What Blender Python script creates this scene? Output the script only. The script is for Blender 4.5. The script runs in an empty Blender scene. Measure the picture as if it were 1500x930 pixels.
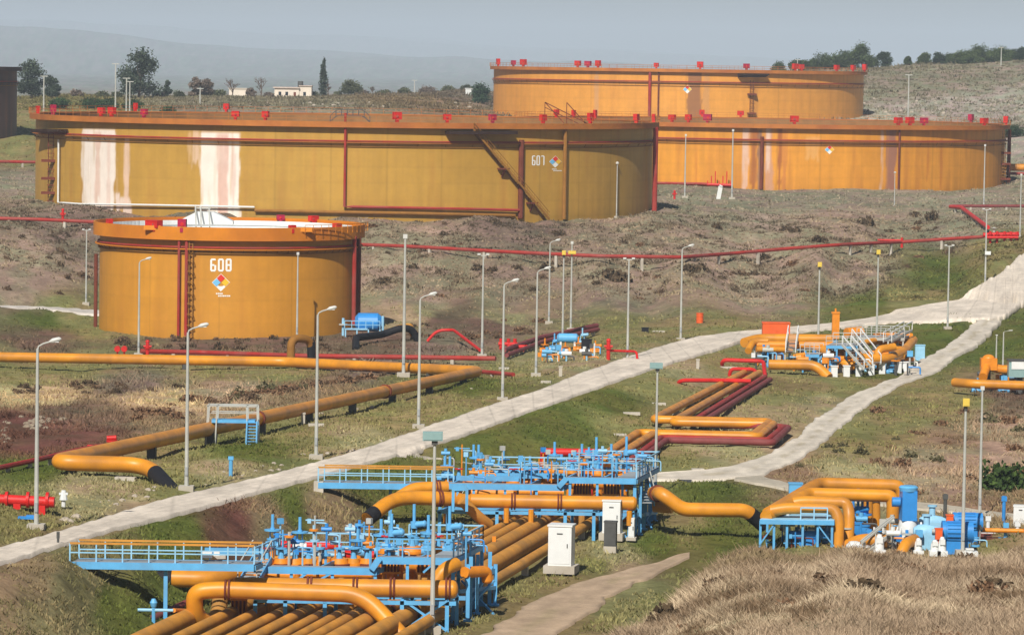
import bpy, math, random
import numpy as np
from mathutils import Vector, Matrix
random.seed(7); RNG = np.random.default_rng(11)
scn = bpy.context.scene; COL = scn.collection
# ------------------------------------------------------------------ camera, sky, sun, exposure
F = 5900.0; CAMZ = 30.0; PITCH = math.atan((465 - 97) / F); ROLL = 0.0150
SUN_EL, SUN_AZ = math.radians(42), math.radians(195)          # azimuth clockwise from +Y
cam = bpy.data.cameras.new('camera'); camo = bpy.data.objects.new('camera', cam); COL.objects.link(camo)
cam.sensor_width = 36; cam.lens = F / 1500 * 36; cam.clip_start = 1; cam.clip_end = 60000
ROT = Matrix.Rotation(math.pi / 2 - PITCH, 3, 'X') @ Matrix.Rotation(ROLL, 3, 'Z')
camo.matrix_world = Matrix.Translation((0, 0, CAMZ)) @ ROT.to_4x4()
scn.camera = camo
world = bpy.data.worlds.new('World'); scn.world = world; world.use_nodes = True
wt = world.node_tree; bg = wt.nodes['Background']
sky = wt.nodes.new('ShaderNodeTexSky'); sky.sky_type = 'NISHITA'; sky.sun_disc = False
sky.sun_elevation = SUN_EL; sky.sun_rotation = SUN_AZ; sky.altitude = 0; sky.air_density = 1.0; sky.dust_density = 1.0; sky.ozone_density = 2.0
wt.links.new(sky.outputs[0], bg.inputs[0]); bg.inputs[1].default_value = 0.05
sun = bpy.data.lights.new('sun', 'SUN'); suno = bpy.data.objects.new('sun', sun); COL.objects.link(suno)
sun.energy = 5.0; sun.angle = math.radians(0.5); sun.color = (1, 0.95, 0.87)
sd = Vector((math.sin(SUN_AZ) * math.cos(SUN_EL), math.cos(SUN_AZ) * math.cos(SUN_EL), math.sin(SUN_EL)))
suno.rotation_euler = sd.to_track_quat('Z', 'Y').to_euler(); suno.location = (0, -50, 200)
scn.view_settings.view_transform = 'Standard'; scn.view_settings.look = 'None'
scn.view_settings.exposure = 0.02; scn.view_settings.gamma = 1.0; scn.view_settings.use_curve_mapping = False
scn.cycles.max_bounces = 5; scn.cycles.diffuse_bounces = 2; scn.cycles.volume_bounces = 0
# ------------------------------------------------------------------ sight geometry: a photo pixel and a depth give a place in the world
def ray(u, v): return ROT @ Vector(((u - 750) / F, (465 - v) / F, -1))
def W(u, v, d):
    r = ray(u, v); return Vector((0, 0, CAMZ)) + r * (d / r.y)
def Gz(u, v, z):
    r = ray(u, v); return Vector((0, 0, CAMZ)) + r * ((z - CAMZ) / r.z)
RINV = np.array(ROT.transposed())
def project(X, Y, Z):
    q = RINV @ np.stack([X, Y, Z - CAMZ]); return 750 + F * q[0] / -q[2], 465 - F * q[1] / -q[2]
def lin(c): return tuple(((x / 255) / 12.92 if x <= 10 else ((x / 255 + .055) / 1.055) ** 2.4) for x in c)
# ------------------------------------------------------------------ numpy value noise
def _h(ix, iy, s):
    n = (ix.astype(np.int64) * 374761393 + iy.astype(np.int64) * 668265263 + s * 1274126177) & 0x7fffffff
    n = ((n ^ (n >> 13)) * 1274126177) & 0x7fffffff
    return ((n ^ (n >> 16)) & 0xffff) / 65535.0
def vnoise(x, y, s=0):
    x = np.asarray(x, float); y = np.asarray(y, float)
    ix = np.floor(x); iy = np.floor(y); fx = x - ix; fy = y - iy
    fx = fx * fx * (3 - 2 * fx); fy = fy * fy * (3 - 2 * fy)
    a = _h(ix, iy, s); b = _h(ix + 1, iy, s); c = _h(ix, iy + 1, s); d = _h(ix + 1, iy + 1, s)
    return (a * (1 - fx) + b * fx) * (1 - fy) + (c * (1 - fx) + d * fx) * fy - .5
def fbm(x, y, o=4, s=0):
    r = 0; a = 1.
    for i in range(o): r = r + a * vnoise(x * 2 ** i + 17 * i, y * 2 ** i - 31 * i, s + i); a *= .5
    return r
# ------------------------------------------------------------------ materials
MATS = {}
def nd(t, k, **kw):
    n = t.nodes.new(k)
    for a, b in kw.items(): setattr(n, a, b)
    return n
def base_mat(name):
    m = bpy.data.materials.new(name); m.use_nodes = True; MATS[name] = m
    return m, m.node_tree, m.node_tree.nodes['Principled BSDF']
def paint(name, rgb, rough=.5, var=.25, scale=1.2, spec=.35, metal=0., dirt=None, dirt_amt=0.):
    m, t, p = base_mat(name)
    tc = nd(t, 'ShaderNodeTexCoord'); n1 = nd(t, 'ShaderNodeTexNoise'); n1.inputs['Scale'].default_value = scale; n1.inputs['Detail'].default_value = 6
    n1.inputs['Roughness'].default_value = .65
    t.links.new(tc.outputs['Object'], n1.inputs['Vector'])
    mr = nd(t, 'ShaderNodeMapRange'); mr.inputs[1].default_value = .3; mr.inputs[2].default_value = .7
    mr.inputs[3].default_value = 1 - var; mr.inputs[4].default_value = 1 + var * .5
    t.links.new(n1.outputs[0], mr.inputs[0])
    mx = nd(t, 'ShaderNodeMix', data_type='RGBA', blend_type='MULTIPLY'); mx.inputs[0].default_value = 1
    mx.inputs[6].default_value = (*lin(rgb), 1); t.links.new(mr.outputs[0], mx.inputs[7]); out = mx.outputs[2]
    if dirt:
        n2 = nd(t, 'ShaderNodeTexNoise'); n2.inputs['Scale'].default_value = scale * .45; n2.inputs['Detail'].default_value = 8
        t.links.new(tc.outputs['Object'], n2.inputs['Vector'])
        m2 = nd(t, 'ShaderNodeMapRange'); m2.inputs[1].default_value = .42; m2.inputs[2].default_value = .68; m2.inputs[4].default_value = dirt_amt
        t.links.new(n2.outputs[0], m2.inputs[0])
        x2 = nd(t, 'ShaderNodeMix', data_type='RGBA'); t.links.new(m2.outputs[0], x2.inputs[0]); t.links.new(out, x2.inputs[6])
        x2.inputs[7].default_value = (*lin(dirt), 1); out = x2.outputs[2]
    t.links.new(out, p.inputs['Base Color']); p.inputs['Roughness'].default_value = rough
    p.inputs['Specular IOR Level'].default_value = spec; p.inputs['Metallic'].default_value = metal
    return m
def attr_mat(name, attr, rough=.9, var=.3, scale=2., bump=0., bscale=3., spec=.1, translucent=0., stretch=(1, 1, 1), fine=0.):
    m, t, p = base_mat(name)
    a = nd(t, 'ShaderNodeAttribute'); a.attribute_name = attr
    tc = nd(t, 'ShaderNodeTexCoord'); mp = nd(t, 'ShaderNodeMapping'); mp.inputs['Scale'].default_value = stretch
    t.links.new(tc.outputs['Object'], mp.inputs[0])
    out = a.outputs['Color']
    for sc, vr in ((scale, var), (scale * .13, var * .7)) + (((scale * 5, fine),) if fine else ()):
        n1 = nd(t, 'ShaderNodeTexNoise'); n1.inputs['Scale'].default_value = sc; n1.inputs['Detail'].default_value = 7; n1.inputs['Roughness'].default_value = .7
        t.links.new(mp.outputs[0], n1.inputs['Vector'])
        mr = nd(t, 'ShaderNodeMapRange'); mr.inputs[1].default_value = .32; mr.inputs[2].default_value = .68
        mr.inputs[3].default_value = 1 - vr; mr.inputs[4].default_value = 1 + vr * .8; t.links.new(n1.outputs[0], mr.inputs[0])
        mx = nd(t, 'ShaderNodeMix', data_type='RGBA', blend_type='MULTIPLY'); mx.inputs[0].default_value = 1
        t.links.new(out, mx.inputs[6]); t.links.new(mr.outputs[0], mx.inputs[7]); out = mx.outputs[2]
    t.links.new(out, p.inputs['Base Color']); p.inputs['Roughness'].default_value = rough; p.inputs['Specular IOR Level'].default_value = spec
    if bump:
        nb = nd(t, 'ShaderNodeTexNoise'); nb.inputs['Scale'].default_value = bscale; nb.inputs['Detail'].default_value = 8
        t.links.new(tc.outputs['Object'], nb.inputs['Vector'])
        b = nd(t, 'ShaderNodeBump'); b.inputs['Strength'].default_value = 1; b.inputs['Distance'].default_value = bump
        t.links.new(nb.outputs[0], b.inputs['Height']); t.links.new(b.outputs[0], p.inputs['Normal'])
    return m
M_OCH = paint('ochre pipe paint', (224, 148, 36), .42, .18, .9, .4, dirt=(160, 108, 50), dirt_amt=.65)
M_OCHD = paint('dusty ochre pipe paint', (208, 146, 62), .65, .22, .8, .2, dirt=(146, 110, 64), dirt_amt=.7)
M_ORG = paint('orange machine paint', (228, 140, 34), .45, .18, 1.5, .4)
M_ORR = paint('orange red paint', (232, 100, 46), .5, .15, 1.5, .3)
M_BLUE = paint('light blue steel paint', (98, 176, 226), .45, .14, 1.6, .35, dirt=(110, 130, 150), dirt_amt=.35)
M_PALE = paint('pale blue steel paint', (150, 200, 228), .5, .15, 1.6, .3)
M_DBL = paint('strong blue paint', (54, 140, 212), .4, .15, 1.6, .4)
M_RED = paint('signal red paint', (206, 38, 34), .5, .18, 1.2, .3)
M_REDP = paint('faded red pipe paint', (166, 50, 42), .6, .25, .7, .25, dirt=(140, 90, 80), dirt_amt=.5)
M_MAR = paint('dusty maroon pipe paint', (136, 66, 66), .7, .25, .8, .2, dirt=(120, 88, 80), dirt_amt=.5)
M_MAG = paint('crimson box paint', (176, 30, 70), .5, .15, 1., .3)
M_BLK = paint('black sleeve wrap', (34, 34, 38), .7, .2, 2., .2)
M_GALV = paint('galvanised steel', (186, 186, 178), .5, .12, 1.5, .4, dirt=(150, 150, 146), dirt_amt=.5)
M_GREY = paint('grey steel grating', (158, 162, 164), .6, .15, 2., .3)
M_DGREY = paint('dark grey metal', (84, 84, 82), .6, .2, 2., .3)
M_WHITE = paint('white enamel', (226, 228, 226), .45, .08, 1.2, .35, dirt=(190, 188, 180), dirt_amt=.3)
M_CONC = paint('pale concrete', (196, 188, 174), .9, .2, 1.2, .1, dirt=(150, 140, 124), dirt_amt=.6)
M_YEL = paint('yellow lamp casing', (226, 196, 84), .5, .1, 2., .3)
M_LAMP = paint('lamp head casing', (206, 206, 200), .4, .08, 2., .4)
M_TEAL = paint('grey teal panel', (138, 168, 166), .4, .1, 2., .4)
M_BLUEC = paint('clear mark blue', (120, 190, 232), .5, .03, 2., .2)
M_WTXT = paint('white marking paint', (236, 236, 230), .6, .06, 2., .2)
M_YTXT = paint('yellow marking paint', (240, 190, 50), .6, .06, 2., .2)
M_RTXT = paint('red marking paint', (222, 60, 44), .6, .06, 2., .2)
M_RIM = paint('rusty orange girder paint', (186, 116, 52), .65, .25, .35, .2, dirt=(156, 84, 50), dirt_amt=.6)
M_RIMO = paint('orange girder paint', (214, 132, 34), .6, .2, .35, .2, dirt=(180, 100, 40), dirt_amt=.5)
M_STAIR = paint('brown ochre stair paint', (150, 104, 44), .7, .25, .8, .2)
M_INNER = paint('dull brown inner wall', (150, 112, 70), .8, .25, .4, .1)
M_SHADE = paint('shadow brown steel', (58, 42, 36), .8, .2, .8, .1)  # dark brown that paints in the shadow at the tank girders
M_RUST = paint('rust brown paint', (118, 62, 46), .75, .3, .8, .15)
M_BARK = paint('grey brown bark', (104, 88, 76), .95, .3, 2., .05)
M_WALL = paint('cream plaster', (226, 214, 198), .9, .1, .5, .1)
M_TILE = paint('faded roof slab', (196, 180, 168), .9, .15, .8, .1)
M_GLASS = paint('dark window pane', (40, 46, 54), .15, .05, 1., .5)
M_STONE = paint('pale field stone', (176, 164, 148), .95, .25, 1.4, .05)
M_LEAF = attr_mat('leaves', 'tint', .8, .2, 1.5)
M_GRASS = attr_mat('grass blades', 'tint', .9, .15, .8)
M_ROAD = attr_mat('worn concrete road', 'tint', .9, .16, .8, .01, 8., .1, fine=.12)
# ------------------------------------------------------------------ mesh builder
class MB:
    def __init__(s): s.v = []; s.f = []
    def add(s, vs, fs):
        o = len(s.v); s.v.extend([tuple(p) for p in vs]); s.f.extend([tuple(i + o for i in f) for f in fs]); return s
    def hexa(s, c8): return s.add(c8, [(3, 2, 1, 0), (4, 5, 6, 7), (0, 1, 5, 4), (1, 2, 6, 5), (2, 3, 7, 6), (3, 0, 4, 7)])
    def box(s, c, size, rz=0., ax=None, ay=None):
        c = Vector(c); hx, hy, hz = [k / 2 for k in size]
        ex = Vector((math.cos(rz), math.sin(rz), 0)); ey = Vector((-math.sin(rz), math.cos(rz), 0)); ez = Vector((0, 0, 1))
        return s.hexa([c + ex * (i * hx) + ey * (j * hy) + ez * (k * hz) for k in (-1, 1) for i, j in ((-1, -1), (1, -1), (1, 1), (-1, 1))])
    def beam(s, p, q, w, h=None, up=(0, 0, 1)):
        p = Vector(p); q = Vector(q); h = h or w; d = (q - p).normalized(); up = Vector(up)
        if abs(d.dot(up)) > .98: up = Vector((0, 1, 0))
        x = d.cross(up).normalized() * (w / 2); y = x.cross(d).normalized() * (h / 2)
        return s.hexa([p - x - y, p + x - y, p + x + y, p - x + y, q - x - y, q + x - y, q + x + y, q - x + y])
    def slab(s, pts, t):                       # horizontal-ish polygon with thickness t below
        n = len(pts); pts = [Vector(p) for p in pts]; lo = [p - Vector((0, 0, t)) for p in pts]
        return s.add(pts + lo, [tuple(range(n)), tuple(range(2 * n - 1, n - 1, -1))] + [(i, n + i, n + (i + 1) % n, (i + 1) % n) for i in range(n)])
    def tube(s, pts, r, n=10, cap=True, rr=None):
        pts = [Vector(p) for p in pts]; k = len(pts); rs = rr or [r] * k
        T = []
        for i in range(k):
            a = pts[max(i - 1, 0)]; b = pts[min(i + 1, k - 1)]; T.append((b - a).normalized())
        up = Vector((0, 0, 1)) if abs(T[0].z) < .9 else Vector((1, 0, 0))
        x = T[0].cross(up).normalized(); vs = []; fs = []
        for i in range(k):
            if i: x = (x - T[i] * x.dot(T[i])).normalized()
            y = T[i].cross(x)
            for j in range(n):
                a = 2 * math.pi * j / n; vs.append(pts[i] + (x * math.cos(a) + y * math.sin(a)) * rs[i])
        for i in range(k - 1):
            for j in range(n): fs.append((i * n + j, (i + 1) * n + j, (i + 1) * n + (j + 1) % n, i * n + (j + 1) % n))
        if cap: fs.append(tuple(range(n))); fs.append(tuple((k - 1) * n + j for j in reversed(range(n))))
        return s.add(vs, fs)
    def cyl(s, p, q, r, n=12, r2=None): return s.tube([p, q], r, n, True, [r, r if r2 is None else r2])
    def dome(s, p, d, r, l, n=12):
        p = Vector(p); d = Vector(d).normalized()
        ps = [p + d * (l * math.sin(t)) for t in (0, .4, .8, 1.2, 1.5)]
        return s.tube(ps, r, n, True, [r * math.cos(t) for t in (0, .4, .8, 1.2, 1.5)])
    def build(s, name, mat, parent=None, loc=None, smooth=True):
        L = Vector(parent['_o']) if parent is not None and '_o' in parent else (Vector(loc) if loc is not None else Vector(s.v[0]))
        me = bpy.data.meshes.new(name); me.from_pydata([(a - L.x, b - L.y, c - L.z) for a, b, c in s.v], [], s.f); me.update()
        me.materials.append(mat)
        if smooth:
            me.polygons.foreach_set('use_smooth', [True] * len(me.polygons)); me.set_sharp_from_angle(angle=math.radians(38))
        o = bpy.data.objects.new(name, me); COL.objects.link(o)
        if parent is not None: o.parent = parent; o['_o'] = tuple(L)
        else: o.location = L; o['_o'] = tuple(L)
        return o
def tag(o, label, cat, group=None):
    o['label'] = label; o['category'] = cat
    if group: o['group'] = group
    return o
def thing(name, label, cat, loc, group=None):
    o = bpy.data.objects.new(name, None); COL.objects.link(o); o.location = loc; o['_o'] = tuple(Vector(loc)); o.empty_display_size = .5
    return tag(o, label, cat, group)
def kids(o): return [c for c in COL.objects if c.parent == o]
def copy_tree(o, parent=None):
    c = o.copy(); COL.objects.link(c)
    if parent is not None: c.parent = parent
    for k in list(o.children): copy_tree(k, c)
    return c
def struct(o, kind='structure'): o['kind'] = kind; return o
def fillet(pts, R, n=7):
    pts = [Vector(p) for p in pts]
    if len(pts) < 3: return pts
    out = [pts[0]]
    for i in range(1, len(pts) - 1):
        a, b, c = pts[i - 1], pts[i], pts[i + 1]; l1 = (a - b).length; l2 = (c - b).length
        t = min(R, l1 * .49, l2 * .49); p = b + (a - b).normalized() * t; q = b + (c - b).normalized() * t
        for k in range(n + 1):
            w = k / n; out.append(p * (1 - w) ** 2 + b * (2 * w * (1 - w)) + q * w * w)
    return out + [pts[-1]]
def np_mesh(name, V, Fc, mat, colors=None, attr='tint', smooth=False, loc=(0, 0, 0)):
    me = bpy.data.meshes.new(name); V = np.ascontiguousarray(V, np.float32) - np.array(loc, np.float32); Fc = np.ascontiguousarray(Fc, np.int32); k = Fc.shape[1]
    me.vertices.add(len(V)); me.vertices.foreach_set('co', V.ravel())
    me.loops.add(Fc.size); me.loops.foreach_set('vertex_index', Fc.ravel())
    me.polygons.add(len(Fc)); me.polygons.foreach_set('loop_start', np.arange(0, Fc.size, k, dtype=np.int32))
    if smooth: me.polygons.foreach_set('use_smooth', np.ones(len(Fc), bool))
    if colors is not None:
        a = me.attributes.new(attr, 'FLOAT_COLOR', 'POINT'); c = np.ones((len(V), 4), np.float32); c[:, :3] = colors; a.data.foreach_set('color', c.ravel())
    me.update(calc_edges=True); me.validate(); me.materials.append(mat)
    o = bpy.data.objects.new(name, me); COL.objects.link(o); o.location = loc; o['_o'] = tuple(loc)
    return o
# ------------------------------------------------------------------ terrain
KA, KL = 59.0, 6.0
CP = []
def cz(u, v, z): p = Gz(u, v, z); CP.append((p.x, p.y, z))
def cd(u, v, d): p = W(u, v, d); CP.append(tuple(p))
def cu(u, d, z): CP.append(((u - 750) / F * d, d, z))
for a in [(-250, 880, 6), (0, 930, 3.6), (120, 930, 2.2), (230, 930, 1.3), (400, 925, 1), (640, 925, 1), (720, 905, 1), (800, 870, 1), (870, 840, 1), (960, 790, 1), (700, 810, 1),
          (400, 850, 1), (300, 868, 1.2), (550, 800, 1), (600, 780, 1), (700, 760, 1), (800, 770, 1), (160, 850, 2.6), (60, 860, 3.6), (110, 820, 3.7), (170, 806, 3.6), (200, 815, 3.0), (330, 775, 3), (430, 745, 2.6), (520, 725, 2.4), (600, 705, 2.2),
          (330, 815, 2), (470, 780, 1.6), (560, 745, 1.4), (660, 700, 1.7), (760, 690, 1.3), (850, 680, 1.1), (1000, 770, 1), (1060, 775, 1), (1150, 760, 1), (1050, 730, 1),
          (0, 829, 5), (77, 808, 4.9), (193, 781, 4.5), (306, 750, 4.1), (400, 722, 3.7), (469, 705, 3.4), (618, 663, 2.8), (700, 635, 2.4), (829, 586, 1.9), (926, 556, 1.6), (1023, 522, 1.2), (1087, 497, .9),
          (0, 797, 5.1), (145, 760, 4.7), (258, 724, 4.1), (400, 690, 3.8), (543, 653, 3.2), (672, 608, 2.5), (781, 576, 2), (861, 543, 1.7), (942, 516, 1.4), (1039, 489, 1), (1155, 480, .4), (1229, 474, .2),
          (1293, 464, .1), (1390, 455, .3), (1455, 440, 1.2), (1490, 400, 3.4), (1540, 370, 5), (1700, 340, 7), (1440, 490, .2), (1390, 512, .2), (1323, 554, .2), (1229, 612, .5), (1150, 665, .9), (1090, 688, 1),
          (900, 640, 1), (960, 600, .8), (1050, 560, .5), (1200, 545, .2), (1300, 520, .1), (1000, 650, .9), (1150, 600, .6), (1100, 520, .5),
          (1300, 640, .6), (1400, 600, .4), (1500, 600, .5), (1500, 720, 1), (1350, 740, 1), (1250, 750, 1), (1200, 720, 1), (1500, 770, 1), (1420, 560, .2), (1500, 540, .4), (1600, 600, .8), (1450, 780, 1), (1700, 700, 1.5),
          (560, 520, -.3), (700, 520, -.4), (850, 510, -.3), (1000, 480, -.2), (1120, 462, -.2), (1230, 452, 0), (1330, 430, .7), (1400, 400, 2), (640, 560, .3),
          (560, 458, -.5), (650, 450, -.5), (750, 450, -.5), (850, 452, -.5), (950, 455, -.5), (1100, 445, -.3), (1220, 430, .2), (1320, 400, 1.5), (1420, 368, 4.2),
          (560, 410, 1.7), (750, 412, 1.6), (950, 418, 1.5), (1150, 405, 1.8), (1300, 375, 3.2),
          (540, 365, 4), (650, 370, 4), (750, 375, 4), (870, 380, 4), (1000, 385, 3.8), (1200, 374, 4.5), (1320, 364, 5), (1430, 352, 5.6), (1520, 345, 6.5),
          (560, 340, 5.8), (750, 342, 5.8), (950, 345, 5.6), (1100, 335, 5.9), (1250, 330, 6.2), (1400, 325, 6.6),
          (-150, 322, 7), (0, 324, 7), (140, 323, 7), (300, 320, 7), (500, 321, 7), (700, 323, 7), (950, 326, 7), (1050, 308, 6.9), (1200, 303, 6.8), (1400, 304, 6.9), (1550, 300, 7.5),
          (20, 300, 7.2), (20, 240, 9), (20, 195, 14), (-200, 240, 9), (70, 448, -.1), (0, 452, 0), (-150, 450, .5), (70, 385, 3.6), (0, 385, 3.8), (-150, 385, 4), (140, 450, -.5),
          (0, 560, .3), (0, 610, 1.4), (0, 650, 2.6), (150, 640, 2.2), (300, 600, .8), (450, 560, 0), (100, 700, 4), (230, 700, 3.6), (350, 640, 2.1), (500, 600, 1.3), (560, 570, .5), (0, 720, 4.6), (-200, 650, 3.4), (-200, 560, 1),
          (0, 525, -.5), (200, 525, -.7), (400, 530, -.6), (560, 540, -.2), (-200, 520, 0), (0, 490, -.5), (480, 495, -.9), (200, 497, -1),
          (700, 555, .7), (620, 545, 0)]: cz(*a)
for a in [(1100, 930, 135), (1300, 930, 132), (1500, 930, 130), (1700, 930, 130), (900, 930, 152), (1200, 860, 158), (1400, 860, 156), (1500, 860, 155), (1700, 860, 155), (1000, 868, 172), (1110, 803, 180), (1250, 805, 180), (1400, 817, 178),
          (1500, 806, 178), (1700, 800, 178), (1060, 818, 182), (1300, 140, 1200), (1480, 140, 1200), (1300, 100, 1400), (1480, 95, 1400), (1480, 84, 1500), (1350, 92, 1450), (1240, 100, 1450), (1150, 104, 1450), (1650, 70, 1500),
          (1300, 178, 1060), (1480, 180, 1060), (100, 140, 1180), (300, 141, 1200), (500, 141, 1300), (620, 136, 1350), (690, 131, 1400), (100, 160, 1010), (400, 160, 1010), (600, 158, 1010), (-150, 150, 1100)]: cd(*a)
for a in [(1250, 150, 11), (1000, 150, 9), (850, 168, 3.5), (1300, 100, 13), (750, 100, 11), (750, 60, 15), (750, 30, 20), (400, 150, 2.5), (0, 150, 5), (-300, 150, 7), (640, 175, 1), (300, 180, 1.5), (820, 195, 1), (700, 140, 4), (300, 100, 9), (1700, 60, 16), (-300, 60, 16),
          (1110, 215, 2.2), (1250, 215, 2.2), (1400, 214, 2.2), (1500, 214, 2.2), (1110, 235, 1), (1250, 235, 1), (1400, 235, 1), (1500, 235, 1), (1000, 225, 1), (940, 205, 1.2), (960, 190, 3.2), (1020, 200, 3.6), (900, 180, 2.2),
          (200, 720, 7.3), (500, 700, 7.2), (100, 800, 10), (500, 780, 9), (750, 700, 7), (500, 900, 16), (300, 900, 16.5), (0, 900, 15), (-200, 880, 15), (700, 900, 14), (200, 650, 7), (500, 650, 7), (800, 650, 7),
          (335, 458, -1), (335, 474, -1), (335, 490, -1), (335, 505, -.9), (250, 520, -.5), (335, 535, .3), (480, 530, -.5), (335, 570, 4), (335, 600, 6.8),
          (988, 1000, 15), (988, 1150, 16), (750, 1050, 16), (1100, 950, 13), (1111, 900, 7.3), (1111, 770, 6.6), (1400, 850, 7), (1250, 900, 9.5), (1111, 834, 6.8), (900, 834, 6.9), (1300, 780, 6.8), (1000, 740, 6.8), (1500, 950, 12), (1500, 800, 7.5),
          (100, 1600, 13), (500, 1800, 12), (700, 1700, 16), (1000, 1500, 20), (1000, 1800, 15), (1300, 1700, 27), (1480, 1850, 28), (-200, 1600, 13), (1700, 1800, 27)]: cu(*a)
for u in (-600, 0, 400, 800, 1200, 1600, 2100):
    for d, z in ((2600, 2), (4000, 0), (9000, 0), (30000, 0)): cu(u, d, z)
for d, z in ((220, 6), (300, 3), (400, 0), (500, 0), (600, 7), (700, 7)): cu(-900, d, z); cu(2400, d, z)
CP = np.array(CP); CPA = np.stack([CP[:, 0] / CP[:, 1] * KA, np.log(CP[:, 1]) * KL], 1)
def _k(P, Q): return np.sqrt(((P[:, None, :] - Q[None]) ** 2).sum(-1) + .01)
_n = len(CP); _K = _k(CPA, CPA) - np.eye(_n) * .06
_A = np.zeros((_n + 3, _n + 3)); _A[:_n, :_n] = _K; _A[:_n, _n] = 1; _A[:_n, _n + 1:] = CPA; _A[_n:, :_n] = _A[:_n, _n:].T
_c = np.linalg.solve(_A, np.concatenate([CP[:, 2], [0, 0, 0]]))
def rbf(A, L):
    out = np.empty(len(A))
    for i in range(0, len(A), 20000):
        P = np.stack([A[i:i + 20000], L[i:i + 20000]], 1); out[i:i + 20000] = _k(P, CPA) @ _c[:_n] + _c[_n] + P @ _c[_n + 1:]
    return out
ga = np.concatenate([np.linspace(-34, -9.3, 50)[:-1], np.linspace(-9.3, 9.3, 400), np.linspace(9.3, 34, 50)[1:]])
gl = np.concatenate([np.linspace(math.log(20), math.log(120), 30)[:-1], np.linspace(math.log(120), math.log(700), 560)[:-1], np.linspace(math.log(700), math.log(2200), 140)[:-1], np.linspace(math.log(2200), math.log(28000), 90)]) * KL
GA, GL = np.meshgrid(ga, gl); NR, NC = GA.shape
GY = np.exp(GL / KL); GX = GA / KA * GY
GZ = rbf(GA.ravel(), GL.ravel()).reshape(NR, NC)
far = np.clip((GY - 2200) / 2500, 0, 1); GZ = GZ * (1 - far)
# mountains far behind, as part of the land
m1 = np.clip((GY - 9000) / 4000, 0, 1) * np.clip((17500 - GY) / 3500, 0, 1); mt = np.clip((GY - 19000) / 4000, 0, 1)
GZ += m1 * np.clip(62 + 95 * fbm(GX / 1500 + 9, GY / 4200 + 2, 5, 43) - 8 * GA, 6, 190)
GZ += mt * 150 * (1 + .9 * fbm(GX / 2100 + 3, GY / 5200, 5, 41)) * (1 - .5 * np.clip((GA + 1) / 8, -1, 1))
def gsample(arr, A, L):
    i = np.clip(np.searchsorted(gl, L) - 1, 0, NR - 2); j = np.clip(np.searchsorted(ga, A) - 1, 0, NC - 2)
    fy = (L - gl[i]) / (gl[i + 1] - gl[i]); fx = (A - ga[j]) / (ga[j + 1] - ga[j])
    return (arr[i, j] * (1 - fx) + arr[i, j + 1] * fx) * (1 - fy) + (arr[i + 1, j] * (1 - fx) + arr[i + 1, j + 1] * fx) * fy
def hz(X, Y):
    X = np.atleast_1d(np.asarray(X, float)); Y = np.atleast_1d(np.asarray(Y, float))
    return gsample(GZ, X / Y * KA, np.log(Y) * KL)
def H(x, y): return float(hz(x, y)[0])
def G(u, v, d0=118., d1=2300.):
    r = ray(u, v); ds = np.exp(np.linspace(math.log(d0), math.log(d1), 1600)); x = r.x / r.y * ds; z = CAMZ + r.z / r.y * ds
    below = z < hz(x, ds); k = int(np.argmax(below)) if below.any() else len(ds) - 1
    a, b = ds[max(k - 1, 0)], ds[k]
    for _ in range(18):
        m = (a + b) / 2
        if CAMZ + r.z / r.y * m < H(r.x / r.y * m, m): b = m
        else: a = m
    return Vector((r.x / r.y * b, b, H(r.x / r.y * b, b)))
# --- roads, as pairs of edges picked on the photograph and laid on the land
MAIN_U = [(-160, 842), (0, 797), (55, 778), (145, 758), (193, 743), (258, 724), (322, 709), (400, 690), (463, 675), (543, 653), (608, 630), (672, 608), (750, 586), (781, 576), (861, 543.5), (942, 516), (1006, 499), (1039, 489), (1087, 485), (1155, 480), (1229, 474), (1293, 464.5), (1390, 447), (1455, 420), (1487, 384), (1500, 369), (1560, 345)]
MAIN_L = [(-160, 868), (0, 829), (77, 808), (113, 800), (190, 782), (258, 763), (306, 750), (350, 737), (415, 718), (469, 705), (530, 689), (618, 663), (647, 653), (700, 635.5), (764, 611), (829, 586), (910, 558), (974, 537), (1023, 522.6), (1071, 506), (1100, 495), (1181, 486), (1310, 473), (1374, 471), (1440, 476), (1471, 464.5), (1487, 442), (1500, 430), (1560, 395)]
TR_L = [(1440, 467), (1425, 476), (1390, 506), (1342, 532), (1323, 550), (1293, 561), (1245, 582), (1197, 611), (1164, 643), (1132, 663), (1100, 677), (1060, 688), (1000, 692), (945, 694)]
TR_R = [(1468, 468), (1455, 478), (1439, 500), (1406, 519), (1374, 545), (1326, 560), (1277, 589), (1229, 627), (1197, 655), (1164, 676), (1129, 692), (1106, 698), (1076, 705), (1000, 704), (945, 703)]
SP_L = [(952, 694.5), (850, 684), (740, 680), (590, 663)]
SP_R = [(952, 702.5), (850, 691), (740, 687), (590, 675)]
BR_L = [(1085, 692), (1120, 699), (1160, 710), (1220, 721), (1290, 733), (1400, 743), (1500, 754), (1600, 764)]
BR_R = [(1075, 703), (1110, 709), (1160, 719), (1220, 730), (1290, 741), (1400, 751), (1500, 762), (1600, 772)]
LF_L = [(-120, 452), (0, 447), (60, 446), (110, 449), (170, 453)]
LF_R = [(-120, 462), (0, 456), (60, 456), (110, 459), (170, 463)]
DT_L = [(1010, 808), (960, 822), (900, 836), (850, 850), (800, 872), (750, 899), (700, 932), (640, 985)]
DT_R = [(1010, 815), (970, 833), (930, 852), (890, 875), (850, 905), (815, 935), (760, 985)]
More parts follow.
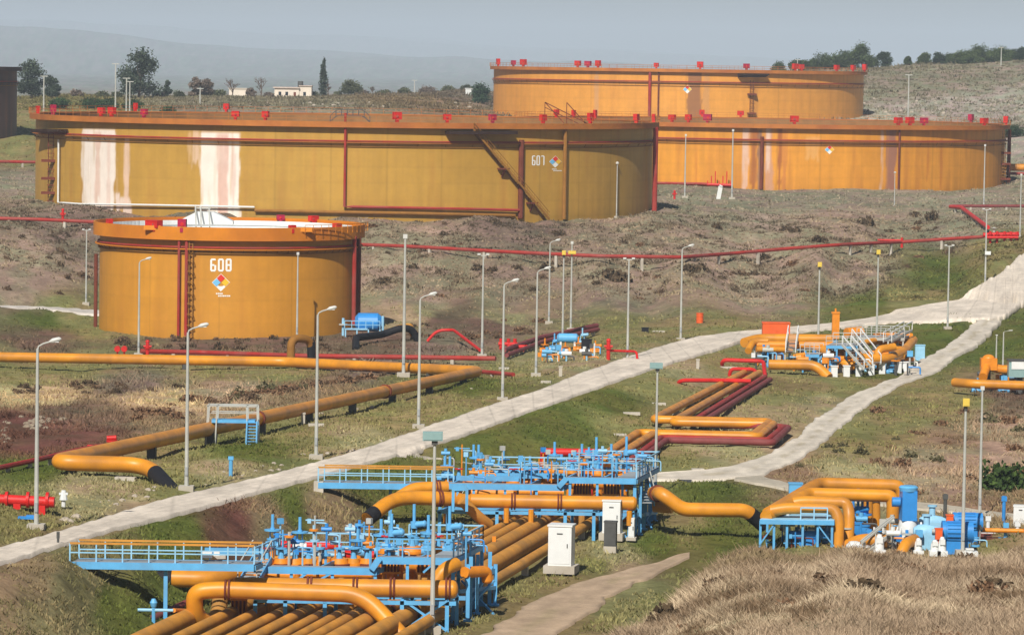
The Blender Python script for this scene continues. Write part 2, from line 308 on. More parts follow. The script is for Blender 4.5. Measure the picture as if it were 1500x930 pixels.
def resample(pts, n):
    P = np.array([[p.x, p.y] for p in pts]); s = np.concatenate([[0], np.cumsum(np.hypot(*np.diff(P, axis=0).T))]); t = np.linspace(0, s[-1], n)
    q = np.stack([np.interp(t, s, P[:, 0]), np.interp(t, s, P[:, 1])], 1)
    w = n // 22 * 2 + 1; k = np.hanning(w + 2)[1:-1]; k /= k.sum(); h = w // 2
    pad = lambda c: np.concatenate([2 * c[0] - c[h:0:-1], c, 2 * c[-1] - c[-2:-h - 2:-1]])
    return np.stack([np.convolve(pad(q[:, 0]), k, 'valid'), np.convolve(pad(q[:, 1]), k, 'valid')], 1)
ROADS = []
for nm, a, b, n, fixz in (('road', MAIN_U, MAIN_L, 700, None), ('gravel_track', TR_L, TR_R, 400, None), ('side_path', BR_L, BR_R, 160, None), ('side_path', SP_L, SP_R, 160, None), ('embankment_road', LF_L, LF_R, 120, None), ('dirt_track', DT_L, DT_R, 160, 1.)):
    g = (lambda u, v: G(u, v)) if fixz is None else (lambda u, v: Gz(u, v, fixz))
    ROADS.append((nm, resample([g(*p) for p in a], n), resample([g(*p) for p in b], n)))
def smooth1(z, w):
    k = np.hanning(w + 2)[1:-1]; k /= k.sum(); h = w // 2
    return np.convolve(np.concatenate([2 * z[0] - z[h:0:-1], z, 2 * z[-1] - z[-2:-h - 2:-1]]), k, 'valid')
RZ = []
for nm, A_, B_ in ROADS: C = (A_ + B_) / 2; RZ.append(smooth1(hz(C[:, 0], C[:, 1]), (len(C) // 9) * 2 + 1)[::6])
def road_dist(X, Y):
    d = np.full(X.shape, 99.); zz = np.zeros(X.shape)
    for (nm, A_, B_), rz in zip(ROADS, RZ):
        C = ((A_ + B_) / 2)[::6]
        for i in range(0, len(X), 20000):
            x = X[i:i + 20000, None]; y = Y[i:i + 20000, None]
            # strips are oblique: use perpendicular half-width from the heading
            T = np.gradient(C, axis=0); T /= np.maximum(np.hypot(T[:, 0], T[:, 1])[:, None], 1e-6)
            W_ = (B_ - A_)[::6]; hwp = np.abs(W_[:, 0] * -T[:, 1] + W_[:, 1] * T[:, 0]) / 2
            dd = np.hypot(x - C[None, :, 0], y - C[None, :, 1]) - hwp[None]
            k = dd.argmin(1); m_ = dd.min(1); new = m_ < d[i:i + 20000]
            d[i:i + 20000] = np.where(new, m_, d[i:i + 20000]); zz[i:i + 20000] = np.where(new, rz[k], zz[i:i + 20000])
    return d, zz
inview = (np.abs(GA) < 12) & (GY < 720) & (GY > 120)
RD = np.full(GA.shape, 99.)
def on_strip(X, Y):
    hit = np.zeros(len(X), bool)
    for nm, A_, B_ in ROADS:
        S_ = np.concatenate([(A_ * (1 - t) + B_ * t)[::4] for t in np.linspace(0, 1, 9)])
        lo, hi = S_.min(0) - 2, S_.max(0) + 2; sel = np.where((X > lo[0]) & (X < hi[0]) & (Y > lo[1]) & (Y < hi[1]))[0]
        for i in range(0, len(sel), 4000): q = sel[i:i + 4000]; hit[q] |= (((X[q, None] - S_[None, :, 0]) ** 2 + ((Y[q, None] - S_[None, :, 1]) * .6) ** 2) < .7).any(1)
    return hit
RDZ = np.zeros(GA.shape); RD[inview], RDZ[inview] = road_dist(GX[inview], GY[inview])
_b = np.clip(1 - (RD - .4) / 6, 0, 1); _b = _b * _b * (3 - 2 * _b); GZ = GZ * (1 - _b) + RDZ * _b
_os = np.zeros(GA.shape, bool); _os[inview] = on_strip(GX[inview], GY[inview]); RD = np.where(_os, np.minimum(RD, .1), RD)
nz = np.clip((RD - .3) / 3, 0, 1) * np.clip(GY / 120, 0, 1) * (1 - np.clip((GY - 700) / 500, 0, 1) * .6)
rough = .30 * fbm(GX / 5, GY / 7, 3, 5) + .16 * fbm(GX / 1.3, GY / 1.8, 2, 9)
emb = np.clip((GY - 515) / 20, 0, 1) * (1 - np.clip((GY - 640) / 30, 0, 1))
hill = np.clip((GY - 1000) / 100, 0, 1) * (1 - np.clip((GY - 2200) / 400, 0, 1))
GZ = GZ + nz * (rough * (1 + .9 * emb + 1.2 * hill) + emb * .35 * fbm(GX / 3, GY / 14, 2, 21) + hill * .9 * fbm(GX / 14, GY / 20, 3, 71))
GZR = GZ.copy(); GZ = GZ - np.where(_os, .08 + .42 * np.clip((GY - 400) / 80, 0, 1), 0)      # the land is cut a little lower under each road slab
# --- ground colours (what grows or lies there)
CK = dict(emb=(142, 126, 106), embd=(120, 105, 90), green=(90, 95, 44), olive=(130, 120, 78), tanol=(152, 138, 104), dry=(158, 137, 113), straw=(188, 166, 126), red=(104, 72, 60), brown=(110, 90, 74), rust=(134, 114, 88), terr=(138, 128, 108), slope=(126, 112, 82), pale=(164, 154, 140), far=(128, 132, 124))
CC = [(50, 380, 'emb'), (100, 340, 'embd'), (20, 420, 'emb'), (600, 340, 'emb'), (600, 420, 'emb'), (600, 458, 'tanol'), (750, 335, 'embd'), (750, 420, 'emb'), (750, 465, 'tanol'), (900, 350, 'emb'), (900, 430, 'emb'), (900, 480, 'olive'), (1050, 315, 'terr'), (1050, 360, 'emb'), (1100, 430, 'emb'), (1050, 478, 'olive'), (1250, 320, 'emb'), (1250, 400, 'emb'), (1280, 445, 'green'), (1380, 405, 'green'), (1330, 440, 'olive'), (1420, 325, 'terr'), (1470, 370, 'olive'), (1000, 300, 'terr'), (1200, 294, 'terr'), (1400, 292, 'terr'), (20, 270, 'terr'), (20, 215, 'olive'),
      (70, 475, 'green'), (110, 470, 'olive'), (60, 500, 'brown'), (300, 500, 'brown'), (450, 502, 'brown'), (560, 505, 'brown'), (640, 505, 'embd'), (650, 470, 'brown'), (720, 475, 'brown'), (100, 540, 'olive'), (300, 545, 'olive'), (30, 545, 'olive'), (200, 562, 'embd'), (60, 586, 'straw'), (250, 586, 'straw'), (100, 604, 'brown'), (30, 620, 'red'), (50, 650, 'red'), (120, 645, 'red'), (160, 622, 'brown'), (230, 620, 'rust'), (330, 575, 'dry'), (450, 565, 'rust'), (560, 545, 'embd'), (420, 545, 'olive'), (600, 560, 'olive'),
      (250, 672, 'olive'), (350, 662, 'green'), (450, 632, 'olive'), (550, 612, 'olive'), (640, 585, 'olive'), (690, 568, 'green'), (120, 722, 'tanol'), (60, 690, 'green'), (250, 705, 'olive'), (40, 755, 'olive'), (180, 735, 'tanol'), (760, 548, 'olive'), (820, 535, 'tanol'), (880, 500, 'olive'), (700, 595, 'olive'), (340, 690, 'tanol'), (520, 640, 'tanol'),
      (720, 650, 'green'), (800, 612, 'green'), (850, 640, 'green'), (900, 590, 'green'), (960, 565, 'olive'), (1000, 535, 'tanol'), (1050, 525, 'olive'), (900, 625, 'olive'),
      (1050, 660, 'tanol'), (1000, 675, 'olive'), (1150, 570, 'olive'), (1200, 590, 'tanol'), (1240, 570, 'olive'), (1350, 500, 'green'), (1290, 535, 'green'), (1100, 650, 'tanol'),
      (1250, 650, 'olive'), (1300, 640, 'olive'), (1350, 600, 'olive'), (1400, 640, 'rust'), (1450, 620, 'dry'), (1480, 660, 'dry'), (1350, 685, 'dry'), (1250, 690, 'tanol'), (1160, 695, 'rust'), (1450, 725, 'rust'), (1400, 590, 'olive'), (1480, 585, 'brown'), (1460, 500, 'green'), (1400, 700, 'dry'),
      (1000, 765, 'olive'), (950, 805, 'green'), (1060, 780, 'green'), (900, 822, 'tanol'), (760, 870, 'olive'), (740, 905, 'olive'), (860, 830, 'olive'), (1040, 725, 'green'),
      (1000, 870, 'dry'), (1200, 850, 'dry'), (1400, 850, 'dry'), (1200, 920, 'dry'), (950, 920, 'dry'), (1450, 920, 'dry'), (1100, 815, 'rust'), (1300, 815, 'dry'),
      (50, 850, 'rust'), (30, 900, 'slope'), (100, 880, 'slope'), (150, 850, 'slope'), (170, 880, 'green'), (200, 915, 'green'), (280, 770, 'green'), (250, 785, 'green'), (340, 768, 'red'), (335, 782, 'red'), (385, 760, 'rust'), (440, 745, 'green'), (520, 722, 'green'), (510, 765, 'slope'), (590, 705, 'green'), (470, 760, 'slope'),
      (1300, 130, 'terr'), (1400, 120, 'terr'), (1450, 155, 'pale'), (1350, 172, 'pale'), (300, 150, 'terr'), (600, 147, 'rust'), (120, 152, 'olive'), (450, 150, 'terr'), (690, 140, 'embd')]
_cp = []; _cc = []
for u, v, k in CC: p = G(u, v); _cp.append((p.x / p.y * KA, math.log(p.y) * KL)); _cc.append(tuple(1.06 * x for x in lin(CK[k])))
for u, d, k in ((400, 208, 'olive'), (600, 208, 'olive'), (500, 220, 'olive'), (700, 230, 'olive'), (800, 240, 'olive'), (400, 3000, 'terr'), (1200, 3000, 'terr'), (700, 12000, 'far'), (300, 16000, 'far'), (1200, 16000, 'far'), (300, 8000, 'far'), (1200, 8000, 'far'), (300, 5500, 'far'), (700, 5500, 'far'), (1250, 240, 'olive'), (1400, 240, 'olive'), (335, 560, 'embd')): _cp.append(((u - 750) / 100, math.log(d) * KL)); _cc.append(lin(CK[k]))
_cp = np.array(_cp); _cc = np.array(_cc)
def zone(X, Y):
    A = X / Y * KA + .28 * fbm(X / 4, Y / 9, 3, 31); L = np.log(Y) * KL + .16 * fbm(X / 5, Y / 12, 3, 37)
    out = np.empty((len(A), 3))
    for i in range(0, len(A), 20000):
        w = 1 / (((A[i:i + 20000, None] - _cp[None, :, 0]) * .75) ** 2 + ((L[i:i + 20000, None] - _cp[None, :, 1]) * 1.4) ** 2 + .004) ** 2.1
        out[i:i + 20000] = (w @ _cc) / w.sum(1)[:, None]
    return out
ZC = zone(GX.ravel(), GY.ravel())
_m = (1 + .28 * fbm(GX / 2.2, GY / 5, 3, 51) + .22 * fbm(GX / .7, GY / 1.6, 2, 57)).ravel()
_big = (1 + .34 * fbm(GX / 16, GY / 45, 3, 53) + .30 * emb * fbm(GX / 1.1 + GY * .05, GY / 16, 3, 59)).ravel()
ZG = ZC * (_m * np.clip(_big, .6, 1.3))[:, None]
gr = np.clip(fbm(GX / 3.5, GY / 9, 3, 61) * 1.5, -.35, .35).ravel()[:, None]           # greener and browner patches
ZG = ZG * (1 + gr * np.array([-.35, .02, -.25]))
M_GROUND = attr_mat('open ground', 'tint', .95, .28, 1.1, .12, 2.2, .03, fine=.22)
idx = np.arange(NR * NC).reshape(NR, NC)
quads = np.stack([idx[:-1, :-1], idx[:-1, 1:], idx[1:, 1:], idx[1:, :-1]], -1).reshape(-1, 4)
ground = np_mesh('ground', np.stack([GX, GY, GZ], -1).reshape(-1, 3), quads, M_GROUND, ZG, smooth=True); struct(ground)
RCOL = {'road': ((222, 209, 192), .14), 'gravel_track': ((214, 203, 186), .07), 'side_path': ((184, 174, 156), .06), 'embankment_road': ((204, 196, 186), .1), 'dirt_track': ((182, 158, 132), .05)}
for nm, A_, B_ in ROADS:
    n = len(A_); K = 13; t = np.linspace(0, 1, K)[None, :, None]
    jit = .035 if nm == 'road' else .1
    la = (fbm(np.arange(n) / 8., np.zeros(n) + 3, 3, 81) * 1.6 * jit)[:, None, None]; lb = (fbm(np.arange(n) / 8., np.zeros(n) + 9, 3, 83) * 1.6 * jit)[:, None, None]
    tt = la * (1 - t) + (1 + lb) * t if nm != 'embankment_road' else t + 0 * la
    P = A_[:, None, :] * (1 - tt) + B_[:, None, :] * tt
    X, Y = P[..., 0].ravel(), P[..., 1].ravel(); Z = gsample(GZR, X / Y * KA, np.log(Y) * KL) + RCOL[nm][1]
    V = np.stack([X, Y, Z], 1); ii = np.arange(n * K).reshape(n, K)
    q = np.stack([ii[:-1, :-1], ii[1:, :-1], ii[1:, 1:], ii[:-1, 1:]], -1).reshape(-1, 4)
    skirts = []; Vs = [V]; off = len(V)
    for col in (0, K - 1):
        S_ = V[ii[:, col]].copy(); S_[:, 2] -= .6; Vs.append(S_); k2 = np.arange(n) + off; off += n
        skirts.append(np.stack([ii[:-1, col], ii[1:, col], k2[1:], k2[:-1]], -1))
    V2 = np.concatenate(Vs); q = np.concatenate([q] + skirts)
    c = np.array(lin(RCOL[nm][0]))[None] * (1 + .2 * fbm(V2[:, 0] / 1.2, V2[:, 1] / 5, 3, 87) + .12 * fbm(V2[:, 0] / .5, V2[:, 1] / 2, 2, 88))[:, None]
    tl = np.concatenate([np.broadcast_to(t[..., 0], (n, K)).ravel(), np.zeros(n), np.ones(n)])
    worn = .10 * (np.exp(-((tl - .3) / .09) ** 2) + np.exp(-((tl - .7) / .09) ** 2)) * (1 if nm in ('road', 'gravel_track', 'dirt_track') else 0)
    c = c * (1 - worn)[:, None]
    if nm == 'road':           # slab joints, cracks and stains of the cast concrete
        sr = np.concatenate([np.repeat(np.arange(n), K), np.arange(n), np.arange(n)]); jt = (sr % 15 == 7) & (_h(sr // 15, sr * 0, 6) > .25)
        c = c * np.where(jt, .9 - .12 * _h(sr // 15, np.floor(tl * 6), 8), 1)[:, None]; c = c * (1 - .13 * (np.abs(tl - .5) < .06))[:, None]
        pt = _h(np.floor(sr / 15), np.floor(tl * 1.99), 3); c = c * (1 + .05 * (pt - .5))[:, None]
        c = c * (1 - .3 * np.clip(fbm(V2[:, 0] / 2, V2[:, 1] / 4, 3, 171) - .3, 0, 1))[:, None]
    if nm in ('gravel_track', 'dirt_track'):
        gm = np.clip(np.exp(-((tl - .5) / .1) ** 2) * (fbm(V2[:, 0] / 1.5, V2[:, 1] / 3, 3, 91) + .15) * 1.6, 0, .5)[:, None]; c = c * (1 - gm) + np.array(lin(CK['tanol'])) * gm
    o = np_mesh(nm, V2, q, M_ROAD, c, smooth=False); struct(o)
# ------------------------------------------------------------------ storage tanks
def tank(uc, rpx, v_rim, zbase, R, name_label, basecol, stains, segs, rows, rim_mat, inner_col=None, roof_mat=None, roof_drop=2.2, girders=True, streak=.10, rings=(3.0, 3.7), railing=True, over=1.0, lip=.06):
    # centre depth so that the silhouette spans 2*rpx; eye level rim at v_rim (front middle)
    Yc = R * F / rpx; dF = Yc - R
    cx = (uc - 750) / F * Yc
    top = W(uc, v_rim, dF).z; Hh = top - zbase
    T = thing('storage_tank', name_label, 'storage tank', (cx, Yc, zbase))
    mat_s = MATS.get('tank shell paint') or attr_mat('tank shell paint', 'tint', .55, .07, .5, spec=.3)
    # shell, fine enough to carry its stains
    ang = np.linspace(0, 2 * math.pi, segs, endpoint=False); hh = np.linspace(-1.5, Hh, rows)
    AA, HH = np.meshgrid(ang, hh); X = R * np.sin(AA); Yl = -R * np.cos(AA)
    V = np.stack([X, Yl, HH], -1).reshape(-1, 3)
    ii = np.arange(rows * segs).reshape(rows, segs); nx = np.roll(ii, -1, 1)
    q = np.stack([ii[:-1], nx[:-1], nx[1:], ii[1:]], -1).reshape(-1, 4)
    arc = ((AA + math.pi) % (2 * math.pi) - math.pi) * R
    c = np.array(lin(basecol))[None, None] * np.ones(AA.shape + (3,))
    st = fbm(arc / .9, HH / 16, 4, 7 + int(uc)) + .5 * fbm(arc / .35, HH / 8, 2, 8)
    c *= (1 + streak * 1.5 * st)[..., None]
    pl = _h(np.floor(arc / 8.5 + (np.floor(HH / 2.45) % 2) * .5), np.floor(HH / 2.45), 5); c *= (1 + .06 * (pl - .5))[..., None]
    rustm = np.clip(fbm(arc / 1.3, HH / 12 + 7, 4, 77) - .12, 0, 1)[..., None] * 1.3 * streak * 5
    rc = np.array(lin((160, 92, 44))); c = c * (1 - np.clip(rustm, 0, .6)) + rc * np.clip(rustm, 0, .6)
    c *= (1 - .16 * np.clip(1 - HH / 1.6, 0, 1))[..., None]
    crs = np.abs((HH / 2.45) % 1 - .06) < .06; c[crs] *= .955
    seam = (np.abs((arc / 8.5) % 1 - .5) > .49) & (pl > -1); c[seam] *= .86
    U = uc + rpx * np.sin(AA); front = np.cos(AA) > 0
    for (u0, u1, h0, h1, sc, k) in stains:
        e = 1.1 * rpx / R * .2
        wob = fbm(HH / 3.5 + u0, arc * 0 + 1, 4, 13) * rpx / R * .5
        drip = np.clip((HH / Hh - h0 + .22 * fbm(arc / .5, HH * 0, 2, 14)) / .04, 0, 1) * np.clip((h1 - HH / Hh + .03) / .03, 0, 1)
        m = np.clip((U - u0 + wob) / e + .5, 0, 1) * np.clip((u1 - U + wob) / e + .5, 0, 1) * drip * front * k
        rag = fbm(arc / .45, HH / 9, 4, 15 + int(u0)); edge = np.minimum(U - u0, u1 - U) / 5.; m *= np.clip((edge + .35 + rag * 1.3) * 3, 0, 1) * np.clip(1 - .9 * np.clip(rag - .12, 0, 1), .4, 1)
        c = c * (1 - m[..., None]) + np.array(lin(sc)) * m[..., None]
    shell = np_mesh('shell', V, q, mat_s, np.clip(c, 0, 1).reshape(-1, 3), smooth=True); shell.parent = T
    # inner wall and floating roof
    n2 = 160; b = MB(); a2 = [2 * math.pi * i / n2 for i in range(n2)]
    Ri = R - .25
    vs = [(cx + Ri * math.sin(a), Yc - Ri * math.cos(a), zbase + Hh - .02) for a in a2] + [(cx + Ri * math.sin(a), Yc - Ri * math.cos(a), zbase + Hh - roof_drop) for a in a2]
    b.add(vs, [(i, (i + 1) % n2, n2 + (i + 1) % n2, n2 + i) for i in range(n2)]); b.build('inner_wall', inner_col or M_INNER, T)
    b = MB(); b.add([(cx + Ri * math.sin(a), Yc - Ri * math.cos(a), zbase + Hh - roof_drop + .02) for a in a2], [tuple(range(n2))]); b.build('floating_roof', roof_mat or M_RUST, T)
    def ring(bb, r0, r1, z0, z1, n=200):
        vs = []
        for (r, z) in ((r0, z0), (r1, z0), (r1, z1), (r0, z1)): vs += [(cx + r * math.sin(2 * math.pi * i / n), Yc - r * math.cos(2 * math.pi * i / n), zbase + z) for i in range(n)]
        fs = []
        for k in range(4):
            k2 = (k + 1) % 4
            fs += [(k * n + i, k * n + (i + 1) % n, k2 * n + (i + 1) % n, k2 * n + i) for i in range(n)]
        bb.add(vs, fs)
    w = MB(); ring(w, R - .3, R + over - .05, Hh - .12, Hh + .03); ring(w, R + over - .2, R + over, Hh - .8, Hh + lip); w.build('wind_girder', rim_mat, T)
    if rings:
        w = MB(); ring(w, R + .002, R + .55, Hh - rings[0] - .12, Hh - rings[0]); w.build('stiffening_ring', rim_mat, T)
        w = MB(); ring(w, R + .10, R + .28, Hh - rings[0] + .10, Hh - rings[0] + .28); w.build('foam_ring_pipe', M_REDP, T)
        w = MB(); ring(w, R + .04, R + .20, Hh - rings[1], Hh - rings[1] + .10)
        for i in range(72):
            a = 2 * math.pi * i / 72; w.beam((cx + R * math.sin(a), Yc - R * math.cos(a), zbase + Hh - rings[1]), (cx + (R + .4) * math.sin(a), Yc - (R + .4) * math.cos(a), zbase + Hh - rings[0] - .1), .06)
        w.build('spray_ring_pipe', M_STAIR, T)
    if railing:
        w = MB(); n = int(2 * math.pi * R / 2.2)
        P = [(cx + (R + 1.1) * math.sin(2 * math.pi * i / n), Yc - (R + 1.1) * math.cos(2 * math.pi * i / n), zbase + Hh) for i in range(n + 1)]
        for p in P[:-1]: w.beam(p, (p[0], p[1], p[2] + 1.0), .05)
        for hgt in (.5, 1.0):
            for p, q2 in zip(P, P[1:]): w.beam((p[0], p[1], p[2] + hgt), (q2[0], q2[1], q2[2] + hgt), .045)
        w.build('rim_railing', rim_mat, T, smooth=False)
    S = dict(T=T, cx=cx, Yc=Yc, R=R, zb=zbase, H=Hh, uc=uc, rpx=rpx, dF=dF)
    return S
def tp(S, u, v=None, h=None, off=0.):
    """point on (or off) the tank's front shell at photo column u and row v (or height h)"""
    s = max(-1, min(1, (u - S['uc']) / S['rpx'])); a = math.asin(s); R = S['R'] + off
    y = S['Yc'] - R * math.cos(a); x = S['cx'] + R * math.sin(a)
    z = W(u, v, y).z if h is None else S['zb'] + h
    return Vector((x, y, z))
def tpipe(S, name, pts, r, mat, off=.3, n=8):
    P = []
    for (u0, v0), (u1, v1) in zip(pts, pts[1:]):
        k = max(2, int(abs(u1 - u0) / 12) + 1)
        for i in range(k): t = i / k; P.append(tp(S, u0 + (u1 - u0) * t, v0 + (v1 - v0) * t, off=off))
    P.append(tp(S, *pts[-1], off=off)); return MB().tube(P, r, n).build(name, mat, S['T'])
rs0 = random.Random(21)
def foam_boxes(S, us, wpx=9, hpx=8, far=(), mag=()):
    for i, u in enumerate(us):
        p = tp(S, u, h=S['H'] + .25, off=.3); a = math.asin(max(-1, min(1, (u - S['uc']) / S['rpx']))); k = p.y / F
        w = wpx * k * rs0.uniform(1.05, 1.4); hh = hpx * k * rs0.uniform(1.05, 1.45); a += rs0.uniform(-.25, .25)
        if u in far: p.y = 2 * S['Yc'] - p.y
        b = MB(); b.box(p + Vector((0, 0, .25 + hh / 2)), (w, w * .55, hh), a); b.box(p + Vector((0, 0, .22 + hh * .98)), (w * .86, w * .6, .1), a)
        b.box(p + Vector((0, -.3, .1)), (w * .35, .5, .5), a)
        o = b.build('foam_chamber', M_MAG if u in mag else M_RED, S['T'])
        b = MB(); b.cyl(p + Vector((0, -w * .28, .25 + hh * .45)), p + Vector((0, -w * .28 - .12, .25 + hh * .45)), hh * .2, 10); b.build('cover_plate', M_RED if u in mag else M_REDP, o)
def decal(S, polys, mat, name, parent=None, off=.03):
    """quads in photo pixels, bent onto the shell"""
    b = MB()
    for q in polys:
        b.add([tp(S, u, v, off=off) for u, v in q], [tuple(range(len(q)))])
    return b.build(name, mat, parent or S['T'], smooth=False)
SEG = {'6': 'afgedc', '0': 'abcdef', '8': 'abcdefg', '7': 'abc'}
def digits(S, txt, u0, v0, w, h, gap, th):
    for k, ch in enumerate(txt):
        x0 = u0 + k * (w + gap); x1 = x0 + w; y0 = v0; y1 = v0 + h; ym = (y0 + y1) / 2; t = th; s = t * .55; Q = []
        g = SEG[ch]
        if 'a' in g: Q += [[(x0 + s, y0), (x1 - s, y0), (x1 - s * .2, y0 + t), (x0 + s * .2, y0 + t)]]
        if 'd' in g: Q += [[(x0 + s * .2, y1 - t), (x1 - s * .2, y1 - t), (x1 - s, y1), (x0 + s, y1)]]
        if 'g' in g: Q += [[(x0 + t, ym - t / 2), (x1 - t, ym - t / 2), (x1 - t, ym + t / 2), (x0 + t, ym + t / 2)]]
        if 'f' in g: Q += [[(x0, y0 + s), (x0 + t, y0 + t), (x0 + t, ym), (x0, ym)]]
        if 'b' in g: Q += [[(x1 - t, y0 + t), (x1, y0 + s), (x1, ym), (x1 - t, ym)]]
        if 'e' in g: Q += [[(x0, ym), (x0 + t, ym), (x0 + t, y1 - t), (x0, y1 - s)]]
        if 'c' in g: Q += [[(x1 - t, ym), (x1, ym), (x1, y1 - s), (x1 - t, y1 - (t if 'd' in g else 0))]]
        Q = [list(reversed(q)) for q in Q]
        decal(S, Q, M_WTXT, 'numeral')
def diamond(S, u, v, r, small=True):
    def dm(cu_, cv_, k): return [(cu_ - k, cv_), (cu_, cv_ + k), (cu_ + k, cv_), (cu_, cv_ - k)]
    h = r / 2; g = h * .94
    plate = decal(S, [dm(u, v, r * 1.04)], M_WTXT, 'hazard_diamond', off=.02)
    decal(S, [dm(u, v - h, g)], M_RTXT, 'red_field', plate, .05); decal(S, [dm(u - h, v, g)], M_BLUEC, 'blue_field', plate, .05)
    decal(S, [dm(u + h, v, g)], M_YTXT, 'yellow_field', plate, .05)
    if small:
        rr = random.Random(3); Q = []
        for row, (a, b2) in enumerate(((-.55, .25), (-.3, .85))):
            x = u + a * r
            while x < u + b2 * r:
                w = r * rr.uniform(.1, .22); y = v + r * (1.22 + row * .27); Q.append([(x, y), (x, y + r * .17), (x + w, y + r * .17), (x + w, y)]); x += w + r * .05
        decal(S, Q, M_WTXT, 'caption_lines')
def stair(S, u0, v0, u1, v1, n=34, w=1.0):
    """stair that climbs along the shell from (u1,v1) at the foot to (u0,v0) at the rim"""
    T = S['T']; out = MB(); tr = MB(); rl = MB()
    A = [tp(S, u0 + (u1 - u0) * t / n, v0 + (v1 - v0) * t / n, off=.15) for t in range(n + 1)]
    B = [tp(S, u0 + (u1 - u0) * t / n, v0 + (v1 - v0) * t / n, off=.15 + w) for t in range(n + 1)]
    for i in range(n):
        out.beam(A[i], A[i + 1], .08, .3); out.beam(B[i], B[i + 1], .08, .3)
        tr.hexa([A[i] - Vector((0, 0, .04)), A[i + 1].xy.to_3d() + Vector((0, 0, A[i].z - .04)), B[i + 1].xy.to_3d() + Vector((0, 0, B[i].z - .04)), B[i] - Vector((0, 0, .04)), A[i], A[i + 1].xy.to_3d() + Vector((0, 0, A[i].z)), B[i + 1].xy.to_3d() + Vector((0, 0, B[i].z)), B[i]])
        up = Vector((0, 0, 1.05)); rl.beam(B[i] + up, B[i + 1] + up, .07); rl.beam(B[i] + up * .5, B[i + 1] + up * .5, .05)
        if i % 3 == 0: rl.beam(B[i], B[i] + up, .06)
    st = out.build('stair_stringers', M_STAIR, T, smooth=False); tr.build('treads', M_STAIR, st, smooth=False); rl.build('stair_railing', M_STAIR, st, smooth=False)
    for t in (.42, .80):
        i = int(n * t); b = MB(); m = (A[i] + B[i]) / 2; b.beam(A[i] - Vector((0, 0, .35)), B[i] - Vector((0, 0, .35)), 1.6, .25); b.beam(B[i] - Vector((0, 0, .4)), A[i] - Vector((0, 0, 1.6)), .2); b.build('landing', M_RUST, T, smooth=False)
def ladder(S, u, v0, v1, plats=(), mat=M_STAIR, w=.8):
    b = MB(); p0 = tp(S, u, v0, off=.35); p1 = tp(S, u, v1, off=.35); k = p0.y / F
    for s in (-w / 2, w / 2): b.beam(p0 + Vector((s, 0, 0)), p1 + Vector((s, 0, 0)), .12)
    n = int((p0.z - p1.z) / .6)
    for i in range(n): z = p1.z + (p0.z - p1.z) * i / n; b.beam((p0.x - w / 2, p0.y, z), (p0.x + w / 2, p0.y, z), .08)
    for i in range(0, n, 2): z = p1.z + (p0.z - p1.z) * i / n; b.box((p0.x, p0.y - .55, z), (w + .3, .06, .1)); b.box((p0.x - w / 2 - .1, p0.y - .3, z), (.05, .55, .1)); b.box((p0.x + w / 2 + .1, p0.y - .3, z), (.05, .55, .1))
    o = b.build('ladder', mat, S['T'], smooth=False)
    for v in plats:
        p = tp(S, u, v, off=.6); MB().box(p, (2.4, 1.3, .4)).build('rest_platform', M_RUST, S['T'], smooth=False)

# number 607, the widest
T7 = tank(502, 450, 179, 7.0, 50, 'widest tank, olive ochre with two white peeling patches and the number 607', (186, 144, 62),
          [(146, 199, -.1, .85, (238, 226, 214), .97), (166, 177, .05, .82, (214, 172, 152), .6), (184, 193, -.1, .8, (222, 190, 174), .55), (198, 207, -.1, .17, (236, 218, 208), .9), (205, 222, -.1, .13, (232, 212, 200), .8), (213, 219, .1, .78, (226, 196, 176), .8), (200, 203, .1, .8, (220, 186, 150), .5),
           (322, 378, -.1, .85, (240, 230, 218), .96), (347, 361, -.1, .84, (212, 166, 148), .75), (366, 371, .05, .8, (216, 180, 164), .6), (311, 321, .5, .86, (226, 196, 172), .7), (305, 309, .62, .85, (220, 186, 150), .5)], 1300, 60, M_RIM, roof_mat=M_RUST, streak=.07)
foam_boxes(T7, [100, 179, 195, 243, 372, 413, 590, 657, 718, 787, 853, 920], mag=(100, 243, 718))
foam_boxes(T7, [69, 168, 300, 812, 838, 870, 948], wpx=7, hpx=7, far=(300, 168, 812, 838, 870))
tpipe(T7, 'riser_pipe', [(521, 166), (521, 303), (600, 304.5), (700, 306.5), (755, 308)], .2, M_REDP, .5)
tpipe(T7, 'riser_pipe', [(758, 205), (758, 320)], .42, M_RUST, .3)
tpipe(T7, 'riser_pipe', [(817, 186), (817, 321)], .3, M_STAIR, .5)
tpipe(T7, 'riser_pipe', [(944.5, 186), (944.5, 322)], .42, M_REDP, 1.0)
tpipe(T7, 'drain_pipe', [(112, 205), (112, 297), (150, 299.5), (230, 300.5), (310, 302), (400, 304)], .15, M_WHITE, .5)
tpipe(T7, 'base_pipe', [(400, 309), (500, 311), (620, 313), (750, 316)], .25, M_STAIR, .4)
ladder(T7, 97, 196, 318, (236, 262, 283), M_RUST)
stair(T7, 690, 190, 793, 321)
for (a, b2, v) in ((655, 745, 190), (75, 125, 188)):       # brackets at stair and ladder heads, coloured dark for the shadow under the girder
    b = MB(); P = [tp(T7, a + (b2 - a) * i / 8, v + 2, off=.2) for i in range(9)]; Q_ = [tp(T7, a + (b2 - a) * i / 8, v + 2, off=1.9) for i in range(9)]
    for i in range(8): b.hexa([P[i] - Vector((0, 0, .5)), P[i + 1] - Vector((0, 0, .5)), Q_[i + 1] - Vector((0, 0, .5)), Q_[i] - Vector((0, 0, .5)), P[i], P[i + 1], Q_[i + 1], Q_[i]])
    b.build('shadow_landing_bracket', M_SHADE, T7['T'], smooth=False)
digits(T7, '607', 774, 228, 5.0, 14.5, 1.2, 1.6); diamond(T7, 806.5, 237, 8.4)
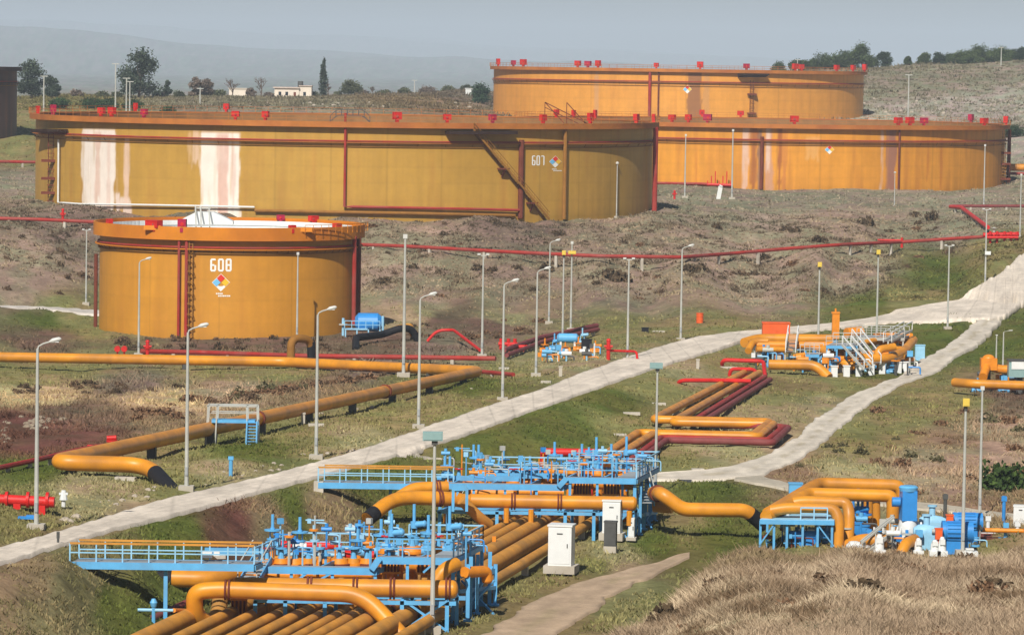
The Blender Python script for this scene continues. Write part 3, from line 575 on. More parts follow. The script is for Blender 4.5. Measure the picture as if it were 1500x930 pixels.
def gauge(S, u, w, hpx, mat):
    p = tp(S, u, h=S['H'], off=-1.5); k = p.y / F; b = MB(); hw = w * k / 2; hh = hpx * k
    arc = [p + Vector((-hw + 2 * hw * t, 0, hh * min(1, 1.9 * math.sin(math.pi * t)))) for t in [i / 14 for i in range(15)]]
    for dy in (0, 1.6):
        A = [q + Vector((0, dy, 0)) for q in arc]
        for q, r_ in zip(A, A[1:]): b.beam(q, r_, .12); b.beam(q + Vector((0, 0, .9)), r_ + Vector((0, 0, .9)), .07)
        for q in A[::2]: b.beam(q, q + Vector((0, 0, .9)), .07)
    for q, r_ in zip(arc, arc[1:]): b.hexa([q, r_, r_ + Vector((0, 1.6, 0)), q + Vector((0, 1.6, 0)), q + Vector((0, 0, .1)), r_ + Vector((0, 0, .1)), r_ + Vector((0, 1.6, .1)), q + Vector((0, 1.6, .1))])
    b.build('crossover_bridge', mat, S['T'], smooth=False)
gauge(T7, 527, 58, 9, M_DGREY)
b = MB(); p = tp(T7, 862, h=T7['H'], off=-6)
for dx in (0, 3.4): b.beam(p + Vector((dx, 0, 0)), p + Vector((dx - 3.0, 0, 3.2)), .15); b.beam(p + Vector((dx - 3.0, 0, 3.2)), p + Vector((dx - 3, 0, -1)), .12)
b.beam(p + Vector((-3, 0, 3.2)), p + Vector((4, 0, -.2)), .15); b.beam(p + Vector((-3, 0, 2.4)), p + Vector((3, 0, -.4)), .12); b.build('rolling_ladder', M_RUST, T7['T'], smooth=False)

# number 608
T8 = tank(334, 189, 342.5, -2.0, 15, 'small bright ochre tank numbered 608 with a white roof', (200, 139, 46), [], 700, 50, M_RIMO, inner_col=M_WHITE, roof_mat=M_WHITE, roof_drop=1.0, streak=.06, rings=(1.75, 2.3), railing=False, over=.75, lip=.7)
b = MB(); S = T8; n = 26
P = [(S['cx'] + 16.1 * math.sin(a), S['Yc'] - 16.1 * math.cos(a), S['zb'] + S['H']) for a in [math.radians(36 + i * 54 / n) for i in range(n + 1)]]
for p in P[::2]: b.beam(p, (p[0], p[1], p[2] + 1.0), .06)
for p, q2 in zip(P, P[1:]):
    for hgt in (.5, 1.): b.beam((p[0], p[1], p[2] + hgt), (q2[0], q2[1], q2[2] + hgt), .06)
b.build('rim_railing', M_RIMO, T8['T'], smooth=False)
b = MB()                                    # far side of the rim, white, standing above the near girder
n = 60; P = [(S['cx'] + 14.6 * math.sin(a), S['Yc'] + 14.6 * math.cos(a), S['zb'] + S['H'] - .2) for a in [math.radians(-80 + i * 160 / n) for i in range(n + 1)]]
for p, q2 in zip(P, P[1:]): b.hexa([Vector(p), Vector(q2), Vector(q2) + Vector((0, .15, 0)), Vector(p) + Vector((0, .15, 0)), Vector(p) + Vector((0, 0, .55)), Vector(q2) + Vector((0, 0, .55)), Vector(q2) + Vector((0, .15, .55)), Vector(p) + Vector((0, .15, .55))])
b.build('seal_shield', M_WHITE, T8['T'])
b = MB(); c0 = Vector((S['cx'] - 3.1, S['Yc'] + 4, S['zb'] + S['H'] + .25)); k = c0.y / F     # white gable hut of the rolling ladder
hw = 3.2; prof = [(-hw, 0), (-hw, .35), (-1.1, 1.45), (.9, 1.45), (hw, .4), (hw, 0)]
vs = [c0 + Vector((x, 0, z)) for x, z in prof] + [c0 + Vector((x, 2.2, z)) for x, z in prof]
b.add(vs, [tuple(range(6)), tuple(range(11, 5, -1))] + [(i, i + 6, (i + 1) % 6 + 6, (i + 1) % 6) for i in range(6)]); b.build('white_ladder_housing', M_WHITE, T8['T'], smooth=False)
b = MB()
for dx in (-.9, -.3, .7): b.beam(c0 + Vector((dx, -2.6, -.2)), c0 + Vector((dx - .3, -.1, 2.1)), .16)
b.beam(c0 + Vector((-1.1, -.1, 1.9)), c0 + Vector((.6, -.1, 1.9)), .14); b.build('gauge_pole', M_GALV, T8['T'], smooth=False)
foam_boxes(T8, [171, 433, 493], wpx=10, hpx=6); foam_boxes(T8, [240], wpx=19, hpx=8); foam_boxes(T8, [281], wpx=10, hpx=11, mag=(281,))
foam_boxes(T8, [397, 447], wpx=11, hpx=7, far=(397, 447), mag=(397,))
for u in (240, 447):
    p = tp(T8, u, h=T8['H'], off=.6); MB().box(p + Vector((0, -.3, .5)), (1.9, .3, .5), 0).build('box_bracket', M_ORG, T8['T'])
tpipe(T8, 'riser_pipe', [(277.5, 336), (277.5, 492)], .16, M_REDP, .45); tpipe(T8, 'riser_pipe', [(288, 344), (288, 492)], .2, M_REDP, .4)
tpipe(T8, 'riser_pipe', [(513, 346), (513, 475)], .26, M_REDP, .6); tpipe(T8, 'riser_pipe', [(518.5, 346), (518.5, 475)], .26, M_RUST, .6)
ladder(T8, 294, 350, 492, (), M_STAIR, .4)
digits(T8, '608', 320.5, 379, 8.6, 19, 2.3, 2.7); diamond(T8, 336, 414, 12.5)
for (u0, u1) in ((143.5, 147.5),): tpipe(T8, 'riser_pipe', [(145, 372), (145, 480)], .22, M_RUST, .5)

# the two tanks behind on the right
T3 = tank(1111, 354, 182, 6.6, 50, 'right tank, bright orange ochre, standing in front of the highest tank', (214, 145, 46),
          [(1063, 1073, -.1, .95, (214, 180, 160), .9), (1086, 1091, .0, .9, (96, 80, 88), .8), (1074, 1084, .0, .97, (150, 84, 44), .8), (1112, 1118, -.1, .95, (150, 80, 40), .85), (1094, 1106, -.1, .98, (196, 146, 118), .9), (1118, 1126, -.1, .9, (186, 110, 60), .6), (1096, 1102, .3, 1., (224, 204, 190), .6),
           (1264, 1279, -.1, .97, (150, 104, 90), .9), (1257, 1260, -.1, .95, (206, 176, 160), .7), (1150, 1170, .5, .8, (226, 180, 120), .4), (1000, 1003, -.1, .9, (190, 110, 40), .5), (1345, 1349, -.1, .8, (180, 100, 40), .5), (1325, 1328, .2, .9, (180, 100, 40), .5)], 1100, 50, M_RIM, streak=.11, rings=(3.2, 4.0))
foam_boxes(T3, [968, 1016, 1134, 1280, 1297, 1318, 1413, 1457], wpx=9, hpx=7, mag=(1318, 1016)); foam_boxes(T3, [1100, 990, 1040, 1432], wpx=8, hpx=7, far=(1100, 1040, 1432), mag=(1432,))
tpipe(T3, 'riser_pipe', [(1090.5, 200), (1090.5, 277)], .35, M_RUST, .4); tpipe(T3, 'riser_pipe', [(1460.5, 190), (1460.5, 281)], .38, M_RUST, .9); tpipe(T3, 'riser_pipe', [(1282, 190), (1282, 279)], .2, M_RUST, .4)
tpipe(T3, 'base_pipe', [(945, 268), (1010, 269), (1052, 272)], .25, M_REDP, .6)
ladder(T3, 1452, 192, 281, (224, 240, 262), M_STAIR); diamond(T3, 1184, 219, 6.5, False)
b = MB()
for i in range(7): p = tp(T3, 1020 + i * 5, 272, off=2); b.beam(p, p + Vector((0, 0, 1.0 + .9 * (i % 3))), .2)
b.tube([tp(T3, 1020, 270, off=2), tp(T3, 1052, 271, off=2)], .25, 8); b.build('foam_inlet_pipes', M_RED, T3['T'])
T5 = tank(988, 270, 101.5, 14.5, 50, 'highest tank farthest back, pale orange ochre with a brown streak', (220, 152, 62),
          [(990, 1010, -.1, .97, (138, 92, 62), .85), (1012, 1022, -.1, .9, (190, 140, 90), .6), (860, 868, .0, .95, (196, 150, 110), .6), (1085, 1090, 0, .9, (180, 120, 60), .5)], 900, 44, M_RIM, streak=.06, rings=(3.4, 4.4))
foam_boxes(T5, [726, 748, 762, 838, 852, 866, 1007, 1142, 1232, 1255], wpx=7, hpx=6, mag=(852, 748)); foam_boxes(T5, [965, 1072, 1205, 1180], wpx=7, hpx=6, far=(965, 1180), mag=(1072,))
tpipe(T5, 'riser_pipe', [(938, 105), (938, 178)], .4, M_REDP, .5); tpipe(T5, 'riser_pipe', [(950, 105), (950, 178)], .22, M_RUST, .3); ladder(T5, 1080, 118, 180, (138, 166), M_RUST); diamond(T5, 990, 131, 6, False)
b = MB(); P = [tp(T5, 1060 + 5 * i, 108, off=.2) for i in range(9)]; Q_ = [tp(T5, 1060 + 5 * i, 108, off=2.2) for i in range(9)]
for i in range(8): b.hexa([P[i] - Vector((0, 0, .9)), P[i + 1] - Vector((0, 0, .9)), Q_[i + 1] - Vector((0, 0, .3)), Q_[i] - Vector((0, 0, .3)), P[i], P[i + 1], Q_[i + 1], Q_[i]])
b.build('shadow_landing_bracket', M_SHADE, T5['T'], smooth=False)  # its dark colour stands in for shadow at the ladder head
# dark brown tank cut by the left edge of the photograph
T1 = tank(-130, 150, 97, 14.2, 22, 'dark brown tank with a black top ring at the far left edge', (84, 58, 52), [], 360, 30, paint('dark brown girder', (62, 44, 40), .7, .2), rings=(3.2, 4.0), railing=False, streak=.08)
# ------------------------------------------------------------------ haze: one closed box of thin even air round everything
b = MB(); b.hexa([(-7000, -60, -3), (7000, -60, -3), (7000, 29500, -3), (-7000, 29500, -3), (-7000, -60, 330), (7000, -60, 330), (7000, 29500, 330), (-7000, 29500, 330)])
m = bpy.data.materials.new('thin haze'); m.use_nodes = True; t = m.node_tree; t.nodes.remove(t.nodes['Principled BSDF'])
pv = t.nodes.new('ShaderNodeVolumePrincipled'); pv.inputs['Color'].default_value = (.74, .865, 1, 1); pv.inputs['Density'].default_value = 1.0e-4; pv.inputs['Anisotropy'].default_value = -.2
t.links.new(pv.outputs[0], t.nodes['Material Output'].inputs['Volume'])
hz_o = b.build('haze', m, smooth=False); struct(hz_o, 'stuff')
# ------------------------------------------------------------------ grass and scrub cover
def tufts(name, umin, umax, dmin, dmax, N, k, hfn, wfn, colfn, keep, spread=.5, lean=.5):
    A = RNG.uniform((umin - 750) / 100, (umax - 750) / 100, N); Y = 1 / RNG.uniform(1 / dmax, 1 / dmin, N); X = A / KA * Y
    kp = keep(X, Y) & (gsample(RD, A, np.log(Y) * KL) > .35); X = X[kp]; Y = Y[kp]; N = len(X)
    hh = hfn(X, Y); c = colfn(X, Y)
    Xb = X[:, None] + RNG.normal(0, 1, (N, k)) * hh[:, None] * spread; Yb = Y[:, None] + RNG.normal(0, 1, (N, k)) * hh[:, None] * spread
    Zb = hz(Xb.ravel(), Yb.ravel()).reshape(N, k) - .03
    th = RNG.uniform(0, 2 * np.pi, (N, k)); h = hh[:, None] * RNG.uniform(.5, 1.1, (N, k)); w = wfn(Y)[:, None] * RNG.uniform(.6, 1.2, (N, k))
    lx = RNG.normal(0, lean, (N, k)) * h; ly = RNG.normal(0, lean, (N, k)) * h; dx = np.cos(th) * w; dy = np.sin(th) * w * .4
    V = np.stack([np.stack([Xb - dx, Yb - dy, Zb], -1), np.stack([Xb + dx, Yb + dy, Zb], -1), np.stack([Xb + lx, Yb + ly, Zb + h], -1)], 2)
    cc = c[:, None] * RNG.uniform(.72, 1.3, (N, k, 1)) * np.ones((1, 1, 3)); cc = cc[:, :, None] * np.array([.94, .94, 1.1])[None, None, :, None]
    o = np_mesh(name, V.reshape(-1, 3), np.arange(N * k * 3).reshape(-1, 3), M_GRASS, np.clip(cc.reshape(-1, 3), 0, 1)); struct(o, 'stuff'); return o
def in_stain(X, Y): return X * 0 > 1
def tank_free(X, Y):
    k = np.ones(len(X), bool)
    for S in (T7, T8, T3, T5, T1): k &= np.hypot(X - S['cx'], Y - S['Yc']) > S['R'] + .3
    return k
def zc(X, Y, tint=(1, 1, 1), amp=.25): return zone(X, Y) * np.array(tint) * (1 + amp * fbm(X / 2.5, Y / 5, 3, 101) + .15 * fbm(X / .7, Y / 1.5, 2, 103))[:, None]
def greenness(c): return np.clip((c[:, 1] / c[:, 0] - .75) / .35, 0, 1)
def bare(X, Y):                        # bare ploughed soil grows nothing
    c = zone(X, Y); return (c[:, 0] / (c[:, 1] + 1e-6) < 2.1)
tufts('short_grass', -60, 1560, 172, 545, 66000, 4, lambda X, Y: RNG.uniform(.10, .30, len(X)) * (1 + .8 * np.clip(fbm(X / 3, Y / 6, 3, 111), -.5, 1)), lambda Y: .045 + Y * 1.5e-4, lambda X, Y: zc(X, Y, (.92, .97, .9)), lambda X, Y: tank_free(X, Y) & bare(X, Y) & (fbm(X / 2.2, Y / 5, 3, 113) > -.28))
def mound(X, Y): return hz(X, Y) > 1.5 + RNG.uniform(0, 2.2, len(X)) ** 1.5
def mcol(X, Y):  # straw, brown and grey patches
    n = fbm(X / 1.5, Y / 3.2, 3, 141)[:, None]; m = fbm(X / 5, Y / 11, 3, 145)[:, None]; c = zone(X, Y)
    c = c * (1 + .35 * n) ; k = np.clip((n + m) * 2.0 - .05, 0, 1); c = c * (1 - k) + np.array(lin((112, 92, 70))) * k
    k = np.clip((m - n) * 1.6 - .2, 0, 1); return c * (1 - k) + np.array(lin((196, 176, 146))) * k
tufts('dry_tall_grass', 740, 1760, 118, 186, 52000, 7, lambda X, Y: RNG.uniform(.12, .36, len(X)) * (1 + 1.5 * np.clip(fbm(X / 1.6, Y / 3, 3, 121), -.45, 1)), lambda Y: .018 + Y * 7e-5, mcol, mound, .9, .9)
tufts('dry_stalks', 740, 1760, 118, 188, 8000, 6, lambda X, Y: RNG.uniform(.28, .65, len(X)), lambda Y: .014 + Y * 5e-5, lambda X, Y: mcol(X, Y) * np.where(RNG.random(len(X)) < .4, .55, 1.1)[:, None], lambda X, Y: mound(X, Y) & (fbm(X / 2, Y / 4, 3, 151) > .0), .6, .55)
def dryness(X, Y): q = zone(X, Y); return q[:, 0] / q[:, 1]
tufts('dry_weeds', -60, 1600, 236, 440, 26000, 6, lambda X, Y: RNG.uniform(.2, .55, len(X)) * (1 + 1.1 * np.clip(fbm(X / 2, Y / 4, 3, 161), -.4, 1)), lambda Y: .03 + Y * 1.1e-4, lambda X, Y: zc(X, Y, (.95, .9, .86), .8), lambda X, Y: (dryness(X, Y) > 1.28) & bare(X, Y) & (fbm(X / 3, Y / 6, 3, 163) > -.15), .7, .7)
tufts('rank_grass', -60, 1560, 176, 500, 17000, 6, lambda X, Y: RNG.uniform(.18, .42, len(X)), lambda Y: .03 + Y * 1.1e-4, lambda X, Y: zc(X, Y, (.62, .72, .55), .6), lambda X, Y: tank_free(X, Y) & (dryness(X, Y) < 1.32) & (fbm(X / 2.4, Y / 5, 3, 167) > .12), .7, .6)
tufts('embankment_scrub', -80, 1580, 512, 660, 22000, 4, lambda X, Y: RNG.uniform(.12, .38, len(X)), lambda Y: .08 + Y * 1.5e-4, lambda X, Y: zc(X, Y, (.88, .86, .82), .95), tank_free)
tufts('embankment_dark_scrub', -80, 1500, 520, 645, 5200, 9, lambda X, Y: RNG.uniform(.25, .6, len(X)), lambda Y: .1 + Y * 1.2e-4, lambda X, Y: zc(X, Y, (.5, .48, .44), .5), lambda X, Y: tank_free(X, Y) & (dryness(X, Y) > 1.13) & (fbm(X / 3.5, Y / 9, 3, 181) > .0), .8, .6)
tufts('terrace_scrub', -80, 1580, 660, 1000, 9000, 4, lambda X, Y: RNG.uniform(.15, .5, len(X)), lambda Y: .1 + Y * 1.5e-4, lambda X, Y: zc(X, Y, (.98, .97, .95), .3), tank_free)
tufts('hillside_scrub', -100, 1600, 1000, 1560, 16000, 5, lambda X, Y: RNG.uniform(.2, 1.0, len(X)) * (1 + np.clip(fbm(X / 12, Y / 30, 3, 131), -.4, 1)), lambda Y: .12 + Y * 1.6e-4, lambda X, Y: zc(X, Y, (.56, .57, .5), .8), tank_free, .8, .5)
# ------------------------------------------------------------------ shrubs one could count
def leaf_ball(n, rx, ry, rz, c0, c1, leaf, seed, hollow=.35):
    r = np.random.default_rng(seed); u = r.normal(0, 1, (n, 3)); u /= np.linalg.norm(u, axis=1)[:, None]; u[:, 2] = np.abs(u[:, 2])
    lump = 1 + .35 * np.sin(u[:, :1] * 5 + seed) * np.cos(u[:, 1:2] * 4 + seed * 2)
    p = u * (hollow + (1 - hollow) * r.uniform(0, 1, (n, 1)) ** .6) * lump * np.array([rx, ry, rz])
    t1 = r.normal(0, 1, (n, 3)); t1 /= np.linalg.norm(t1, axis=1)[:, None]; t2 = np.cross(t1, r.normal(0, 1, (n, 3))); t2 /= np.linalg.norm(t2, axis=1)[:, None] + 1e-9
    s = leaf * r.uniform(.6, 1.4, (n, 1)); V = np.stack([p - t1 * s, p + t2 * s * .8, p + t1 * s, p - t2 * s * .8], 1)
    c = np.array(c0) + (np.array(c1) - np.array(c0)) * r.uniform(0, 1, (n, 1)); c = np.repeat(c[:, None], 4, 1)
    return V.reshape(-1, 3), np.arange(n * 4).reshape(-1, 4), c.reshape(-1, 3)
SHR = []
for i, (c0, c1) in enumerate([((88, 70, 54), (128, 104, 80)), ((74, 62, 48), (110, 92, 70)), ((104, 78, 58), (146, 114, 86)), ((78, 76, 50), (112, 104, 74))]):
    V, Q, C = leaf_ball(170, 1, 1, .75, lin(c0), lin(c1), .15, 20 + i); o = np_mesh('dry_shrub', V, Q, M_LEAF, C); SHR.append(o.data); bpy.data.objects.remove(o)
rs = random.Random(5)
def shrub(u, v, r, kind, label, group, g=G):
    p = g(u, v)
    for S in (T7, T8, T3):
        if math.hypot(p.x - S['cx'], p.y - S['Yc']) < S['R'] + .4: return
    if float(gsample(RD, np.array([p.x / p.y * KA]), np.array([math.log(p.y) * KL]))[0]) < .8: return
    o = bpy.data.objects.new('dry_shrub', SHR[kind]); COL.objects.link(o); o.location = p - Vector((0, 0, .1)); o.rotation_euler = (0, 0, rs.uniform(0, 6.28)); s = r; o.scale = (s * rs.uniform(.8, 1.4), s * rs.uniform(.8, 1.2), s * rs.uniform(.9, 1.4)); tag(o, label, 'shrub', group)
for i in range(82):
    u = rs.uniform(535, 1420); v = 328 + (rs.random() ** 1.3) * 110; lim = 450 - max(0, u - 1200) * .35
    if v < lim - 8: shrub(u, v, rs.choice([.4, .5, .6, .8, 1.0]), rs.choice([0, 1, 1, 2]), 'small dark dry shrub on the grey brown embankment below the large tanks', 'dry shrubs dotted over the embankment')
for u, v, r in [(800, 395, 1.1), (895, 408, 1.6), (912, 412, 1.3), (1010, 398, 1.6), (1025, 395, 1.2), (940, 386, .9), (610, 322, 1.2), (650, 345, .9), (1120, 380, 1), (1270, 330, 1.6), (1340, 318, 1.4), (1365, 322, 1.6), (1200, 355, 1.2), (1050, 335, 1.1), (1165, 340, 1.2), (700, 395, 1), (820, 345, 1)]: shrub(u, v, r, 1, 'small dark dry shrub on the grey brown embankment below the large tanks', 'dry shrubs dotted over the embankment')
for i in range(10): shrub(rs.uniform(0, 130), rs.uniform(340, 435), rs.choice([.5, .7, .9]), rs.choice([0, 1]), 'low brown shrub on the bank left of the small ochre tank', 'shrubs on the bank left of the small tank')
for i in range(30): shrub(rs.uniform(150, 505), rs.uniform(497, 514), rs.uniform(.4, .9), rs.choice([0, 1, 2]), 'low brown shrub along the foot of the small ochre tank', 'brown shrubs at the foot of the small tank')
for i in range(48):
    u = rs.uniform(200, 560); lo = 655 - (u - 200) * .24 - 26; hi = 575 - max(0, u - 400) * .12 + max(0, 330 - u) * .12
    shrub(u, rs.uniform(hi, lo), rs.uniform(.4, .95), rs.choice([0, 2, 2, 3]), 'brown brush clump in the strip behind the long diagonal pipe', 'brush behind the long diagonal pipe')
for i in range(16): shrub(rs.uniform(20, 260), rs.uniform(566, 578), rs.uniform(.4, .8), rs.choice([0, 1]), 'dark low bush in the row beyond the straw coloured strip', 'bushes along the straw strip')
for i in range(22): shrub(rs.uniform(600, 800), rs.uniform(470, 500), rs.uniform(.4, .9), rs.choice([0, 1, 2]), 'brown bush on the rough ground left of the small blue and yellow valve set', 'bushes on the rough ground beyond the road')
for i in range(28): shrub(rs.uniform(1260, 1500), rs.uniform(600, 735), rs.uniform(.35, .8), rs.choice([2, 3, 2]), 'brown bush on the dry slope right of the gravel track', 'bushes on the dry slope right of the track')
for i in range(10): shrub(rs.uniform(1120, 1300), rs.uniform(640, 710), rs.uniform(.3, .6), 3, 'low olive bush beside the gravel track', 'olive bushes beside the gravel track')
for i in range(22):
    u = rs.uniform(840, 1500); d_ = rs.uniform(128, 176); x = (u - 750) / F * d_
    if H(x, d_) > 5: shrub(u, d_, rs.uniform(.3, .75), rs.choice([0, 1, 2, 2]), 'dry brown weed clump among the tall grass in the foreground', 'weed clumps in the foreground grass', lambda u_, dd: Vector((x, dd, H(x, dd))))
V, Q, C = leaf_ball(1700, 1.05, 1.05, 1.0, lin((34, 52, 26)), lin((80, 100, 50)), .10, 77, .1); GREEN = np_mesh('green_bush', V, Q, M_LEAF, C)
p = G(1470, 716); GREEN.location = p - Vector((0, 0, .2)); GREEN.scale = (1.7, 1.5, 2.0); tag(GREEN, 'single round dark green bush on the dry slope at the right edge', 'bush')
# ------------------------------------------------------------------ trees on the skyline
def tree(u, v, d, hpx, wpx, label, kind='dense', cols=((52, 62, 44), (104, 112, 84)), seed=1, group=None, base=None, name='tree'):
    p = W(u, v, d); p.z = H(p.x, p.y) - .2; k = d / F; h = hpx * k; w = wpx * k
    T = thing(name, label, 'tree', p, group); r = random.Random(seed)
    hc = h * (.06 if kind == 'dense' else .08 if kind == 'cypress' else .3)
    tr = MB(); top = p + Vector((0, 0, h * .8)); tr.tube([p, p + Vector((.05 * w, 0, h * .35)), top], .1, 7, True, [max(.14, h * .03), h * .02, .04])
    Vs = []; Qs = []; Cs = []; off = 0
    if kind == 'bare':
        br = MB()
        def grow(a, d_, l, rad, lev):
            q = a + d_ * l; br.tube([a, q], rad, 4, False, [rad, rad * .6])
            if lev: 
                for _ in range(3): grow(a + d_ * l * r.uniform(.5, 1), (d_ + Vector((r.uniform(-.8, .8), r.uniform(-.8, .8), r.uniform(-.2, .5)))).normalized(), l * r.uniform(.55, .75), rad * .6, lev - 1)
        for _ in range(6): grow(p + Vector((0, 0, h * r.uniform(.2, .5))), Vector((r.uniform(-.8, .8), r.uniform(-.8, .8), r.uniform(.4, 1))).normalized(), w * .28, .12, 3)
        tr.build('trunk', M_BARK, T); br.build('branches', M_BARK, T); return T
    nl = {'dense': 20, 'cypress': 13, 'shrub': 9}[kind]
    for i in range(nl):
        f = (i + .5) / nl
        if kind == 'cypress': c = Vector((r.uniform(-.06, .06) * w, r.uniform(-.06, .06) * w, h * (.06 + .88 * f))); s = w * .5 * (1 - f) ** .6 * (1 if f > .12 else .7) + .05; sz = h * .09
        else:
            a = r.uniform(0, 6.28); zz = r.uniform(.0, 1); rad = w * .38 * math.sqrt(r.random()) * (1.15 - .55 * abs(zz - .35) - .35 * zz)
            c = Vector((math.cos(a) * rad, math.sin(a) * rad, hc + (h - hc) * (.08 + .78 * zz) if kind == 'dense' else h * (.15 + .5 * zz))); s = w * r.uniform(.17, .28); sz = s * r.uniform(.7, 1.0)
            tr.tube([p + Vector((0, 0, h * r.uniform(.12, .4))), p + c], .05, 5, True, [h * .012, .03])
        n = 300 if kind != 'cypress' else 140
        lf = max(.10, .0075 * h + .05)
        V, Q, C = leaf_ball(n, s, s, sz, lin(cols[0]), lin(cols[1]), lf * 1.9, seed * 50 + i, .25)
        half = n // 2; V = V.reshape(n, 4, 3); V[half:, :, 2] *= -.7; V = V.reshape(-1, 3) + np.array(c); C = C * r.uniform(.7, 1.3)
        Vs.append(V); Qs.append(Q + off); Cs.append(C); off += len(V)
    tr.build('trunk', M_BARK, T)
    cr = np_mesh('crown', np.concatenate(Vs), np.concatenate(Qs), M_LEAF, np.clip(np.concatenate(Cs), 0, 1)); cr.parent = T
    return T
DK = ((44, 56, 46), (88, 98, 80)); OL = ((60, 66, 46), (112, 114, 82)); BR = ((92, 80, 72), (140, 124, 110))
tree(203, 142, 1180, 74, 66, 'tall dark eucalyptus with a broad clumped crown, left of the skyline', 'dense', DK, 3)
tree(46, 140, 1150, 56, 52, 'dark bushy tree just right of the brown tank at the left edge', 'dense', DK, 4)
tree(76, 142, 1140, 36, 26, 'smaller dark tree leaning on the right side of the left edge tree', 'dense', DK, 5)
tree(245, 140, 1200, 26, 13, 'small slim dark tree just right of the tall eucalyptus', 'dense', DK, 6)
tree(286, 142, 1180, 30, 24, 'round grey green tree left of a pair of bare trees', 'dense', BR, 7)
tree(302, 142, 1185, 26, 24, 'low brownish round tree touching the grey green one', 'dense', BR, 8)
tree(340, 141, 1250, 34, 32, 'pale bare tree with a wide crown left of the white house', 'bare', seed=9); tree(382, 141, 1260, 36, 28, 'pale bare tree close to the left wall of the white house', 'bare', seed=10)
tree(368, 142, 1230, 16, 18, 'small brown bush between the two bare trees', 'shrub', BR, 11)
tree(474, 138, 1300, 58, 17, 'single tall dark cypress beside the white house', 'cypress', DK, 12, name='cypress_tree'); tree(480, 138, 1290, 30, 16, 'bare brown tree at the foot of the cypress', 'bare', seed=13)
tree(514, 139, 1300, 24, 34, 'round grey olive tree right of the cypress', 'dense', OL, 14); tree(545, 139, 1320, 16, 12, 'thin bare sapling right of the olive tree', 'bare', seed=15)
tree(705, 130, 1150, 28, 36, 'dark green tree peeping out left of the highest tank', 'dense', ((40, 62, 44), (80, 102, 74)), 16)
tree(978, 104, 1330, 30, 26, 'dark tree rising behind the middle of the highest tank', 'dense', DK, 17); tree(944, 104, 1350, 20, 16, 'small pale tree left of the tree behind the highest tank', 'bare', seed=18)
tree(1085, 103, 1350, 10, 36, 'low bushes just above the rim of the highest tank', 'shrub', OL, 19)
for i, (u, v, h, w, kd) in enumerate([(1142, 102, 14, 26, 'dense'), (1166, 102, 15, 28, 'dense'), (1206, 102, 22, 44, 'dense'), (1232, 101, 24, 40, 'dense'), (1262, 99, 36, 40, 'dense'), (1296, 102, 24, 26, 'dense'), (1330, 98, 12, 14, 'dense'), (1353, 96, 16, 24, 'dense'), (1376, 93, 18, 22, 'dense'), (1410, 90, 20, 36, 'dense'), (1436, 88, 24, 44, 'dense'), (1466, 88, 20, 40, 'dense'), (1497, 82, 20, 22, 'dense')]):
    tree(u, v, 1440, h, w, ['low green tree at the left end of the hilltop hedge', 'second low green tree in the hilltop hedge', 'wide dense tree in the hilltop hedge', 'dense green tree left of the tallest hilltop tree', 'tallest pointed tree of the hilltop hedge', 'dark round tree standing alone right of the hilltop hedge', 'tiny round bush on the bare part of the hilltop', 'round green tree on the bare hilltop', 'dark round tree left of the right hilltop thicket', 'first tree of the right hilltop thicket', 'highest tree of the right hilltop thicket', 'last tree of the right hilltop thicket', 'dark tree at the right edge of the hilltop'][i], kd, ((48, 66, 40), (92, 104, 64)) if i not in (5, 8, 12) else ((36, 50, 38), (72, 86, 60)), 30 + i, 'trees along the hilltop')
for i in range(9):
    u = (1182, 1192, 1219, 1246, 1276, 1392, 1423, 1450, 1481)[i]; tree(u, 102 if u < 1300 else 90, 1452, (13, 15, 17, 22, 16, 15, 17, 16, 15)[i], (30, 28, 34, 34, 30, 32, 34, 34, 34)[i], 'green tree filling the ' + ('left hilltop hedge' if u < 1300 else 'right hilltop thicket') + ' between its taller trees', 'dense', ((44, 60, 38), (86, 98, 60)), 90 + i, 'hedge trees of the ' + ('left hilltop hedge' if u < 1300 else 'right hilltop thicket'))
for i, (u, v, d, h, w) in enumerate([(88, 158, 1010, 18, 40), (138, 158, 1020, 20, 44), (160, 158, 1030, 16, 30), (195, 157, 1020, 16, 32), (248, 162, 960, 16, 30), (1402, 177, 1010, 18, 20), (1482, 184, 1000, 18, 54), (1446, 182, 1010, 12, 40)]):
    tree(u, v, d, h, w, ['low green hedge bush near the left edge behind the wide tank', 'dark green bush left of three thin lamp posts', 'dark green bush touching the left lamp post behind the tank', 'dark bush in front of the tall eucalyptus', 'single dark green bush just above the rim of the wide tank', 'dark round bush below the rocky hillside', 'dark green thicket at the right edge below the hillside', 'low dark thicket right of the round bush below the hillside'][i], 'shrub', ((36, 58, 34), (74, 94, 56)), 60 + i, name='bush')
for i, (u, v, d_, h, w) in enumerate([(112, 141, 1150, 10, 22), (150, 142, 1165, 8, 26), (172, 142, 1170, 12, 20), (232, 142, 1190, 10, 24), (262, 142, 1190, 9, 22), (322, 142, 1230, 10, 24), (395, 141, 1250, 9, 20), (460, 139, 1290, 10, 20), (496, 139, 1300, 9, 18), (530, 139, 1310, 9, 22), (565, 139, 1330, 8, 26), (592, 138, 1340, 9, 22), (626, 137, 1360, 7, 30), (656, 134, 1390, 8, 26), (684, 131, 1400, 8, 20)]):
    tree(u, v, d_, h, w, 'low scrub bush on the skyline left of the highest tank', 'shrub', OL if i % 3 else BR, 110 + i, 'low scrub bushes along the left skyline', name='bush')
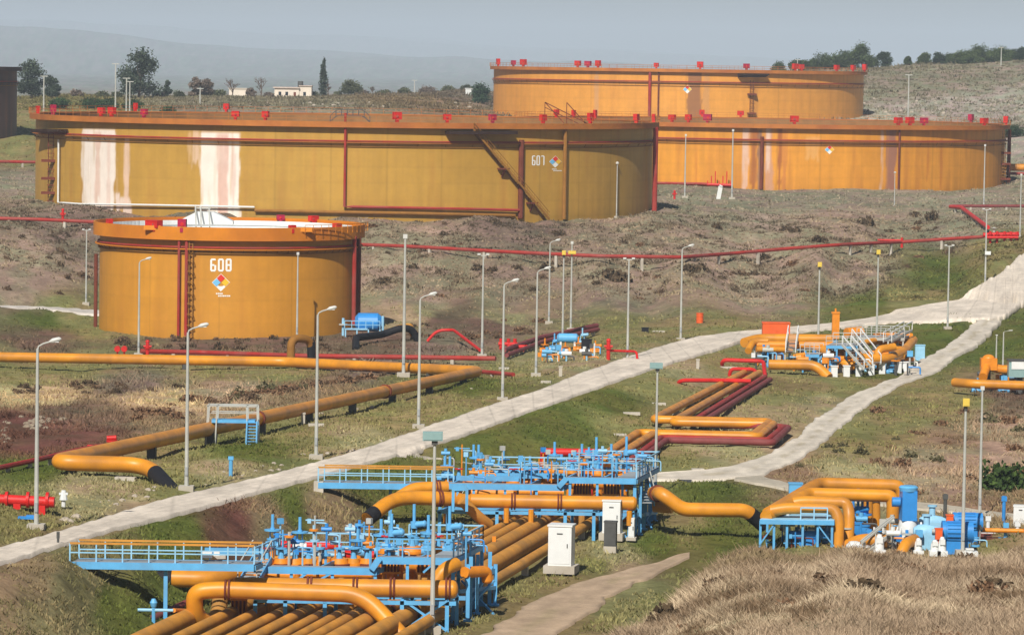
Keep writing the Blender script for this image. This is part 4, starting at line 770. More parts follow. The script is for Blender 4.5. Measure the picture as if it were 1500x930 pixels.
# ------------------------------------------------------------------ white house on the skyline
p = W(430, 139, 1280); p.z = H(p.x, p.y); k = 1280 / F
Ho = thing('house', 'low white house with a flat roof beside the cypress on the skyline', 'house', p)
def hb(name, u0, u1, z0, z1, y0, y1, mat, par=Ho): return MB().box((p.x + ((u0 + u1) / 2 - 430) * k, p.y + (y0 + y1) / 2, p.z + (z0 + z1) / 2), ((u1 - u0) * k, y1 - y0, z1 - z0)).build(name, mat, par, smooth=False)
hb('wall', 402, 438, -1, 2.9, 0, 7, M_WALL); hb('wall', 438, 456, -1, 3.6, .4, 8, M_WALL); r1 = hb('roof', 400, 439, 2.9, 3.3, -.5, 7.5, M_TILE); hb('roof', 437.5, 457, 3.6, 3.85, .1, 8.3, M_TILE)
for u in (410, 420, 446): hb('window', u - 2, u + 2, .6, 1.8, -.06 if u < 438 else .34, .0 if u < 438 else .4, M_GLASS)
hb('door', 430, 433.5, -.5, 1.7, -.06, 0, M_RUST)
MB().cyl(p + Vector((2, 3, 3.3)), p + Vector((2, 3, 5.2)), .9, 14).build('water_tank', M_DGREY, Ho)
q = W(349, 137, 1270); q.z = H(q.x, q.y); Sh = MB().box(q + Vector((0, 0, 1.3)), (5.5, 4, 2.6)); Sh.box(q + Vector((0, 0, 2.7)), (6, 4.6, .2)); tag(Sh.build('shed', M_WALL, smooth=False), 'tiny pale flat roofed shed among the bare trees', 'shed')
q = W(690, 134, 1250); q.z = H(q.x, q.y); Sh = MB().box(q + Vector((0, 0, 1)), (3.4, 3, 2.2)); Sh.box(q + Vector((0, 0, 2.15)), (3.8, 3.4, .18)); tag(Sh.build('shed', M_WHITE, smooth=False), 'tiny white hut left of the highest tank', 'shed')
M_CLOD = paint('weathered tan stone', (146, 132, 114), .95, .3, 2., .05)
# pale rocks on the hillside and in the fields
def rock(u, v, s, label, group, g=G, mat=None):
    p = g(u, v); r = random.Random(int(u * 7 + v)); b = MB(); n = 7; L = []
    for j, (z, q) in enumerate(((-.2, 1), (.35, .95), (.7, .6), (.82, .2))): L += [p + Vector((math.cos(6.28 * i / n) * s * q * r.uniform(.75, 1.2), math.sin(6.28 * i / n) * s * q * r.uniform(.75, 1.2), z * s * r.uniform(.8, 1.1) * .8)) for i in range(n)]
    b.add(L, [(j * n + i, j * n + (i + 1) % n, (j + 1) * n + (i + 1) % n, (j + 1) * n + i) for j in range(3) for i in range(n)] + [tuple(range(3 * n, 4 * n))]); tag(b.build('rock', mat or M_STONE, loc=p, smooth=False), label, 'rock', group)
for i in range(60): rock(rs.uniform(1262, 1500), rs.choice([rs.uniform(140, 178), rs.uniform(150, 172)]), rs.uniform(.25, .7), 'pale rock on the slope below the hilltop trees', 'pale rocks on the right hillside')
for i in range(26): rock(rs.uniform(420, 700), rs.uniform(150, 158), rs.uniform(.3, .7), 'pale stone in the low bank behind the wide tank', 'stones behind the wide tank')
for i in range(22): rock(58 + rs.gauss(0, 14), 620 + rs.gauss(0, 4), rs.uniform(.15, .4), 'pale stone in the heap on the red soil', 'heap of pale stones on the red soil', mat=M_CLOD)
for i in range(12): rock(rs.uniform(0, 14), rs.uniform(618, 650), rs.uniform(.15, .3), 'pale stone in the small pile at the left edge', 'stones at the left edge of the red field', mat=M_CLOD)
for i in range(40): u = rs.uniform(130, 620); rock(u, 742 - (u - 145) * .225 + rs.uniform(-14, 8) * (1.15 - u / 900), rs.uniform(.08, .22), 'pale stone on the gravel verge above the concrete road', 'stones along the road verge')
for u, v, s in [(95, 762, .3), (112, 758, .35), (104, 764, .25), (470, 606, .2), (520, 600, .3), (545, 597, .25), (690, 570, .2)]: rock(u, v, s, 'white stone lying in the grass beside a yellow pipe or the verge', 'white stones in the grass')
# ------------------------------------------------------------------ lamp posts
def lamp_proto(kind):
    T = thing('street_lamp' if kind != 'mast' else 'lamp_mast', '-', 'street lamp', (0, 0, 0)); T['_o'] = (0, 0, 0)
    MB().box((0, 0, .06), (.9, .9, .5)).build('concrete_base', M_CONC, T, smooth=False)
    MB().tube([(0, 0, .2), (0, 0, 3), (0, 0, 9.6 if kind == 'arm' else 9.75)], .1, 9, True, [.13, .115, .075]).build('pole', M_GALV, T)
    MB().box((0, -.13, 1.2), (.16, .1, .5)).build('service_door', M_GREY, T, smooth=False)
    if kind == 'arm':
        MB().tube([(0, 0, 9.5), (.06, 0, 9.72), (.3, 0, 9.86), (.75, 0, 10.0)], .05, 7).build('arm', M_GALV, T)
        b = MB(); b.tube([(.62, 0, 9.97), (.8, 0, 10.03), (1.15, 0, 10.12), (1.25, 0, 10.14)], .1, 8, True, [.05, .13, .12, .04]); h = b.build('lamp_head', M_LAMP, T)
        MB().box((.95, 0, 9.97), (.34, .16, .04)).build('lens', M_WHITE, h, smooth=False)
    elif kind == 'box':
        h = MB().box((0, -.12, 9.85), (.42, .3, .5)).build('lamp_head', M_YEL, T, smooth=False); MB().box((0, -.28, 9.85), (.34, .03, .4)).build('lens', M_YEL, h, smooth=False); MB().cyl((0, 0, 9.3), (0, 0, 9.62), .12, 8).build('bracket', M_DGREY, T)
    elif kind == 'panel':
        MB().box((0, -.05, 9.62), (.3, .2, .24)).build('bracket', M_DGREY, T, smooth=False); h = MB().box((-.1, -.1, 9.94), (1.0, .35, .46)).build('lamp_head', M_TEAL, T, smooth=False); MB().box((-.1, -.29, 9.94), (.9, .03, .36)).build('lens', M_TEAL, h, smooth=False)
    elif kind == 'tee':
        MB().beam((-.5, 0, 9.8), (.5, 0, 9.8), .1).build('crossbar', M_GALV, T, smooth=False)
        for s in (-.42, .42): MB().box((s, -.08, 9.92), (.3, .24, .16)).build('lamp_head', M_LAMP, T, smooth=False)
    elif kind == 'globe': MB().tube([(0, 0, 9.6), (0, 0, 9.75), (0, 0, 10.0), (0, 0, 10.15)], .2, 10, True, [.1, .3, .3, .06]).build('lamp_head', M_LAMP, T)
    else: MB().box((0, 0, 9.9), (.3, .2, .3)).build('lamp_head', M_LAMP, T, smooth=False)
    return T
PROT = {k: lamp_proto(k) for k in ('arm', 'box', 'panel', 'tee', 'globe', 'mast')}; USED = set()
LG = dict(road='lamp posts along the concrete road', field='lamp posts on the plain', top='lamp posts on the tank terrace', far='thin lamp posts on the skyline')
def lamp(kind, u, v, vt, label, grp=None, g=G, rz=0., z=None, gp=None):
    p = g(u, v) if z is None else Gz(u, v, z)
    ut = u + (v - vt) * .0150; top = W(ut, vt, p.y); h = top.z - p.z
    if kind in USED: o = copy_tree(PROT[kind])
    else: o = PROT[kind]; USED.add(kind)
    o.location = p - Vector((0, 0, .02)); s = h / 10.; o.scale = (max(s, .75), max(s, .75), s); o.rotation_euler = (0, 0, rz); tag(o, label, 'street lamp', LG.get(grp)); return o
A = 'arm'
lamp(A, 53, 775, 499, 'tall lamp post standing alone left of the long yellow pipe, nearest the left edge', 'road')
lamp(A, 273, 718, 477, 'curved arm lamp post rising just right of the black sleeve where the yellow pipe dives', 'road')
lamp(A, 463, 672, 452, 'curved arm lamp post in front of the right part of the 608 tank', 'road')
lamp(A, 613, 627, 431, 'curved arm lamp post right of the elbow of the long yellow pipe', 'road')
lamp(A, 736, 587, 411, 'curved arm lamp post by the road, left of the small blue and yellow valve set', 'road')
lamp(A, 785, 551, 393, 'curved arm lamp post just left of the small blue and yellow valve set', 'field')
lamp('tee', 919, 528, 377, 'lamp post with a short crossbar beside the red hydrant and the road', 'road')
lamp(A, 997, 499, 360, 'curved arm lamp post at the road bend left of the orange barrel', 'road')
lamp(A, 804, 474, 352, 'curved arm lamp post at the foot of the embankment behind the valve set', 'field')
lamp('box', 824, 500, 368, 'slim post with a small yellow box on top, in the middle of the valve set', 'field')
lamp('mast', 836, 484, 354, 'bare mast with no arm just right of the yellow topped post', 'field')
lamp('mast', 591, 552, 344, 'tall plain mast right of the 608 tank, nearest the yellow pipe', 'field')
lamp('tee', 706, 523, 371, 'post with a short crossbar right of the small red pipe arch', 'field')
lamp(A, 203, 521, 379, 'slender lamp post in front of the left part of the 608 tank', 'field')
lamp('mast', 435, 497, 370, 'slender plain mast in front of the right part of the 608 tank', 'field')
lamp('tee', 126, 446, 335, 'lamp post with a small head on the bank left of the 608 tank', 'field')
lamp('globe', 903, 319, 238, 'post with a round lamp in front of the right end of the widest tank', 'top')
lamp('mast', 1003, 290, 197, 'plain mast in front of the left end of the right tank', 'top')
lamp('mast', 1072, 292, 190, 'plain mast before the stained plates of the right tank', 'top')
lamp('globe', 1310, 302, 252, 'short post with a round lamp before the right part of the right tank', 'top')
lamp('mast', 1441, 304, 212, 'tall mast at the right end of the right tank', 'top')
lamp('tee', 1443, 418, 305, 'lamp post with a white box halfway up beside the red valve cluster at the right', 'road')
lamp('tee', 1388, 482, 358, 'plain lamp post standing where the road widens', 'road')
lamp('box', 1198, 527, 385, 'lamp post with a yellow head before the orange red box of the far station', 'field')
lamp('box', 1284, 502, 367, 'lamp post with a yellow head at the right half of the far pipe station', 'field')
lamp('box', 1410, 812, 585, 'tall lamp post with a yellow head in front of the blue motors', 'field', z=1.)
lamp('mast', 1435, 756, 566, 'tall mast left of the round green bush', 'field', z=1.)
lamp('panel', 633, 926, 636, 'tall lamp post with a flat grey panel before the nearest valve platform', 'field', z=1.)
lamp('panel', 960, 722, 534, 'lamp post with a flat grey panel right of the rear valve platform', 'field', z=1.)
lamp('mast', 1459, 537, 490, 'short post left of the small lamp by the pipe skid at the right edge', 'field'); lamp(A, 1469, 541, 484, 'short lamp post with an arm behind the pipe skid at the right edge', 'field')
lamp('mast', 1494, 348, 255, 'pale mast cut by the right edge beside the red valve cluster', 'top')
def far_post(u, v, vt, label, d):
    p = W(u, v, d); p.z = H(p.x, p.y); ut = u + (v - vt) * .015; h = W(ut, vt, d).z - p.z; b = MB(); b.cyl(p, p + Vector((0, 0, h)), .22, 6, .14); b.beam(p + Vector((-.9, 0, h)), p + Vector((.9, 0, h)), .2); tag(b.build('lamp_post', M_GALV, loc=p), label, 'lamp post', LG['far'])
for a in [(169, 158, 94, 'tallest thin post left of the tall eucalyptus', 985), (185, 157, 115, 'thin post with a crossbar in front of the tall eucalyptus', 985), (190, 157, 120, 'shorter thin post right beside the crossbar post before the eucalyptus', 990), (64, 156, 112, 'thin post in front of the trees at the left edge', 985), (293, 153, 130, 'short thin post below the round grey green tree', 1060),
          (1330, 178, 110, 'pale post on the slope right of the highest tank', 1010), (1466, 110, 70, 'post among the trees on the right hilltop', 1390), (1168, 104, 88, 'thin post in the hilltop hedge', 1400), (607, 140, 118, 'thin post right of the bare sapling on the skyline', 1300)]: far_post(*a)
# ------------------------------------------------------------------ pipes
def onland(u, v, h): p = G(u, v); p.z += h; return p
def pipe(name, label, pts, r, mat, cat='pipe', group=None, R=None, n=14, flanges=(), sleeves=(), feet=0, smooth=True, fmat=None, footmat=None, cap=False):
    P = fillet(pts, R if R is not None else r * 3.2); b = MB(); b.tube(P, r, n); 
    if cap: b.dome(P[-1], P[-1] - P[-2], r, r * .55, n)
    o = tag(b.build(name, mat, loc=P[0]), label, cat, group)
    for (i, t) in flanges:
        a, c = Vector(pts[i]), Vector(pts[i + 1]); d = (c - a).normalized(); q = a.lerp(c, t); b = MB()
        for s in (-1, 1): b.cyl(q + d * (s * .09 - .05), q + d * (s * .09 + .05), r * 1.22, n)
        b.build('flange', fmat or M_RUST if r > .35 else mat, o)
    for (i, t0, t1) in sleeves:
        a, c = Vector(pts[i]), Vector(pts[i + 1]); MB().cyl(a.lerp(c, t0), a.lerp(c, t1), r * 1.05, n).build('sleeve', M_BLK, o)
    if feet:
        for i in range(len(pts) - 1):
            a, c = Vector(pts[i]), Vector(pts[i + 1]); L = (c - a).length
            if abs((c - a).normalized().z) > .5: continue
            k = int(L / feet)
            for j in range(k):
                q = a.lerp(c, (j + .5) / k); g = H(q.x, q.y)
                if q.z - r - g > .04: MB().box((q.x, q.y, (q.z - r * .6 + g - .2) / 2), (.36, r * 1.2, q.z - r * .6 - g + .2), math.atan2((c - a).y, (c - a).x)).build('support_foot', footmat or M_CONC, o, smooth=False)
    return o
# the long yellow pipe: along the foot of the 608 tank, round the elbow, back beside the road and into the ground
a0 = onland(-190, 529, .62); a1 = onland(420, 539, .62); a1b = onland(560, 547, .66); a2 = onland(702, 554, .66)
m1 = onland(540, 606, .85); a3 = onland(78, 699, .95); a4 = onland(216, 703, .95); a5 = onland(262, 716, -.6)
m0 = a2.lerp(a3, .33); 
pipe('pipeline', 'long yellow ochre pipe that doubles back at an elbow and dives into the ground', [a0, a1, a1b, a2, a3, a4, a5], .5, M_OCH, group=None, R=1.6, flanges=[(3, .3), (3, .62)], sleeves=[(5, .25, .98)], feet=14, footmat=M_DGREY)
pa = onland(436, 533, 0)
pipe('vent_pipe', 'thick rusty ochre inverted U pipe standing at the foot of the 608 tank', [pa + Vector((-.7, 0, -.2)), pa + Vector((-.7, .2, 2.6)), pa + Vector((1.2, 2., 2.4)), pa + Vector((1.35, 2.2, -.4))], .42, M_STAIR, R=1.0, sleeves=[(2, .1, .98)])
# red fire mains
def rpipe(label, pts, r=.2, mat=M_REDP, group='red fire water pipes', feet=6, h=.55, R=None, name='fire_main'): return pipe(name, label, [p if isinstance(p, Vector) else onland(p[0], p[1], p[2] if len(p) > 2 else h) for p in pts], r, mat, 'pipe', group, R, 8, feet=feet)
rpipe('red fire main along the embankment bench with pale sleepers under it', [(505, 366, .8), (590, 369, .8), (750, 378, .8), (880, 384, .8), (1000, 386.5, .9), (1070, 383, 1.1), (1150, 378, 1.3), (1230, 373, 1.4), (1320, 366.5, 1.2), (1440, 357, 1.0)], .25, M_REDP, feet=7)
rpipe('red pipe running past the foot of the 608 tank behind the yellow pipe', [(206, 522), (300, 524), (440, 529), (600, 531), (726, 533)], .24)
rpipe('short red pipe continuing right of the yellow pipe elbow', [(690, 549, .4), (752, 554, .35)], .2)
rpipe('red pipe along the left edge of the brown soil field', [(-150, 728, .45), (60, 682, .45), (112, 668, .4), (150, 661, .4)], .17, M_REDP, feet=4)
rpipe('red pipe on the bank at the far left beyond the embankment road', [(-170, 322), (50, 327), (140, 331)], .25, M_REDP)
rpipe('thin red pipe on the slope left of the widest tank', [(-170, 238), (55, 242)], .3, M_REDP)
rpipe('dark red pipe crossing the terrace toward the right edge', [(1395, 308, .7), (1500, 308, .7), (1620, 308, .7)], .25, M_MAR)
p0 = onland(1392, 309, .7); p1 = onland(1408, 312, .9); p2 = onland(1447, 342, .9)
rpipe('bright red pipe running diagonally down to the red valve cluster', [p0, p1, p2], .32, M_RED, R=1.5)
g0 = onland(630, 500, .1); rpipe('small red pipe arch behind the plain mast', [onland(626, 501, .1), W(640, 484, onland(626, 501, 0).y), W(664, 483, onland(664, 502, 0).y), onland(703, 517, .3)], .17, M_RED, feet=0, R=1.)
pipe('pipe', 'yellow pipe leaving the right tank at the right edge', [W(1462, 245, 835), W(1530, 246, 835)], .75, M_OCH)
rpipe('pale red pipe below the yellow pipe at the right edge', [W(1462, 254, 838), W(1530, 255, 838)], .3, M_REDP, feet=0)
# ------------------------------------------------------------------ small gear, each a thing with parts
def valve(p, h, label, mat=M_BLUE, kind=0, group=None, name='gate_valve', bodymat=None, w=1.):
    p = Vector(p); T = thing(name, label, 'valve', p, group); bm = bodymat or mat
    b = MB(); b.tube([p, p + Vector((0, 0, h * .12)), p + Vector((0, 0, h * .3))], .3 * w, 10, True, [.2 * w, .34 * w, .26 * w])
    b.cyl(p + Vector((-.36 * w, 0, h * .1)), p + Vector((.36 * w, 0, h * .1)), .24 * w, 10); b.build('valve_body', bm, T)
    b = MB()
    for s in (-.13, .13): b.beam(p + Vector((s * w, 0, h * .28)), p + Vector((s * w, 0, h * .55)), .07)
    b.cyl(p + Vector((0, 0, h * .27)), p + Vector((0, 0, h * .31)), .32 * w, 10); b.build('yoke', mat, T)
    if kind == 1:
        b = MB(); b.cyl(p + Vector((0, 0, h * .5)), p + Vector((0, 0, h * .64)), .2, 10); b.cyl(p + Vector((0, 0, h * .57)), p + Vector((.55, -.2, h * .60)), .17, 10); b.dome(p + Vector((.55, -.2, h * .6)), (.55, -.2, .03), .2, .15); b.build('actuator', mat, T)
    else:
        b = MB(); b.cyl(p + Vector((0, 0, h * .53)), p + Vector((0, 0, h * .57)), .45, 14); b.cyl(p + Vector((0, 0, h * .5)), p + Vector((0, 0, h * .62)), .13, 8); b.build('handwheel', mat, T)
    b = MB()
    for s in ((-.16, .16) if kind == 2 else (0,)): b.cyl(p + Vector((s, 0, h * .5)), p + Vector((s, 0, h)), .085, 8)
    b.build('stem_tube', mat, T); return T
def cabinet(u, v, w, d, h, label, mat=M_WHITE, z=1., basew=1.25, rz=-.2, bh=.45):
    p = Gz(u, v, z); T = thing('electrical_cabinet', label, 'cabinet', p); c, s = math.cos(rz), math.sin(rz)
    def loc(x, y, zz): return p + Vector((x * c - y * s, x * s + y * c, zz))
    MB().box(loc(0, 0, bh / 2), (w * basew, d * basew, bh), rz).build('plinth', M_CONC, T, smooth=False)
    MB().box(loc(0, 0, bh + h / 2), (w, d, h), rz).build('housing', mat, T, smooth=False)
    MB().box(loc(0, 0, bh + h + .05), (w * 1.08, d * 1.08, .1), rz).build('roof', mat, T, smooth=False)
    dr = MB(); dr.box(loc(0, -d / 2 - .012, bh + h * .5), (w * .88, .02, h * .9), rz); o = dr.build('door', mat, T, smooth=False)
    MB().box(loc(w * .33, -d / 2 - .05, bh + h * .52), (.05, .05, .22), rz).build('handle', M_DGREY, o, smooth=False); MB().box(loc(.0, -d / 2 - .03, bh + h * .82), (w * .25, .02, .07), rz).build('vent_grille', M_DGREY, o, smooth=False)
    return T
cabinet(822, 838, 1.35, 1.15, 2.25, 'large white cabinet on a concrete plinth right of the nearest bundle of pipes', basew=1.35)
cabinet(897, 790, 1.1, 1.0, 1.95, 'white cabinet behind the slim grey one, in front of the rear platform', basew=1.35)
cabinet(894, 809, .72, .5, 1.42, 'slim grey cabinet on a white block before the second white cabinet', M_DGREY, basew=1.05, bh=.4)
cabinet(925, 791, .36, .3, 1.1, 'narrow white pillar box right of the second white cabinet', basew=1.7, bh=.2)
p = G(1347, 528); T = MB().box(p + Vector((0, 0, .85)), (1.0, .8, 1.5)); T.box(p + Vector((0, 0, 1.62)), (1.1, .9, .08)); T.box(p + Vector((0, 0, .05)), (1.1, .9, .2)); tag(T.build('electrical_cabinet', M_PALE, smooth=False), 'small pale blue cabinet at the right end of the far pipe station', 'cabinet')
def hydrant(p, label, h=1.6, group='red hydrants'):
    T = thing('fire_hydrant', label, 'hydrant', p, group); b = MB(); b.cyl(p + Vector((0, 0, -.1)), p + Vector((0, 0, h)), .2, 10); b.cyl(p + Vector((0, 0, h * .55)), p + Vector((0, 0, h * .62)), .32, 10); b.build('barrel', M_RED, T); MB().dome(p + Vector((0, 0, h)), (0, 0, 1), .24, .2).build('cap', M_RED, T)
    b = MB()
    for s in (-1, 1): b.cyl(p + Vector((0, 0, h * .7)), p + Vector((s * .42, 0, h * .7)), .11, 8)
    b.build('outlet', M_RED, T); return T
hydrant(onland(891, 527, 0), 'tall red hydrant left of the crossbar lamp post by the road', 1.9)
rpipe('short red pipe running right from the tall hydrant', [onland(893, 527, .9), onland(932, 528, .9), onland(934, 529, 0)], .12, M_RED, feet=0)
hydrant(onland(216, 523, 0), 'red hydrant in front of the left part of the 608 tank', 1.6); hydrant(onland(92, 326, 0), 'red hydrant on the bank below the left end of the widest tank', 1.8)
hydrant(onland(988, 292, 0), 'red hydrant on the terrace right of the widest tank', 1.4)
for u in (172, 182):
    p = onland(u, 522, 0); b = MB(); b.cyl(p + Vector((0, -.3, .8)), p + Vector((0, .3, .8)), .32, 12); b.cyl(p, p + Vector((0, 0, .7)), .1, 8); b.box(p + Vector((0, 0, .04)), (.6, .5, .12)); tag(b.build('hose_reel', M_RED), 'small red hose reel left of the hydrant by the 608 tank', 'hose reel', 'hose reels by the 608 tank')
# orange barrel
p = onland(1025, 473, 0); T = thing('barrel', 'orange barrel standing alone at the foot of the embankment', 'barrel', p); b = MB()
b.tube([p, p + Vector((0, 0, 1.15))], .42, 14); b.build('drum', M_ORR, T); b = MB()
for z in (.35, .78, 1.14): b.cyl(p + Vector((0, 0, z - .03)), p + Vector((0, 0, z + .03)), .45, 14)
b.build('hoop', M_ORR, T)
# red valve sets at the left
def redset(p, label, k=1.):
    T = thing('fire_valve_set', label, 'valve set', p); b = MB(); b.tube([p + Vector((-1.6, 0, .7)), p + Vector((3.0, -.1, .55))], .3 * k, 12); b.build('main_pipe', M_RED, T)
    for x in (-1.2, .3, 1.5, 2.6): MB().cyl(p + Vector((x - .08, 0, .65)), p + Vector((x + .08, 0, .65)), .46 * k, 14).build('flange', M_RED, T)
    b = MB(); b.tube([p + Vector((-.9, .1, .7)), p + Vector((-.9, .1, 2.1))], .34 * k, 12); b.cyl(p + Vector((-.9, .1, 1.35)), p + Vector((-.9, .1, 1.5)), .5 * k, 12); b.dome(p + Vector((-.9, .1, 2.1)), (0, 0, 1), .42 * k, .3); b.build('riser', M_RED, T)
    for x in (-1, .9, 2.3): MB().box(p + Vector((x, 0, .15)), (.4, .6, .6)).build('support_foot', M_RED, T, smooth=False)
    return T
redset(Gz(2, 748, 4.55), 'bright red valve set with a thick riser at the left edge beside the road')
p = Gz(93, 742, 4.5); b = MB(); b.cyl(p, p + Vector((0, 0, .5)), .12, 8); b.tube([p + Vector((0, 0, .4)), p + Vector((0, 0, .6)), p + Vector((0, 0, .95))], .2, 8, True, [.24, .2, .12]); b.box(p + Vector((0, 0, .75)), (.5, .2, .12)); tag(b.build('capped_valve', M_WHITE), 'white capped valve at the right end of the bright red valve set', 'valve')
p = onland(164, 664, 0); T = thing('fire_monitor', 'stubby red fire monitor standing behind the end of the long yellow pipe', 'fire monitor', p)
MB().cyl(p, p + Vector((0, 0, .9)), .26, 10).build('riser', M_RED, T); b = MB(); b.cyl(p + Vector((0, 0, .35)), p + Vector((0, 0, .48)), .42, 12); b.cyl(p + Vector((0, 0, .8)), p + Vector((0, 0, .93)), .4, 12); b.build('flange', M_RED, T); b = MB(); b.cyl(p + Vector((-.35, 0, 1.05)), p + Vector((.3, 0, 1.1)), .17, 10); b.build('barrel_head', M_RED, T)
p = onland(135, 664, .1); b = MB(); b.tube([p + Vector((-.35, 0, 0)), p + Vector((-.3, 0, .45)), p + Vector((.3, 0, .45)), p + Vector((.35, 0, 0))], .07, 8); tag(b.build('pipe_hoop', M_RED), 'low red pipe hoop left of the stubby fire monitor', 'pipe hoop')
p = onland(338, 697, 0); b = MB(); b.cyl(p, p + Vector((0, 0, 1.1)), .13, 8); b.box(p + Vector((0, 0, 1.15)), (.34, .3, .22)); tag(b.build('marker_post', M_BLUE), 'pale blue marker post on the verge right of the yellow pipe end', 'marker post')
p = onland(85, 800, 0); b = MB(); b.cyl(p, p + Vector((0, 0, .75)), .07, 6); b.box(p + Vector((0, 0, .6)), (.16, .1, .34)); tag(b.build('marker_post', M_DGREY, loc=p), 'thin dark marker post on the near edge of the road at the left', 'marker post')
for u, v, l in ((821, 551, 'grey marker stump on the far verge of the road near the valve set'), (1022, 540, 'grey white stump beside the red pipes at the near edge of the road'), (444, 622, 'short pale stump beside the long yellow pipe')):
    p = onland(u, v, 0); b = MB(); b.box(p + Vector((0, 0, .4)), (.3, .3, .9)); b.box(p + Vector((0, 0, .88)), (.38, .38, .12)); tag(b.build('marker_post', M_CONC, smooth=False), l, 'marker post')
p = onland(452, 623, 0)
# white sleepers lying about
for (u, v, w, l) in [(184, 703, 1.3, 'white concrete sleeper under the yellow pipe end'), (965, 487, 1.5, 'white slab lying by the curved arm lamp at the road bend'), (318, 815, .9, 'pale slab on the slope beyond the walkway'), (800, 561, .9, 'pale slab on the verge of the road by the valve set'), (1022, 690, .9, 'white slab on the gravel track'), (463, 624, 1.2, 'white block at the foot of the short stump by the pipe'), (1190, 757, .8, 'white slab right of the blue sleeve'), (738, 541, 1.0, 'pale slab between two lamp posts by the valve set')]:
    p = onland(u, v, .05); tag(MB().box(p, (w, .5, .3), rs.uniform(-.2, .2)).build('concrete_block', M_CONC, smooth=False), l, 'concrete block')
p = onland(40, 762, .1); b = MB(); b.box(p + Vector((0, 0, .06)), (1.0, .4, .14)); b.box(p + Vector((.2, 0, .16)), (.5, .3, .1)); tag(b.build('tarpaulin', M_DBL, smooth=False), 'small folded blue tarpaulin on the grass below the red valve set', 'tarpaulin')
# crossover bridge over the long yellow pipe
p = onland(335, 652, 0); k = p.y / F; T = thing('crossover_bridge', 'grey and blue crossover bridge with stairs straddling the long yellow pipe', 'footbridge', p)
zt = 2.85; fr = MB(); x0, x1 = -32 * k, 42 * k
for y, hh in ((-.6, 0), (.7, 0)):
    for x in (x0 + .1, x0 + .75, x1 - .75, x1): fr.beam(p + Vector((x - (.15 if x < 0 else -.1), y, -.2)), p + Vector((x, y, zt)), .1)
    fr.beam(p + Vector((x0, y, zt)), p + Vector((x1, y, zt)), .1); fr.beam(p + Vector((x0 + .3, y, zt - .5)), p + Vector((x1, y, zt - .5)), .06)
fr.build('handrail_frame', M_GALV, T, smooth=False)
MB().box(p + Vector(((x0 + x1) / 2 + .1, .05, 1.75)), (x1 - x0 - .5, 1.2, .22)).build('deck', M_BLUE, T, smooth=False)
b = MB()
for y in (-.65, .65): b.beam(p + Vector((x1 - .75, y - .3, -.1)), p + Vector((x1 - .7, y, 1.8)), .1, .2); b.beam(p + Vector((x1 + .0, y - .3, -.1)), p + Vector((x1 + .0, y, 1.8)), .1, .2)
for i in range(8): b.box(p + Vector((x1 - .35, -.75 + i * .03, .15 + i * .22)), (.7, .25, .05))
b.build('stairs', M_BLUE, T, smooth=False)
b = MB()
for i in range(7): b.box(p + Vector((x0 + .25, -.2, .1 + i * .2)), (.6, .25, .05))
b.box(p + Vector((x0 + .3, -.72, .65)), (.55, .04, 1.1)); b.build('rear_stairs', M_DGREY, T, smooth=False)
